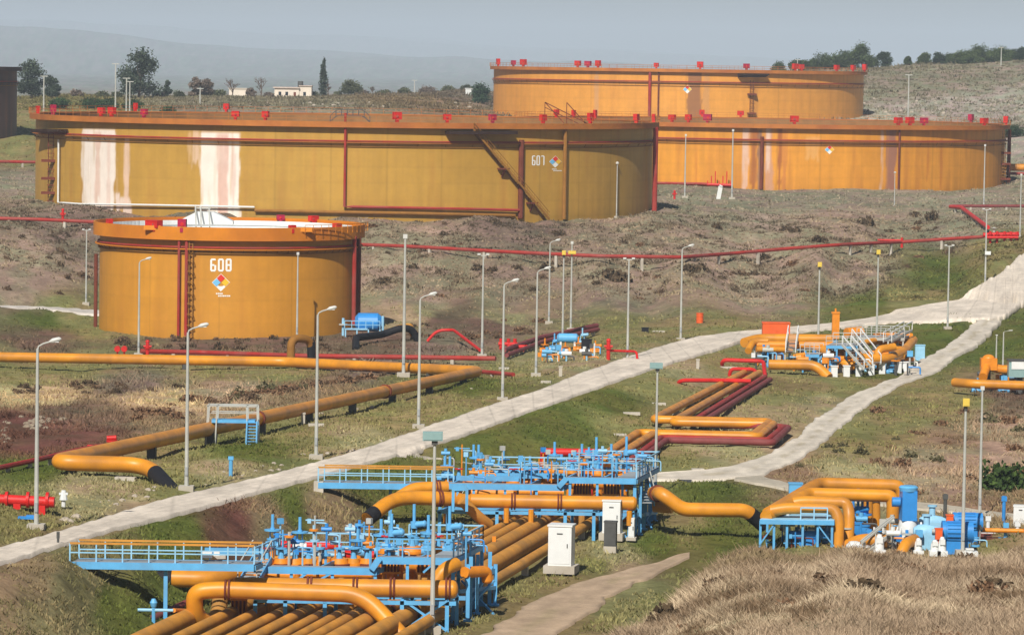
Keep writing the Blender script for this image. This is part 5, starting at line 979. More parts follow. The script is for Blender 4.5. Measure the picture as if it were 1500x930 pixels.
# ------------------------------------------------------------------ valve platforms
def post(b, u, vt, d, w=.16, z=1., zb=None):
    t = W(u, vt, d); b.beam((t.x, t.y, (z if zb is None else zb) - .1), t, w)
def rail(par, A, B, h, step, mat, mat_top=None, name='railing'):
    A = Vector(A); B = Vector(B); L = (B - A).length; n = max(2, int(L / step)); b = MB()
    for i in range(n + 1): q = A.lerp(B, i / n); b.beam(q, q + Vector((0, 0, h)), .07)
    b.beam(A + Vector((0, 0, h * .5)), B + Vector((0, 0, h * .5)), .06); 
    if mat_top is None: b.beam(A + Vector((0, 0, h)), B + Vector((0, 0, h)), .08)
    o = b.build(name, mat, par, smooth=False)
    if mat_top is not None: MB().beam(A + Vector((0, 0, h)), B + Vector((0, 0, h)), .1).build('top_rail', mat_top, o, smooth=False)
    return o
EY = Vector((.213, .977, 0))               # heading of the pipe corridor
def platform(label, o, spec):
    T = thing('valve_platform', label, 'platform', o)
    for (u0, v0, u1, v1, d, dep, nm) in spec['decks']:
        a = W(u0, v0, d); c = W(u1, v1, d); c.z = a.z = (a.z + c.z) / 2; q = EY * dep
        ex = (c - a).normalized()
        if dep < 3: strips = [[a + Vector((0, .02, 0)), c + Vector((0, .02, 0)), c + q, a + q]]
        else:
            f1, f2 = EY * .75, EY * (dep - .8); strips = [[a + Vector((0, .02, 0)), c + Vector((0, .02, 0)), c + f1, a + f1], [a + f2, c + f2, c + q, a + q]]
            if 'r' in nm: strips.append([c - ex * 1.3 + f1 * 1.02, c + f1 * 1.02, c + f2 * .99, c - ex * 1.3 + f2 * .99])
        for sp_ in strips: MB().slab(sp_, .1).build('walkway', M_GREY, T, smooth=False)
        e = MB(); e.beam(a - Vector((0, 0, .17)), c - Vector((0, 0, .17)), .14, .36); e.build('edge_beam', M_BLUE, T, smooth=False)
        e = MB(); e.beam(a + q - Vector((0, 0, .17)), c + q - Vector((0, 0, .17)), .14, .36); e.build('edge_beam', M_BLUE, T, smooth=False)
        e = MB(); n = max(2, int((c - a).length / 2.2))
        for i in range(n + 1): s = a.lerp(c, i / n) - Vector((0, 0, .2)); e.beam(s + EY * .1, s + q * .98, .12, .26)
        e.build('cross_beams', M_BLUE, T, smooth=False)
        if 'f' in nm: rail(T, a + Vector((0, .1, 0)), c + Vector((0, .1, 0)), .95, 1.25, M_BLUE if 'y' not in nm else M_PALE, M_OCHD if 'y' in nm else None)
        if 'b' in nm: rail(T, a + q, c + q, .95, 1.25, M_PALE, M_OCHD if 'y' in nm else None)
        if 'r' in nm: rail(T, c + EY * .1, c + q, .95, .9, M_PALE)
        if 'l' in nm: rail(T, a + EY * .1, a + q, .95, .9, M_PALE)
    for (u0, v0, u1, v1, d) in spec['beams']:
        MB().beam(W(u0, v0, d), W(u1, v1, d), .15, .32).build('edge_beam', M_BLUE, T, smooth=False)
    for (u, vt, d) in spec['posts']: b = MB(); post(b, u, vt, d, .2); t = W(u, vt, d); b.box((t.x, t.y, H(t.x, t.y) + .03), (.45, .45, .1)); b.build('column', M_BLUE, T, smooth=False)
    for (u, vt, d, zb) in spec.get('struts', ()): b = MB(); post(b, u, vt, d, .16, zb=zb); b.build('strut', M_BLUE, T, smooth=False)
    for (u0, v0, u1, v1, d, d1, w, n) in spec['stairs']:       # foot (u0,v0,d) to head (u1,v1,d1)
        a = W(u0, v0, d); c = W(u1, v1, d1); b = MB(); dr = Vector(((c - a).xy.to_3d().y, -(c - a).xy.to_3d().x, 0)).normalized() * (w / 2)
        for s in (-1, 1): b.beam(a + dr * s, c + dr * s, .08, .26)
        st = b.build('stairs', M_BLUE, T, smooth=False); b = MB()
        for i in range(n): q = a.lerp(c, (i + .5) / n); b.beam(q - dr, q + dr, .28, .05)
        b.build('treads', M_GREY, st, smooth=False)
        for s in (-1, 1): b = MB(); b.beam(a + dr * s + Vector((0, 0, .95)), c + dr * s + Vector((0, 0, .95)), .07); b.beam(a + dr * s, a + dr * s + Vector((0, 0, .95)), .06); b.beam(c + dr * s, c + dr * s + Vector((0, 0, .95)), .06); b.build('stair_rail', M_GALV, st, smooth=False)
    return T
def rack(label, u0, u1, v, d, legs, xb=None, depth=2.2):
    """pipe rack: a horizontal beam on legs"""
    a = W(u0, v, d); c = W(u1, v + (u1 - u0) * .015, d); T = thing('pipe_rack', label, 'pipe rack', (a.x, a.y, 1.))
    for q in (Vector((0, 0, 0)), EY * depth): MB().beam(a + q, c + q, .2, .2).build('beam', M_BLUE, T, smooth=False)
    for u in legs:
        t = W(u, v, d)
        for q in (Vector((0, 0, 0)), EY * depth): b = MB(); b.beam((t + q).xy.to_3d() + Vector((0, 0, H(t.x, t.y) - .1)), t + q, .2); b.build('leg', M_BLUE, T, smooth=False)
        MB().beam(t, t + EY * depth, .16).build('cross_beam', M_BLUE, T, smooth=False)
    if xb:
        (ua, ub) = xb; b = MB(); p, q = W(ua, v, d), W(ub, v, d); z0 = H(p.x, p.y) + .1
        b.beam(p, (q.x, q.y - .1, z0), .11); b.beam(q + Vector((0, -.12, 0)), (p.x, p.y - .12, z0), .11); b.build('cross_brace', M_BLUE, T, smooth=False)
    return T
def manifold_block(u0, u1, v0, v1, d, label, dep=1.2):
    """orange bolted valve block with vertical ribs"""
    a = W(u0, v1, d); c = W(u1, v0, d); w = c.x - a.x; hh = c.z - a.z; ctr = Vector(((a.x + c.x) / 2, d + dep / 2, (a.z + c.z) / 2)); T = thing('valve_block', label, 'valve block', (ctr.x, d, a.z))
    MB().box(ctr, (w, dep, hh)).build('body', M_ORG, T, smooth=False); b = MB(); n = max(3, int(w / .17))
    for i in range(n): b.cyl(Vector((a.x + w * (i + .5) / n, d - .06, a.z + .04)), Vector((a.x + w * (i + .5) / n, d - .06, c.z - .04)), .055, 6)
    b.build('bolts', M_RUST, T); b = MB(); b.box(ctr + Vector((0, -.05, hh / 2)), (w * 1.08, dep * 1.1, .12)); b.box(ctr - Vector((0, .05, hh / 2)), (w * 1.08, dep * 1.1, .12)); b.build('flange', M_ORG, T, smooth=False); MB().cyl((ctr.x, ctr.y, 1.), (ctr.x, ctr.y, a.z), .22, 8).build('pedestal', M_OCHD, T); return T
# pipes lying in the corridor under both platforms
zt = 1.62
def tline(t, d): return Vector((-.27 - t + .2 * (d - 223.7), d, zt))
for i, (t, r, d0, d1, l) in enumerate([(0, .3, 190, 252, 'thin ochre pipe at the right edge of the pipe bundle'), (1.55, .46, 188, 258, 'thick ochre pipe second from the right in the pipe bundle'), (3.0, .46, 188, 260, 'thick ochre pipe third from the right in the pipe bundle'), (4.15, .32, 188, 258, 'medium ochre pipe fourth from the right in the pipe bundle'),
                                  (5.0, .28, 188, 256, 'slim ochre pipe fifth from the right in the pipe bundle'), (5.9, .28, 188, 258, 'slim ochre pipe sixth from the right in the pipe bundle'), (7.0, .33, 186, 240, 'ochre pipe in the middle of the bundle before the nearest platform'), (8.1, .3, 186, 232, 'ochre pipe left of the middle of the bundle'), (9.3, .3, 186, 230, 'ochre pipe third from the left of the bundle'), (10.6, .33, 186, 228, 'ochre pipe second from the left of the bundle'), (12.2, .5, 184, 206, 'thick ochre pipe at the left edge of the bundle, feeding the bent pipe')]):
    pipe('pipe', l, [tline(t, d0), tline(t, d1)], r, M_OCHD, group='ochre pipes of the corridor between the two valve platforms', flanges=[(0, .28), (0, .4)] if i in (1, 2, 3) else [], feet=9, footmat=M_CONC)
for i, t in enumerate((2.25,)):
    for d in (229, 236): q = tline(t + .8, d); tag(MB().beam(q + Vector((0, 0, -.7)), q + Vector((0, 0, .75)), .22).build('stub_pipe', M_ORG, smooth=False), 'short orange stub standing on the thick pipes left of the large white cabinet', 'stub', 'orange stubs on the pipe bundle')
pipe('pipe', 'maroon pipe slanting in from the lower left under the nearest platform', [tline(14.0, 180), tline(13.8, 222)], .22, M_MAR)
# ---- nearest platform
d = 205.
P1 = platform('nearest light blue valve platform with a long walkway reaching the road on the left', W(600, 915, 208).xy.to_3d() + Vector((0, 0, 1)), dict(
    decks=[(102, 820, 372, 829, 203.7, 1.5, 'fby'), (372, 829.5, 552, 832, 208.6, 7.5, 'bl'), (552, 815.5, 664, 817.5, 208.6, 7.0, 'fbr')],
    beams=[(544, 834, 556, 817, 208.4), (300, 806, 470, 808, 218), (470, 808, 640, 810, 217)],
    posts=[(243, 829, 204.1), (664, 820, 208.9), (672, 806, 214), (694, 803, 214), (690, 815, 210.5), (706, 800, 215.5), (700, 812, 212.5), (718, 808, 215.8), (686, 826, 209.6), (726, 826, 216), (380, 832, 214), (560, 822, 214)],
    struts=[(427, 834, 208.7, 2.9), (487, 834, 208.7, 2.9), (550, 820, 208.7, 2.9), (597, 820, 208.7, 2.9), (640, 820, 210, 2.6)], stairs=[(362, 856, 384, 818, 206.6, 209.8, 1.0, 8)]))
b = MB()
for (u0, v0, u1, v1) in ((676, 900, 724, 850), (724, 900, 676, 850), (690, 880, 722, 830)): b.beam(W(u0, v0, 212.5), W(u1, v1, 214.5), .1)
b.beam(W(672, 842, 211), W(724, 836, 216), .16, .3); b.beam(W(672, 866, 211), W(726, 860, 216), .14, .2); b.build('side_bracing', M_BLUE, P1, smooth=False)
for (u0, v0, u1, v1) in ((437, 848, 455, 835), (487, 838, 466, 850), (620, 838, 638, 822)): MB().beam(W(u0, v0, 208.6), W(u1, v1, 208.6), .1).build('knee_brace', M_BLUE, P1, smooth=False)
rack('light blue rack with a cross brace under the nearest header pipe', 372, 668, 879, 205.8, (374, 418, 476, 589, 655), (592, 655))
pipe('header_pipe', 'thickest header pipe with a domed right end, in front of the nearest platform', [W(345, 858, 206), W(664, 862.5, 206)], .47, M_OCH, R=.1, flanges=[(0, .34), (0, .55), (0, .72), (0, .975)], cap=True, group='header pipes before the platforms')
pipe('bent_pipe', 'bent yellow pipe with an elbow at its left and a diagonal drop at right', [W(300, 910, 205), W(286, 902, 204.4), W(284, 866, 204), W(318, 863, 204), W(532, 870, 204), W(592, 935, 203)], .44, M_OCH, R=1.15, flanges=[(3, .07)])
pipe('bent_pipe', 'yellow pipe stub with a black mouth at the left behind the bent pipe', [W(222, 846, 213), W(312, 848, 213), W(352, 835, 214.5), W(400, 834, 215)], .47, M_OCH, R=1.6, sleeves=[(0, .0, .33)])
pipe('elbow_pipe', 'upright ochre elbow right of the left bend of the bent pipe', [W(284, 918, 206.6), W(318, 905, 208.5), W(322, 886, 209.3), W(322, 868, 209.6)], .42, M_OCHD, R=.9)
manifold_block(338, 361, 878, 899, 206.9, 'ribbed orange block right of the upright elbow under the thickest header', .8)
manifold_block(557, 586, 818, 838, 210, 'left one of two ribbed orange blocks under the raised deck of the nearest platform'); manifold_block(610, 634, 819, 839, 210, 'right one of two ribbed orange blocks under the raised deck of the nearest platform')
for i, (u0, u1, v, dd, r) in enumerate([(372, 432, 841, 211, .27), (440, 545, 840, 211, .22), (380, 470, 826, 216, .25)]): pipe('pipe', ['short orange pipe just under the left half of the nearest deck', 'slim orange pipe just under the middle of the nearest deck', 'orange pipe deep under the nearest deck'][i], [W(u0, v, dd), W(u1, v + 1, dd)], r, M_ORG)
pipe('pipe', 'slanting orange pipe piece at the right end of the nearest deck', [W(638, 852, 207.5), W(652, 832, 207.6), W(668, 826, 208.4)], .36, M_OCH, R=.5)
pipe('pipe', 'hanging orange pipe with a rounded end at the right side of the nearest platform', [W(680, 838, 209.5), W(713, 836, 211), W(713.5, 850, 211)], .3, M_ORG, R=.5, cap=True)
for i, (u, dd) in enumerate(((395, 207), (440, 207.3), (500, 207.2), (622, 207))): q = W(u, 846, dd); tag(MB().cyl((q.x, q.y, 1.), q, .16, 8).build('pipe_riser', M_OCHD), ['ochre riser under the left end of the nearest deck', 'ochre riser under the nearest deck, right of the left end', 'ochre riser under the middle of the nearest deck', 'ochre riser under the raised end of the nearest deck'][i], 'riser')
pipe('pipe', 'bright red pipe lying along the back of the nearest platform', [W(405, 798, 219), W(455, 799, 219), W(500, 798.5, 219)], .25, M_RED); pipe('pipe', 'second red pipe piece beside the stems at the back of the nearest platform', [W(505, 812, 214), W(548, 813, 214)], .24, M_RED)
VL = 'blue stem on the nearest platform, '
for i, (u, vt, vb, dd, kd, wh) in enumerate([(399, 753, 804, 214, 0, 0), (439, 757, 806, 213, 0, 1), (524, 774, 812, 213, 0, 0), (558, 760, 812, 214, 0, 0), (573, 752, 818, 211.5, 1, 0), (606, 738, 808, 214, 1, 0), (627, 754, 812, 211, 0, 0), (658, 741, 812, 212, 1, 0)]):
    p = W(u, vb, dd); t = W(u, vt, dd)
    valve(p, t.z - p.z, VL + ['farthest left', 'second from the left with a white body', 'short one in the middle', 'left of the pair in front of the pipe bundle', 'right of the pair, with an actuator', 'highest one, before the pipe bundle', 'just left of the panel lamp post', 'farthest right, with an actuator'][i], M_BLUE, kd, 'valves on the nearest platform', bodymat=M_WHITE if wh else None)
    tag(MB().cyl((p.x, p.y, 1.2), p, .2, 8).build('valve_riser', M_ORG), 'orange riser below ' + ['the farthest left valve', 'the white bodied valve', 'the short middle valve', 'the left valve of the pair', 'the right valve of the pair', 'the highest valve', 'the valve left of the panel lamp', 'the farthest right valve'][i] + ' of the nearest platform', 'riser', 'risers of the nearest platform')
p = Gz(225, 925, 1.15); T = thing('small_valve', 'small light blue T handled valve standing alone left of the walkway column', 'valve', p); t = W(225, 885, p.y); b = MB(); b.cyl(p, t, .1, 8); b.build('stand', M_BLUE, T); MB().tube([t - Vector((0, 0, .1)), t + Vector((0, 0, .1)), t + Vector((0, 0, .3))], .2, 10, True, [.14, .2, .1]).build('bonnet', M_BLUE, T); q = t - Vector((0, 0, .28)); MB().cyl(q + Vector((-.8, 0, 0)), q + Vector((1.0, 0, 0)), .08, 8).build('cross_pipe', M_PALE, T)
pipe('pipe', 'thin ochre branch pipe linking the small T handled valve with the bent pipe', [q + Vector((1.02, 0, 0)), W(272, 894, 206)], .11, M_ORG)
p = W(513, 806, 221); T = thing('junction_box', 'small white box with a dark side on a post above the nearest platform', 'junction box', (p.x, p.y, 1)); t = W(513, 775, 221); MB().beam((p.x, p.y, 1), t, .12).build('post', M_DGREY, T, smooth=False); MB().box(t, (.42, .5, .46), .25).build('housing', M_WHITE, T, smooth=False); MB().box(t + Vector((.27, -.02, 0)), (.08, .52, .5), .25).build('side_panel', M_BLK, T, smooth=False)
b = MB(); p = W(303, 812, 204.7)
tag(b.box(p, (.55, .3, .3)).box(p + Vector((.5, .1, .05)), (.3, .25, .2)).build('control_box', M_WHITE, smooth=False), 'small white control box on the walkway of the nearest platform', 'control box')
# ---- rear platform
P2 = platform('rear light blue valve platform behind the pipe bundle, with a short walkway to the road', W(830, 785, 247).xy.to_3d() + Vector((0, 0, 1)), dict(
    decks=[(466, 706, 656, 710, 250, 1.5, 'fby'), (656, 708, 826, 710.5, 249, 8.0, 'b'), (826, 699, 932, 701, 249, 8.0, 'fbr')],
    beams=[(818, 713, 830, 700, 248.8), (700, 696, 830, 697, 253), (640, 700, 760, 701, 252)],
    posts=[(645, 713, 250.5), (572, 711, 251), (930, 702, 249.3), (940, 694, 254), (947, 692, 256), (955, 698, 256.5), (938, 712, 250), (952, 712, 254), (960, 706, 256.5), (944, 720, 252)],
    struts=[(835, 703, 249.1, 3.0), (875, 703, 249.1, 3.0), (912, 703, 250, 2.8), (694, 712, 249.1, 3.0), (740, 712, 249.1, 3.0), (786, 712, 249.1, 3.0), (760, 700, 256, 2.6), (700, 702, 256, 2.6)], stairs=[(948, 738, 938, 700, 250, 254, .9, 9)]))
b = MB()
for (u0, v0, u1, v1) in ((936, 780, 958, 742), (958, 780, 936, 742)): b.beam(W(u0, v0, 252), W(u1, v1, 254), .1)
b.beam(W(934, 735, 250), W(960, 730, 256), .16, .28); b.beam(W(934, 755, 250), W(962, 750, 256), .14, .2); b.build('side_bracing', M_BLUE, P2, smooth=False)
b = MB(); a, c = W(664, 714, 244), W(684, 714, 244)
for q in (a, c): b.beam(q, q - Vector((0, 0, 1.45)), .17)
b.beam(a, c, .2, .36); b.add([a + Vector((.2, -.02, -.18)), a + Vector((.2, -.02, -.55)), a + Vector((.4, -.02, -.18))], [(0, 1, 2)]); b.build('portal_frame', M_BLUE, P2, smooth=False)
MB().box(W(467, 716, 250.4), (.6, .9, 1.0)).build('abutment', M_CONC, P2, smooth=False)
rack('light blue rack under the rear header pipe', 640, 926, 749, 247, (644, 728, 779, 828, 870, 922), (880, 922))
pipe('header_pipe', 'long rear header pipe running behind the white cabinets', [W(690, 733, 247), W(928, 737, 247)], .43, M_OCH, R=.1, flanges=[(0, .26), (0, .545)], cap=True, group='header pipes before the platforms')
pipe('bent_pipe', 'big yellow pipe with a black mouth at the left end of the rear platform', [W(538, 760, 243), W(578, 728, 245), W(660, 730, 246.2), W(684, 734, 246.8)], .44, M_OCH, R=1.2, sleeves=[(0, 0, .3)], flanges=[(1, .8)])
pipe('bent_pipe', 'short yellow pipe lying above the black mouthed pipe at the rear platform', [W(584, 728, 247), W(606, 714, 247.5), W(656, 713, 248)], .36, M_OCH, R=1., flanges=[(1, .7)])
pipe('pipe', 'slanting ochre pipe dropping right of the blue portal frame', [W(676, 732, 245.8), W(700, 756, 246.2), W(716, 768, 247)], .34, M_OCHD, R=.8)
manifold_block(840, 866, 704, 724, 250.4, 'left one of two ribbed orange blocks under the raised deck of the rear platform'); manifold_block(884, 908, 704, 724, 250.4, 'right one of two ribbed orange blocks under the raised deck of the rear platform')
for i, (u0, u1, v, dd, r) in enumerate([(690, 752, 721, 252, .25), (760, 826, 720, 252, .22), (680, 800, 706, 256, .22)]): pipe('pipe', ['short orange pipe under the left half of the rear deck', 'slim orange pipe under the middle of the rear deck', 'orange pipe along the back of the rear platform'][i], [W(u0, v, dd), W(u1, v + 1, dd)], r, M_ORG)
for i, (u, vv) in enumerate(((778, 746), (922, 748), (742, 744))): q = W(u, vv, 246.6); tag(MB().cyl((q.x, q.y, q.z - .9), q, .17, 8).build('pipe_shoe', M_OCH), ['orange shoe under the rear header, left of centre', 'orange shoe under the right end of the rear header', 'orange shoe under the left part of the rear header'][i], 'pipe support')
pipe('pipe', 'bright red pipe lying along the back of the rear platform', [W(792, 662, 262), W(880, 663, 262)], .27, M_RED); 
for u in (870, 878, 795): q = W(u, 663, 262); tag(MB().cyl((q.x, q.y, 1.6), q + Vector((0, 0, .2)), .17, 8).build('red_riser', M_RED), 'short red riser below the red pipe of the rear platform', 'riser', 'red risers of the rear platform')
VR = 'blue stem on the rear platform, '
for i, (u, vt, vb, dd, kd) in enumerate([(655, 668, 700, 252, 2), (697, 651, 694, 256, 2), (737, 655, 694, 258, 0), (812, 647, 690, 259, 0), (852, 650, 690, 258, 0), (873, 640, 692, 255, 1), (895, 650, 690, 257, 1), (917, 639, 694, 255, 1), (776, 668, 694, 258, 0), (834, 664, 692, 260, 1)]):
    p = W(u, vb, dd); t = W(u, vt, dd)
    valve(p, t.z - p.z, VR + ['farthest left, above the portal frame', 'the twin stemmed one', 'standing between the twin one and the red pipe', 'in front of the left end of the red pipe', 'before the middle of the red pipe', 'a tallest one before the red risers', 'between the two tallest ones', 'farthest right with an actuator', 'short one left of the red pipe', 'short one with an actuator below the red pipe'][i], M_BLUE, kd, 'valves on the rear platform')
    tag(MB().cyl((p.x, p.y, 1.2), p, .2, 8).build('valve_riser', M_ORG), 'orange riser below ' + ['the farthest left valve', 'the twin stemmed valve', 'the third valve', 'the valve before the red pipe end', 'the valve before the red pipe middle', 'the valve before the red risers', 'the valve between the tallest two', 'the farthest right valve', 'the short left valve', 'the short valve below the red pipe'][i] + ' of the rear platform', 'riser', 'risers of the rear platform')
p = W(676, 690, 255); tag(MB().cyl(p - Vector((0, 0, 1.5)), W(712, 668, 256) , .02, 4).build('cable', M_GALV), 'thin cable beside the twin stemmed valve', 'cable')
p = W(713, 694, 255); tag(MB().tube([p - Vector((0, 0, 3)), p + Vector((0, 0, 1.1)), p + Vector((0, 0, 1.2))], .15, 8, True, [.15, .15, .2]).build('vent_stack', M_GALV), 'grey vent stack right of the twin stemmed valve', 'vent')
for i, (u0, u1, v, dd) in enumerate(((745, 860, 686, 257), (690, 790, 692, 254))): pipe('pipe', ['pale blue pipe lying on the rear platform behind the stems', 'pale blue pipe lying on the rear platform below the twin stems'][i], [W(u0, v, dd), W(u1, v, dd)], .16, M_BLUE)
# exit of the rear platform
pipe('bent_pipe', 'kinked yellow pipe leaving the rear platform to the right, ending in a dark sleeve', [W(958, 722, 250.5), W(969, 723, 248), W(1000, 746, 248), W(1093, 747, 248.3), W(1120, 770, 249)], .44, M_OCH, R=.5, sleeves=[(3, .2, .98)], feet=0, flanges=[(0, .5)])
pipe('pipe', 'yellow pipe piece behind the kinked pipe right of the rear platform', [W(958, 740, 251), W(985, 742, 250.6)], .42, M_OCH)

def inner_row(us, v, d, hgt, label, group, par):
    for i, u in enumerate(us):
        p = W(u, v, d + i * .12); T = thing('valve', label, 'valve', p, group); r = .3 + .07 * ((i * 7) % 3)
        MB().tube([p - Vector((0, 0, hgt)), p - Vector((0, 0, .1)), p, p + Vector((0, 0, .32))], r, 12, True, [r * .7, r * .7, r * 1.2, r]).build('body', M_ORG if i % 3 else M_OCH, T)
        MB().cyl(p - Vector((0, 0, .06)), p + Vector((0, 0, .06)), r * 1.5, 14).build('flange', M_RUST if i % 2 else M_ORG, T)
        MB().tube([p + Vector((0, 0, .3)), p + Vector((0, 0, .55)), p + Vector((0, 0, .9))], .1, 8, True, [.18, .12, .07]).build('spindle', M_BLUE, T); MB().cyl(p + Vector((0, 0, .82)), p + Vector((0, 0, .87)), .3, 12).build('handwheel', M_BLUE if i % 4 else M_RED, T)
inner_row((392, 412, 432, 452, 474, 497, 518, 538), 826, 212, 1.6, 'short orange valve with a small wheel inside the left half of the nearest platform', 'orange valves inside the nearest platform', P1)
inner_row((566, 584, 604, 624, 642), 808, 212, 2.0, 'short orange valve with a small wheel inside the raised end of the nearest platform', 'orange valves inside the raised end of the nearest platform', P1)
inner_row((672, 692, 712, 732, 752, 772, 794, 814), 706, 253, 1.6, 'short orange valve with a small wheel inside the left half of the rear platform', 'orange valves inside the rear platform', P2)
inner_row((838, 856, 876, 896, 914), 694, 253, 2., 'short orange valve with a small wheel inside the raised end of the rear platform', 'orange valves inside the raised end of the rear platform', P2)
for i, (u0, u1, v, dd, m, r) in enumerate([(384, 552, 822, 213.5, M_OCH, .3), (420, 640, 812, 215, M_PALE, .1), (556, 660, 826, 211, M_OCH, .33), (660, 822, 704, 255, M_OCH, .3), (700, 925, 698, 256, M_PALE, .1), (828, 928, 708, 251.4, M_OCH, .33), (500, 610, 802, 215, M_BLUE, .12), (760, 905, 690, 256, M_ORG, .2)]):
    pipe('pipe', ['ochre pipe running the length of the nearest platform behind its front beam', 'thin pale blue pipe along the middle of the nearest platform', 'ochre pipe under the raised end of the nearest platform', 'ochre pipe running the length of the rear platform behind its front beam', 'thin pale blue pipe along the middle of the rear platform', 'ochre pipe under the raised end of the rear platform', 'thin light blue pipe before the stems of the nearest platform', 'orange pipe before the stems of the rear platform'][i], [W(u0, v, dd), W(u1, v + 1.5, dd + .6)], r, m)

CLT = random.Random(17)
def clutter(n, box, dr, label, group, mats, s=1., hh=(.6, 1.7), land=False):
    (u0, v0, u1, v1) = box
    for i in range(n):
        u = CLT.uniform(u0, u1); t = CLT.random(); v = v0 + (v1 - v0) * t; d = dr[0] + (dr[1] - dr[0]) * (1 - t) + CLT.uniform(-.4, .4)
        p = W(u, v, d)
        if land: p.z = H(p.x, p.y)
        h = CLT.uniform(*hh); m = CLT.choice(mats); k = CLT.randrange(4); T = thing('instrument_post', label, 'instrument', p, group)
        zb = p.z if land else max(H(p.x, p.y), p.z - CLT.uniform(.5, 1.6))
        MB().cyl((p.x, p.y, zb - .05), p + Vector((0, 0, h)), (.05 + .03 * (k == 2)) * s, 6).build('post', m, T)
        q = p + Vector((0, 0, h)); b = MB()
        if k == 0: b.box(q, (.3 * s, .22 * s, .3 * s), CLT.uniform(-.6, .6))
        elif k == 1: b.cyl(q - Vector((.28 * s, 0, .1)), q + Vector((.28 * s, 0, -.1)), .12 * s, 9); b.cyl(q, q + Vector((0, 0, .2 * s)), .1 * s, 8)
        elif k == 2: b.cyl(q - Vector((0, 0, .3)), q - Vector((0, 0, .2)), .26 * s, 12)
        else: b.beam(q - Vector((.5, 0, .25)), q + Vector((.5, 0, -.25)), .07); b.box(q - Vector((.3, 0, .3)), (.2 * s, .18 * s, .24 * s))
        b.build('gauge_head', CLT.choice(mats), T)
        if k in (1, 3):
            w = CLT.uniform(.5, 1.3); MB().tube(fillet([q - Vector((0, -.1, .4)), q + Vector((w, -.1, -.4)), q + Vector((w, -.1, -.4 - h * .5))], .15, 3), .045 * s, 6).build('impulse_pipe', CLT.choice(mats), T)
PM = [M_BLUE, M_BLUE, M_PALE, M_BLUE, M_DBL, M_ORG, M_GALV]
clutter(20, (382, 800, 548, 826), (210.5, 216), 'small blue or orange instrument post inside the left half of the nearest platform', 'instrument posts on the nearest platform', PM)
clutter(15, (552, 795, 700, 815), (210, 216), 'small blue or orange instrument post at the raised right end of the nearest platform', 'instrument posts at the raised end of the nearest platform', PM)
clutter(22, (645, 686, 826, 706), (251, 257.5), 'small blue or orange instrument post inside the left half of the rear platform', 'instrument posts on the rear platform', PM)
clutter(15, (830, 680, 945, 698), (251, 257), 'small blue or orange instrument post at the raised right end of the rear platform', 'instrument posts at the raised end of the rear platform', PM)
# ------------------------------------------------------------------ pipe corridor with its expansion loop, and the far stations
def loop(label, pts, r, mat, group='pipes of the expansion loop'): return pipe('expansion_pipe', label, [Gz(u, v, z) for u, v, z in pts], r, mat, 'pipe', group, R=.7, n=10, feet=9)
zq = 1.5
loop('left yellow pipe of the expansion loop', [(884, 668, zq), (934, 634, zq), (1102, 638, zq), (1128, 618, zq), (957, 614, zq), (1098, 542, .9)], .34, M_OCH)
loop('right yellow pipe of the expansion loop', [(902, 670, zq), (956, 636, 1.45), (1112, 639.5, 1.45), (1134, 621, 1.45), (985, 618, 1.42), (1112, 546, .85)], .34, M_OCH)
loop('left maroon and red pipe of the expansion loop', [(918, 678, zq - .25), (968, 641, 1.3), (1124, 645, 1.3), (1148, 625, 1.3), (1010, 620, 1.25), (1120, 552, .7)], .26, M_REDP)
loop('right maroon and red pipe of the expansion loop', [(926, 681, zq - .25), (976, 644.5, 1.28), (1132, 648, 1.28), (1156, 626, 1.28), (1024, 621, 1.2), (1128, 556, .7)], .26, M_MAR)
rp = lambda l, pts, r=.2, m=M_RED: pipe('fire_main', l, [Gz(*p) for p in pts], r, m, 'pipe', 'red pipes at the end of the corridor', R=.6, n=8)
rp('red pipe crossing above the corridor pipes beside the road', [(985, 574, .2), (997, 557, 1.5), (1060, 557, 1.5), (1100, 558, 1.5)])
rp('red pipe frame at the right end of the corridor', [(1057, 545, .3), (1058, 527, 1.6), (1118, 529, 1.6), (1121, 553, .4)], .2); rp('second red pipe frame inside the first at the right end of the corridor', [(1068, 555, .3), (1070, 540, 1.3), (1106, 541, 1.3), (1108, 560, .3)], .18)
for i, (u, v) in enumerate(((1078, 562), (1093, 562))): rp('short upright red branch on the corridor pipes below the road', [(u, v, .6), (u, v - 12, .6)], .2)
for i, (u, v, w) in enumerate([(990, 604, 1.6), (925, 612, 1.4), (1065, 538, 2.0), (1190, 650, .9), (965, 592, 1.2), (908, 640, 1.)]): p = Gz(u, v, .9); p.z = H(p.x, p.y) + .05; tag(MB().box(p, (w, .4, .25), .1).build('concrete_block', M_CONC, smooth=False), ['white sleeper beside the corridor pipes, just left of the loop', 'white sleeper left of the corridor below the road', 'white sleeper under the red pipe frame', 'white sleeper on the grass right of the loop', 'small white sleeper higher up beside the corridor', 'pale sleeper just behind the rear platform'][i], 'concrete block')
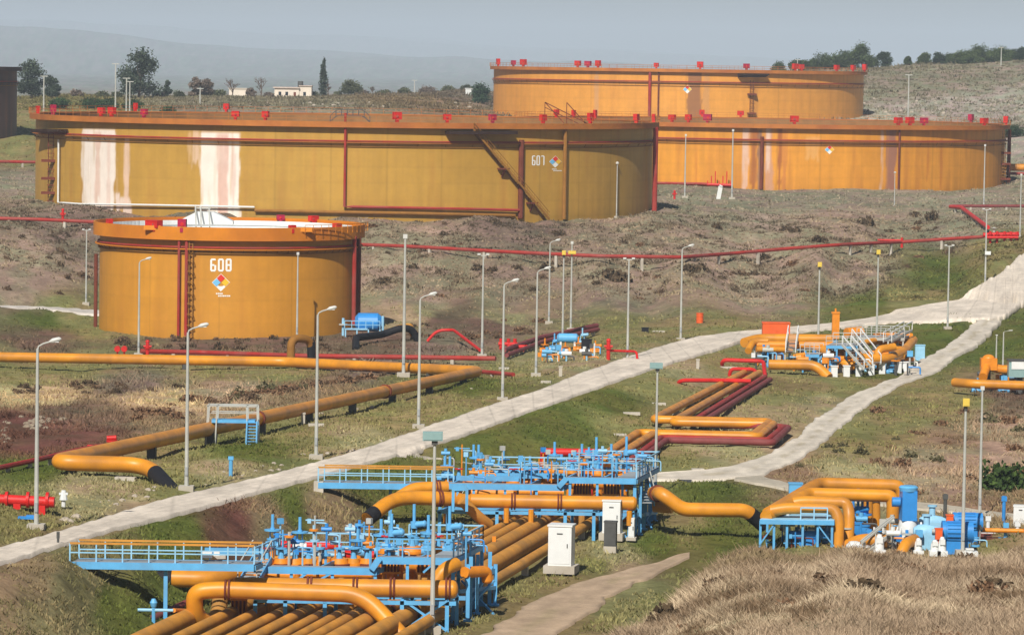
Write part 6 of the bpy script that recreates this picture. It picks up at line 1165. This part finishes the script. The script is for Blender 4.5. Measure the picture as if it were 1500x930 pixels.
# ---- pump station at the right
zf = 1.
def P(u, v, d): return W(u, v, d)
def pp(l, pts, r, m=M_OCH, R=.8, **k): return pipe('pump_pipe', l, [W(*q) for q in pts], r, m, 'pipe', 'yellow pipes of the pump station', R=R, n=14, **k)
pp('topmost yellow pipe of the pump station, bending down behind the tall blue motor', [(1125, 752, 245), (1190, 713, 252), (1200, 708, 253), (1318, 711, 253), (1322, 730, 253), (1320, 800, 253)], .4)
pp('second yellow pipe of the pump station, bending down left of the tall blue motor', [(1122, 757, 244), (1180, 724, 249), (1188, 723, 249.3), (1306, 726, 249.3), (1308, 740, 249.3), (1306, 806, 249.3)], .4)
pp('third yellow pipe of the pump station with a wide bend in front', [(1150, 740, 247), (1172, 734, 247), (1240, 736, 247), (1244, 750, 246.5), (1242, 806, 246)], .36, R=1.2)
pp('lowest yellow pipe of the pump station with the bend nearest the blue frame', [(1128, 748, 244.4), (1152, 744, 244.4), (1222, 745, 244.4), (1229, 760, 244.2), (1227, 806, 244)], .35, R=1.2)
pp('upright yellow pipe behind the bends of the pump station', [(1271, 730, 252), (1272, 804, 252)], .32, flanges=[(0, .6)]); pp('short upright yellow pipe left of the tall motor', [(1283, 735, 254), (1284, 800, 254)], .28)
pp('low yellow pipe at the foot of the pump station', [(1240, 800, 244.5), (1262, 790, 244), (1300, 792, 243.6)], .4); pp('yellow elbow in front of the white pump', [(1318, 818, 240.5), (1326, 796, 241), (1340, 790, 242.5)], .35); pp('yellow branch right of the white pump', [(1340, 800, 244), (1356, 786, 245)], .3)
a = W(1113, 760, 243.5); c = W(1222, 763, 243.5); c.z = a.z; o = (a.x, a.y, 1.); T = thing('pump_platform', 'light blue steel frame table left of the pump station bends', 'platform', o)
MB().slab([a, c, c + Vector((.8, 6, 0)), a + Vector((1.6, 6, 0))], .14).build('deck', M_PALE, T, smooth=False); e = MB(); e.beam(a - Vector((0, .08, .16)), c - Vector((0, .08, .16)), .12, .26); e.build('edge_beam', M_BLUE, T, smooth=False)
for u, dd in ((1114, 243.6), (1134, 243.6), (1153, 243.6), (1176, 243.6), (1198, 243.6), (1219, 243.6), (1124, 247), (1170, 248), (1215, 248)): q = W(u, 764, dd); MB().beam((q.x, q.y, .9), (q.x, q.y, a.z - .1), .14).build('leg', M_BLUE, T, smooth=False)
b = MB(); b.beam((a.x, a.y, 1.2), (W(1134, 764, 243.6).x, a.y, a.z - .3), .08); b.beam((c.x, c.y, 1.2), (W(1198, 764, 243.6).x, c.y, c.z - .3), .08); b.build('brace', M_BLUE, T, smooth=False); rail(T, a + Vector((2.5, .3, 0)), c + Vector((-.4, .3, 0)), .7, 1.1, M_PALE)
rr = random.Random(9)
for i, (u, v, dd, hpx) in enumerate([(1185, 800, 246, 26), (1196, 800, 246.5, 34), (1206, 800, 246, 28), (1166, 800, 246.5, 24), (1256, 790, 250, 58), (1266, 790, 250, 48), (1249, 790, 251, 52)]):
    p = W(u, v, dd); p.z = 1.; valve(p, hpx * dd / F + (0 if i < 4 else .6), ['small blue valve under the blue frame, nearest its middle', 'tallest small valve under the blue frame', 'small blue valve under the right end of the blue frame', 'small blue valve under the left half of the blue frame', 'tallest deep blue valve behind the yellow bends', 'deep blue valve right of the tallest one behind the bends', 'deep blue valve left of the tallest one behind the bends'][i], M_DBL if i > 3 else M_BLUE, i % 3, 'valves of the pump station', w=1.2)
p = W(1152, 800, 246); p.z = 1; b = MB(); b.cyl(p, p + Vector((0, 0, 1.9)), .16, 8); b.cyl(p + Vector((-.2, 0, 1.3)), p + Vector((.5, 0, 1.3)), .22, 10); b.box(p + Vector((0, 0, 1.0)), (.45, .35, .5)); tag(b.build('instrument_stand', M_WHITE), 'white instrument stand under the blue frame', 'instrument')
p = W(1180, 806, 244.2); p.z = 1; b = MB(); b.cyl(p + Vector((-1, .3, .7)), p + Vector((1.4, .3, .75)), .28, 10); b.cyl(p + Vector((-.3, .3, .7)), p + Vector((-.1, .3, .7)), .42, 12); b.cyl(p + Vector((.6, .3, .7)), p + Vector((.8, .3, .7)), .42, 12); b.box(p + Vector((.2, .3, .25)), (1.2, .5, .5)); tag(b.build('strainer', M_DBL), 'dark blue strainer lying under the blue frame', 'strainer')
# tall blue motor on a white pump
p = Gz(1327, 812, 1.); p.y += 3; p = Vector((W(1329, 800, 245.5).x, 245.5, 1.)); k = 245.5 / F; T = thing('pump_motor', 'tall upright bright blue motor on a white pump body', 'pump', p); zt = W(1329, 711, 245.5).z; zm = W(1329, 764, 245.5).z
MB().box((p.x, p.y, (zt + zm) / 2 - .1), (22 * k, .95, zt - zm - .4), .12).build('motor', M_DBL, T, smooth=False); MB().tube([(p.x, p.y, zt - .34), (p.x, p.y, zt - .1), (p.x, p.y, zt)], .5, 14, True, [.55, .6, .5]).build('fan_cowl', M_BLUE, T); MB().cyl((p.x - .5, p.y - .1, zt - 1.0), (p.x - 1.0, p.y - .1, zt - 1.0), .3, 12).build('terminal_box', M_DBL, T)
MB().tube([(p.x, p.y, zm + .1), (p.x, p.y, zm - .3), (p.x, p.y, 1.9), (p.x, p.y, .9)], .6, 14, True, [.5, .62, .55, .8]).build('pump_body', M_WHITE, T); b = MB()
for a_ in range(8): q = Vector((math.cos(a_ * .785), math.sin(a_ * .785), 0)); b.beam(Vector((p.x, p.y, 1.)) + q * .95, Vector((p.x, p.y, zm - .3)) + q * .6, .09)
b.build('ribs', M_WHITE, T, smooth=False)
def hmotor(u0, u1, v, d, r, label, mat=M_DBL):
    a = W(u0, v, d); c = W(u1, v, d); c.z = a.z; T = thing('pump_motor', label, 'motor', (a.x, a.y, 1.), 'horizontal blue motors'); MB().cyl(a, c, r, 18).build('casing', mat, T); b = MB(); n = 16
    for j in range(n): t = 2 * math.pi * j / n; q = Vector((0, math.cos(t), math.sin(t))) * (r + .03); b.beam(a.lerp(c, .12) + q, a.lerp(c, .82) + q, .05)
    b.build('cooling_fins', mat, T, smooth=False); MB().cyl(c - Vector((.35, 0, 0)), c + Vector((.12, 0, 0)), r * 1.06, 18).build('fan_cowl', mat, T); MB().cyl(a - Vector((.1, 0, 0)), a + Vector((.12, 0, 0)), r * 1.1, 18).build('end_flange', mat, T); MB().cyl(a - Vector((.7, 0, 0)), a - Vector((.1, 0, 0)), .15, 10).build('shaft', M_GALV, T)
    b = MB(); b.box(((a.x + c.x) / 2, a.y, (a.z - r + .9) / 2), (abs(c.x - a.x) * .8, r * 1.3, a.z - r - .8)); b.build('base_frame', M_DBL, T, smooth=False); return T
hmotor(1382, 1422, 778, 243.5, .6, 'front one of two large blue motors lying on their side behind the yellow headed lamp'); hmotor(1398, 1436, 764, 248.5, .55, 'rear one of two large blue motors lying on their side')
for i, (u, v, d) in enumerate(((1362, 778, 244), (1370, 764, 248.5))):
    a = W(u, v, d); T = thing('pump', ['pale blue pump with a ribbed casing left of the front lying motor', 'pale blue pump with a pointed top left of the rear lying motor'][i], 'pump', (a.x, a.y, 1.)); MB().tube([a + Vector((-1., 0, 0)), a + Vector((-.7, 0, 0)), a + Vector((-.2, 0, 0)), a + Vector((.4, 0, 0)), a + Vector((.7, 0, 0))], .5, 14, True, [.22, .42, .45, .34, .2]).build('casing', M_PALE, T); MB().tube([a + Vector((-.2, 0, .3)), a + Vector((-.2, 0, .7)), a + Vector((-.2, 0, .95))], .2, 10, True, [.2, .2, .2]).cyl(a + Vector((-.2, 0, .94)), a + Vector((-.2, 0, 1.04)), .3, 12).build('top_nozzle', M_PALE, T); MB().box((a.x, a.y, (a.z + .6) / 2), (1.3, .9, a.z - .6)).build('base_frame', M_PALE, T, smooth=False)
for i, (u, v, d) in enumerate(((1375, 782, 242.6), (1391, 762, 247.6))): p = W(u, v, d); b = MB(); b.box(p, (.42, .4, .62)); b.box(p + Vector((0, 0, .34)), (.5, .46, .06)); b.box((p.x, p.y, (p.z + .7) / 2), (.16, .16, p.z - .7)); tag(b.build('coupling_guard', M_ORR, smooth=False), ['orange red coupling guard at the front lying motor', 'orange red coupling guard at the rear lying motor'][i], 'guard')
for i, (u, v, w, h) in enumerate(((1251, 803, 1.1, .75), (1369, 812, .55, .9), (1380, 806, .5, 1.1), (1345, 810, .5, 1.0), (1420, 806, .8, .35), (1288, 806, .6, 1.2))):
    p = W(u, v, 241.5); p.z = 1.; b = MB(); b.box(p + Vector((0, 0, .1)), (w * 1.25, .7, .3)); b.tube([p + Vector((0, 0, .2)), p + Vector((0, 0, h * .7)), p + Vector((0, 0, h))], w / 2, 10, True, [w / 2, w * .45, w * .2]); b.box(p + Vector((0, -.1, h * .55 + .2)), (w * .6, .4, h * .3)); tag(b.build('small_pump', M_WHITE), ['white lumpy casing at the foot of the front yellow bend', 'white small pump left of the front lying motor', 'white upright casing beside the front coupling guard', 'white casing just right of the tall motor', 'low white casing right of the yellow headed lamp', 'white fitting before the upright yellow pipes'][i], 'pump')
a = W(1262, 795, 242); c = W(1310, 757, 243.5); T = thing('access_stair', 'thin white handrail stair slanting up to the tall blue motor', 'stair', a); 
for s in (0, .7): MB().beam(a + Vector((0, s, 0)), c + Vector((0, s, 0)), .1).build('handrail', M_GALV, T, smooth=False); MB().beam(a + Vector((0, s, -.9)), c + Vector((0, s, -.9)), .1, .2).build('stringer', M_GALV, T, smooth=False)
b = MB()
for i in range(8): q = a.lerp(c, i / 8) - Vector((0, 0, .85)); b.box(q + Vector((0, .35, 0)), (.3, .7, .05))
b.build('treads', M_GREY, T, smooth=False); b = MB()
for i in (0, 3, 6): q = a.lerp(c, i / 7); b.beam(q, q - Vector((0, 0, .9)), .07)
b.build('balusters', M_GALV, T, smooth=False)
pd = [Gz(1436, 766, 1.), Gz(1530, 774, 1.), Gz(1540, 784, 1.), Gz(1430, 792, 1.)]; s = MB().slab([p + Vector((0, 0, .08)) for p in reversed(pd)], .2); struct(s.build('equipment_pad', paint('reddish brown gravel pad', (124, 74, 66), .95, .3, 1.5, .05), smooth=False))
for i, (u, v, h, m) in enumerate(((1447, 782, 1.1, M_WHITE), (1473, 790, 1.0, M_BLUE), (1490, 788, 1.0, M_WHITE), (1470, 769, 1.9, M_DBL), (1384, 766, 1.9, M_DGREY))): p = Gz(u, v, 1.); b = MB(); b.cyl(p, p + Vector((0, 0, h)), .12, 8); b.box(p + Vector((0, 0, h * .9)), (.34, .28, .3)); b.box(p + Vector((0, 0, .06)), (.9, .6, .14)); tag(b.build('instrument_post', m), ['white capped post on the reddish pad right of the motors', 'pale blue valve post on the reddish pad', 'white curved post at the right edge of the reddish pad', 'deep blue post at the rear edge of the reddish pad', 'thin dark post behind the blue motors'][i], 'post')
cabinet(1495, 777, .9, .6, 1.1, 'white cabinet at the right edge beside the reddish pad', z=1.)
pipe('pipe', 'slim orange pipe running right across the reddish pad', [Gz(1436, 776, 1.6), Gz(1530, 778, 1.6)], .14, M_ORG)
p = Gz(1165, 724, 1.); b = MB(); b.box(p + Vector((0, 0, .4)), (.9, .7, .7)); b.box(p + Vector((0, 0, .78)), (1.0, .8, .08)); tag(b.build('junction_box', M_BLUE, smooth=False), 'small light blue box behind the diagonal pump pipes', 'junction box')
# ---- far pipe station beyond the corridor
def fp(l, pts, r=.45, m=M_OCH, R=1., **k): return pipe('station_pipe', l, [W(*q) for q in pts], r, m, 'pipe', 'orange pipes of the far pipe station', R=R, n=12, **k)
fp('front orange pipe of the far station with a downturned end', [(1126, 534, 393), (1196, 535, 393), (1214, 553, 392)], .5); fp('long orange pipe of the far station behind the stair', [(1090, 502, 404), (1110, 496, 406), (1225, 497, 406)], .5); fp('second long orange pipe just below the longest one', [(1108, 505, 402), (1220, 506, 402)], .4, M_ORG)
fp('curved orange pipe at the right side of the far station', [(1258, 524, 396), (1300, 526, 397), (1324, 515, 402), (1338, 498, 412)], .45, R=2.); fp('orange pipe slanting in the middle of the far station', [(1206, 512, 400), (1240, 534, 397), (1252, 536, 397)], .45); fp('short orange pipe on the left low part of the far station', [(1166, 525, 396), (1180, 523, 396)], .5)
fp('orange pipe behind the stairs of the far station', [(1240, 488, 412), (1262, 486, 413)], .55, M_ORG); fp('orange pipe at the back right of the far station', [(1270, 500, 408), (1330, 501, 410)], .4, M_ORG); fp('low orange pipe crossing under the white stair rails', [(1225, 517, 399), (1300, 519, 400)], .35, M_ORG); fp('orange pipe at the far left of the far station', [(1096, 514, 400), (1103, 500, 402), (1125, 500, 402)], .35); fp('upright orange elbow right of the white stairs', [(1285, 530, 397), (1286, 512, 397), (1310, 508, 398)], .4)
p = G(1136, 508); T = thing('control_box', 'large orange red equipment box at the left of the far pipe station', 'equipment box', p); zc_ = W(1136, 487, p.y).z; MB().box((p.x, p.y, zc_), (2.9, 1.6, 2.0)).build('housing', M_ORR, T, smooth=False); MB().box((p.x, p.y, zc_ + 1.05), (3.0, 1.7, .12)).build('roof', M_ORR, T, smooth=False); MB().box((p.x - .4, p.y - .83, zc_), (.9, .05, 1.5)).build('door', M_ORR, T, smooth=False)
for s in (-1.2, 1.2): MB().beam((p.x + s, p.y, .1), (p.x + s, p.y, zc_ - 1), .2).build('leg', M_DGREY, T, smooth=False)
p = W(1224, 496, 404); q = W(1224, 459, 404); T = thing('vent_stack', 'upright orange stack in the middle of the far pipe station', 'stack', p); MB().box((p + q) / 2, (.72, .72, (q - p).length)).build('shaft', M_ORG, T, smooth=False); MB().box(q + Vector((0, 0, .08)), (.84, .84, .16)).build('cap', M_ORG, T, smooth=False); MB().cyl(p, (p.x, p.y, .1), .25, 8).build('pedestal', M_BLUE, T); MB().cyl(q + Vector((0, 0, .15)), q + Vector((0, 0, .5)), .1, 6).build('tip', M_ORG, T)
for i, (u0, v0, u1, v1, d0, d1) in enumerate([(1272, 541, 1240, 505, 393, 396), (1284, 533, 1254, 495, 396, 399), (1158, 516, 1162, 490, 399, 403), (1300, 500, 1330, 484, 404, 410)]):
    a = W(u0, v0, d0); c = W(u1, v1, d1); T = thing('access_stair', ['front white stair of the far pipe station', 'rear white stair of the far pipe station', 'steep grey stair beside the orange red box', 'small white stair at the back right of the far station'][i], 'stair', a, 'stairs of the far pipe station'); w = Vector((.45, .3, 0)) if i != 2 else Vector((.5, 0, 0))
    for s in (-1, 1): b = MB(); b.beam(a + w * s, c + w * s, .1, .24); b.build('stringer', M_GALV, T, smooth=False); b = MB(); b.beam(a + w * s + Vector((0, 0, .9)), c + w * s + Vector((0, 0, .9)), .09); b.beam(a + w * s, a + w * s + Vector((0, 0, .9)), .08); b.beam(c + w * s, c + w * s + Vector((0, 0, .9)), .08); b.build('handrail', M_WHITE, T, smooth=False)
    b = MB()
    for j in range(9): q = a.lerp(c, (j + .5) / 9); b.beam(q - w, q + w, .25, .05)
    b.build('treads', M_GREY, T, smooth=False)
def frame(label, u0, u1, vt, d, dep, mat, name='walkway', legs=4):
    a = W(u0, vt, d); c = W(u1, vt, d); c.z = a.z; q = EY * dep; T = thing(name, label, 'walkway', (a.x, a.y, H(a.x, a.y)), 'walkways of the far stations'); MB().slab([a, c, c + q, a + q], .2).build('deck', M_GREY, T, smooth=False); MB().beam(a - Vector((0, .09, .14)), c - Vector((0, .09, .14)), .1, .3).build('edge_beam', mat, T, smooth=False)
    for i in range(legs):
        for e in (0, .96): s = a.lerp(c, .03 + .94 * i / (legs - 1)) + q * e; MB().beam((s.x, s.y, H(s.x, s.y) - .1), s - Vector((0, 0, .2)), .16).build('leg', mat, T, smooth=False)
    rail(T, a, c, .95, .9, M_GALV); rail(T, a + q, c + q, .95, .9, M_GALV); return T
frame('walkway at the head of the white stairs in the far station', 1210, 1256, 506, 397, 5, M_BLUE); frame('walkway at the back of the far station', 1255, 1325, 494, 407, 4, M_GALV); frame('low walkway at the left front of the far station', 1172, 1200, 519, 397, 3, M_BLUE, legs=3)
for i, (u, v, d, hpx, m) in enumerate([(1180, 525, 399, 28, M_BLUE), (1196, 526, 398, 24, M_PALE), (1218, 532, 396, 22, M_BLUE), (1232, 520, 401, 26, M_DBL), (1250, 512, 405, 26, M_BLUE), (1262, 520, 401, 18, M_PALE), (1278, 512, 405, 26, M_BLUE), (1292, 506, 410, 24, M_PALE), (1312, 522, 400, 30, M_BLUE), (1306, 530, 398, 22, M_BLUE), (1322, 506, 410, 24, M_BLUE), (1238, 505, 408, 20, M_DBL), (1190, 512, 404, 20, M_DBL)]):
    p = W(u, v, d); p.z = H(p.x, p.y); valve(p, hpx * d / F, ['light blue valve right of the grey stair', 'pale valve beside the yellow headed lamp', 'light blue valve under the orange stack', 'deep blue valve behind the stair head', 'light blue valve behind the white stairs', 'small pale valve between the stairs', 'light blue valve on the back walkway', 'pale valve at the back of the station', 'light blue valve at the curved pipe', 'low light blue valve before the curved pipe', 'light blue valve at the back right corner', 'deep blue valve at the back middle', 'deep blue valve left of the stack'][i] + ' of the far station', m, i % 3, 'valves of the far pipe station', w=1.5)
for i, u in enumerate((1222, 1240, 1258, 1276, 1292, 1304, 1316, 1328)):
    p = W(u, 548 - abs(i - 1) * 1.5 - i * 2, 392.5 + i * 1.2); p.z = H(p.x, p.y); b = MB(); b.box(p + Vector((0, 0, .4)), (.62, .5, 1.2)); b.box(p + Vector((0, 0, 1.05)), (.75, .6, .1)); tag(b.build('pedestal', M_WHITE, smooth=False), 'white concrete pedestal in the row under the right part of the far station', 'pedestal', 'white pedestals of the far station')
for i, (u, v) in enumerate(((1140, 526), (1158, 540), (1230, 545))): p = G(u, v); b = MB(); b.box(p + Vector((0, 0, .2)), (1.5, .6, .5)); b.box(p + Vector((0, 0, .5)), (.8, .4, .16)); tag(b.build('concrete_block', M_CONC, smooth=False), ['pale block under the long orange pipe of the far station', 'pale block left of the front orange pipe of the far station', 'pale block right of the downturned end of the front orange pipe'][i], 'concrete block')
# ---- skid at the right edge
def sp(l, pts, r=.4, m=M_OCH, R=.8): return pipe('skid_pipe', l, [W(*q) for q in pts], r, m, 'pipe', 'pipes of the skid at the right edge', R=R, n=12)
sp('long low yellow pipe of the skid at the right edge', [(1398, 560, 372), (1424, 562, 370), (1540, 566, 370)], .42); sp('raised yellow pipe of the skid at the right edge', [(1440, 552, 374), (1446, 534, 376), (1462, 541, 376), (1540, 543, 376)], .42, M_ORG)
p = G(1447, 560); T = thing('pump', 'orange pump block standing on the skid at the right edge', 'pump', (p.x, 376, H(p.x, 376))); q = W(1448, 533, 376); MB().box(q, (1.5, 1.2, 1.1)).build('housing', M_ORG, T, smooth=False); MB().dome(q + Vector((0, 0, .5)), (0, 0, 1), .6, .4).build('cover', M_ORG, T); MB().beam((q.x, q.y, 0), q, .4).build('pedestal', M_DGREY, T, smooth=False)
p = W(1486, 540, 372); T = thing('control_box', 'grey green cabinet with a pale front on the skid at the right edge', 'cabinet', (p.x, p.y, H(p.x, p.y))); MB().box(p + Vector((.5, 0, 0)), (2.2, 1.2, 1.5)).build('housing', M_TEAL, T, smooth=False); MB().box(p + Vector((.3, -.63, .35)), (1.3, .05, .7)).build('screen_panel', M_WHITE, T, smooth=False); MB().box(p + Vector((.5, 0, .8)), (2.4, 1.4, .12)).build('roof', M_DGREY, T, smooth=False); MB().beam((p.x + .5, p.y, 0), p + Vector((.5, 0, -.6)), .5).build('pedestal', M_DGREY, T, smooth=False)
for i, (u, hh) in enumerate(((1432, 20), (1470, 24))): p = W(u, 560, 375); p.z = H(p.x, p.y); valve(p, hh * .065, ['blue valve at the left of the right edge skid', 'blue valve right of the orange pump block'][i], M_BLUE, 1, 'valves of the right edge skid', w=1.5)
# ---- blue valve set at the right foot of the 608 tank
p = onland(540, 492, 0); k = p.y / F; T = thing('tank_valve_set', 'blue mixer housing with pale platforms at the right foot of the 608 tank', 'valve set', p)
MB().tube([p + Vector((-1.6, 1, 1.5)), p + Vector((-1.2, 1, 1.5)), p + Vector((1.0, 1, 1.5)), p + Vector((1.5, 1, 1.5))], 1., 16, True, [.6, 1.05, 1.05, .6]).build('housing', M_DBL, T); MB().box(p + Vector((-1.4, -.4, .8)), (2.6, 1.2, .14)).build('deck', M_PALE, T, smooth=False); rail(T, p + Vector((-2.7, -1, .85)), p + Vector((1.3, -1, .85)), .9, .7, M_PALE)
for x in (-2.6, -1.3, 0, 1.3): MB().beam(p + Vector((x, -.9, -.2)), p + Vector((x, -.9, .8)), .14).build('leg', M_PALE, T, smooth=False)
for x, h in ((1.6, 2.3), (-2.9, 2.0)): MB().cyl(p + Vector((x, -.2, 0)), p + Vector((x, -.2, h)), .16, 8).build('stem_tube', M_PALE, T)
MB().cyl(p + Vector((-2.9, -.2, 1.2)), p + Vector((-2.9, -.2, 1.35)), .5, 12).build('handwheel', M_GALV, T)
pipe('pipe', 'black wrapped pipe leaving the blue valve set, ochre at its bend', [onland(521, 512, -.1), onland(521, 508, 1.0), W(560, 490, onland(560, 500, 0).y), W(588, 480, onland(588, 500, 0).y), W(604, 482, onland(606, 500, 0).y), onland(612, 500, 0)], .4, M_BLK, R=1.); pipe('pipe', 'ochre pipe bend just right of the black wrapped pipe', [W(582, 482, onland(590, 498, 0).y - .6), W(600, 478, onland(600, 498, 0).y - .6), onland(607, 494, .1)], .42, M_OCHD, R=1.)
# ---- small valve set beyond the road
rpipe('dark red pipe rising across the small blue and yellow valve set', [(738, 520, .5), (790, 504, .7), (874, 487, .8)], .28, M_MAR, feet=3, group='dark red pipes of the small valve set'); rpipe('second dark red pipe close beside the rising one', [(742, 526, .4), (796, 508, .6), (876, 490, .6)], .24, M_MAR, feet=3, group='dark red pipes of the small valve set')
for i, (u, v, h, m) in enumerate([(798, 516, 1.5, M_ORG), (812, 514, 1.9, M_BLUE), (847, 514, 1.5, M_ORG), (872, 517, 1.3, M_ORG), (828, 515, 1.0, M_ORG), (853, 504, 1.8, M_PALE)]): p = onland(u, v, 0); valve(p, h, ['orange valve at the left end', 'light blue valve left of the middle', 'orange valve right of the black box', 'orange valve at the right end', 'low orange valve under the blue drum', 'pale valve behind the black box'][i] + ' of the small valve set beyond the road', m, i % 2, 'valves of the small valve set', w=1.5)
p = onland(832, 513, 0); T = thing('surge_drum', 'light blue drum lying on legs in the small valve set beyond the road', 'drum', p); MB().tube([p + Vector((-1.2, 0, 1.3)), p + Vector((-1., 0, 1.3)), p + Vector((.9, 0, 1.3)), p + Vector((1.1, 0, 1.3))], .5, 14, True, [.3, .52, .52, .3]).build('shell', M_BLUE, T)
for x in (-.8, .7): MB().box(p + Vector((x, 0, .5)), (.2, .7, 1.2)).build('saddle', M_WHITE, T, smooth=False)
p = onland(859, 517, 0); b = MB(); b.box(p + Vector((0, 0, .75)), (1.1, .8, 1.3)); b.box(p + Vector((0, 0, 1.42)), (1.2, .9, .08)); b.box(p + Vector((0, 0, .06)), (1.2, .9, .16)); tag(b.build('control_box', M_BLK, smooth=False), 'black box on the ground in the small valve set beyond the road', 'control box')
redset2 = [(742, 512), (756, 516)]
for i, (u, v) in enumerate(redset2):
    p = onland(u, v, 0); T = thing('fire_valve_set', ['red valve manifold at the left end of the dark red pipes', 'low red valve manifold just right of the first one'][i], 'valve set', p); MB().cyl(p + Vector((-.9, 0, .6)), p + Vector((1.2, 0, .6)), .22, 10).build('main_pipe', M_RED, T)
    for x in (-.6, .2, .9): MB().cyl(p + Vector((x, 0, -.1)), p + Vector((x, 0, 1.2 - i * .4)), .2, 8).build('riser', M_RED, T)
# ---- red valve cluster on the right terrace
p = onland(1466, 354, 0); T = thing('fire_valve_set', 'bright red valve cluster with several branches beside the road at the right edge', 'valve set', p)
MB().cyl(p + Vector((-2.6, 0, .9)), p + Vector((2.6, 0, 1.1)), .35, 12).build('main_pipe', M_RED, T); MB().cyl(p + Vector((-2.4, -1, .6)), p + Vector((2.4, -1, .7)), .22, 10).build('branch_pipe', M_RED, T)
for x in (-1.6, -.6, .5, 1.4, 2.3): b = MB(); b.cyl(p + Vector((x, -.4, -.2)), p + Vector((x, -.4, 1.5)), .2, 8); b.cyl(p + Vector((x, -.4, 1.0)), p + Vector((x, -.4, 1.1)), .36, 10); b.build('riser', M_RED, T)
MB().cyl(p + Vector((-1., .2, 1.)), p + Vector((-1., .2, 2.1)), .12, 8).build('stem_tube', M_GALV, T); MB().cyl(p + Vector((-1., .2, 1.9)), p + Vector((-1., .2, 2.0)), .4, 12).build('handwheel', M_GALV, T)
p = onland(1321, 363, 0); b = MB(); b.cyl(p, p + Vector((0, 0, 1.5)), .2, 8); b.cyl(p + Vector((0, 0, .9)), p + Vector((0, 0, 1.02)), .42, 10); b.cyl(p + Vector((-3.6, 0, 1.1)), p + Vector((0, 0, 1.1)), .14, 8); tag(b.build('fire_valve', M_RED), 'red upright valve on the embankment fire main near its right end', 'valve')
p = G(1443, 418); q = W(1447, 371, p.y - .25); b = MB(); b.box(q, (.75, .3, .4)); b.box(q + Vector((0, .03, .22)), (.8, .36, .05)); tag(b.build('junction_box', M_WHITE, smooth=False), 'small white box fixed halfway up the lamp post by the red valve cluster', 'junction box')
p = G(832, 490); q = W(838, 370, G(836, 484).y - .3); b = MB(); b.box(q, (.9, .3, .4)); b.box(q - Vector((0, .17, 0)), (.8, .04, .3)); tag(b.build('floodlight', M_YEL, smooth=False), 'yellow floodlight box fixed near the top of the bare mast', 'floodlight')
p = onland(1052, 292, 0); b = MB(); b.beam(p, p + Vector((.4, 0, 2.3)), .75, .5); b.beam(p + Vector((.4, 0, 2.3)), p + Vector((.5, 0, 2.5)), .8, .55); tag(b.build('duct', M_WHITE, smooth=False), 'leaning white duct on the terrace before the right tank', 'duct')
p = onland(945, 486, 0); tag(MB().box(p + Vector((0, 0, .2)), (.8, .5, .5)).box(p + Vector((0, 0, .48)), (.9, .6, .08)).build('black_crate', M_BLK, smooth=False), 'small black crate on the grass left of the road bend', 'crate')

clutter(20, (1232, 795, 1350, 806), (242, 250), 'small pump fitting among the yellow pipes and white casings of the pump station', 'small fittings of the pump station', [M_WHITE, M_BLUE, M_DBL, M_ORG, M_GALV, M_DGREY], hh=(.5, 1.6), land=True, s=1.4)
clutter(10, (1345, 795, 1440, 806), (243, 250), 'small fitting around the two lying blue motors', 'small fittings around the blue motors', [M_WHITE, M_BLUE, M_PALE, M_DGREY], hh=(.5, 1.3), land=True)
clutter(10, (1120, 790, 1225, 804), (244, 249), 'small fitting under the light blue frame of the pump station', 'small fittings under the blue frame', [M_DBL, M_BLUE, M_DGREY, M_WHITE, M_RUST], hh=(.5, 1.3), land=True)
clutter(60, (1105, 500, 1335, 544), (395, 414), 'small fitting standing among the orange pipes of the far pipe station', 'small fittings of the far pipe station', [M_BLUE, M_PALE, M_ORG, M_ORG, M_DBL, M_WHITE, M_GALV, M_DGREY], hh=(.9, 2.3), land=True, s=1.9)
clutter(8, (1425, 540, 1495, 556), (374, 378), 'small fitting on the pipe skid at the right edge', 'small fittings of the right edge skid', [M_BLUE, M_ORG, M_DGREY, M_PALE], hh=(.8, 1.8), land=True, s=1.8)
clutter(12, (790, 500, 880, 515), (398, 408), 'small fitting in the small valve set beyond the road', 'small fittings of the small valve set', [M_BLUE, M_ORG, M_PALE, M_WHITE, M_DGREY], hh=(.6, 1.5), land=True, s=1.8)
for i, (u0, v0, d0, u1, v1, d1, r) in enumerate([(1108, 512, 400, 1160, 513, 401, .28), (1182, 505, 403, 1230, 522, 398, .32), (1262, 503, 405, 1300, 496, 409, .3), (1215, 526, 397, 1250, 527, 397.5, .3), (1268, 534, 395.5, 1322, 522, 401, .34), (1280, 491, 412, 1336, 492, 413, .28), (1296, 512, 403, 1330, 512, 405, .3)]):
    fp(['orange pipe low at the far left of the station', 'orange pipe slanting left of the stack', 'orange pipe slanting at the back of the station', 'short orange pipe before the stair foot', 'orange pipe along the row of white pedestals', 'orange pipe at the back right corner', 'orange pipe inside the curved pipe'][i] + ' in the far cluster', [(u0, v0, d0), ((u0 + u1) / 2, (v0 + v1) / 2 - 1, (d0 + d1) / 2), (u1, v1, d1)], r, M_ORG if i % 2 else M_OCH)
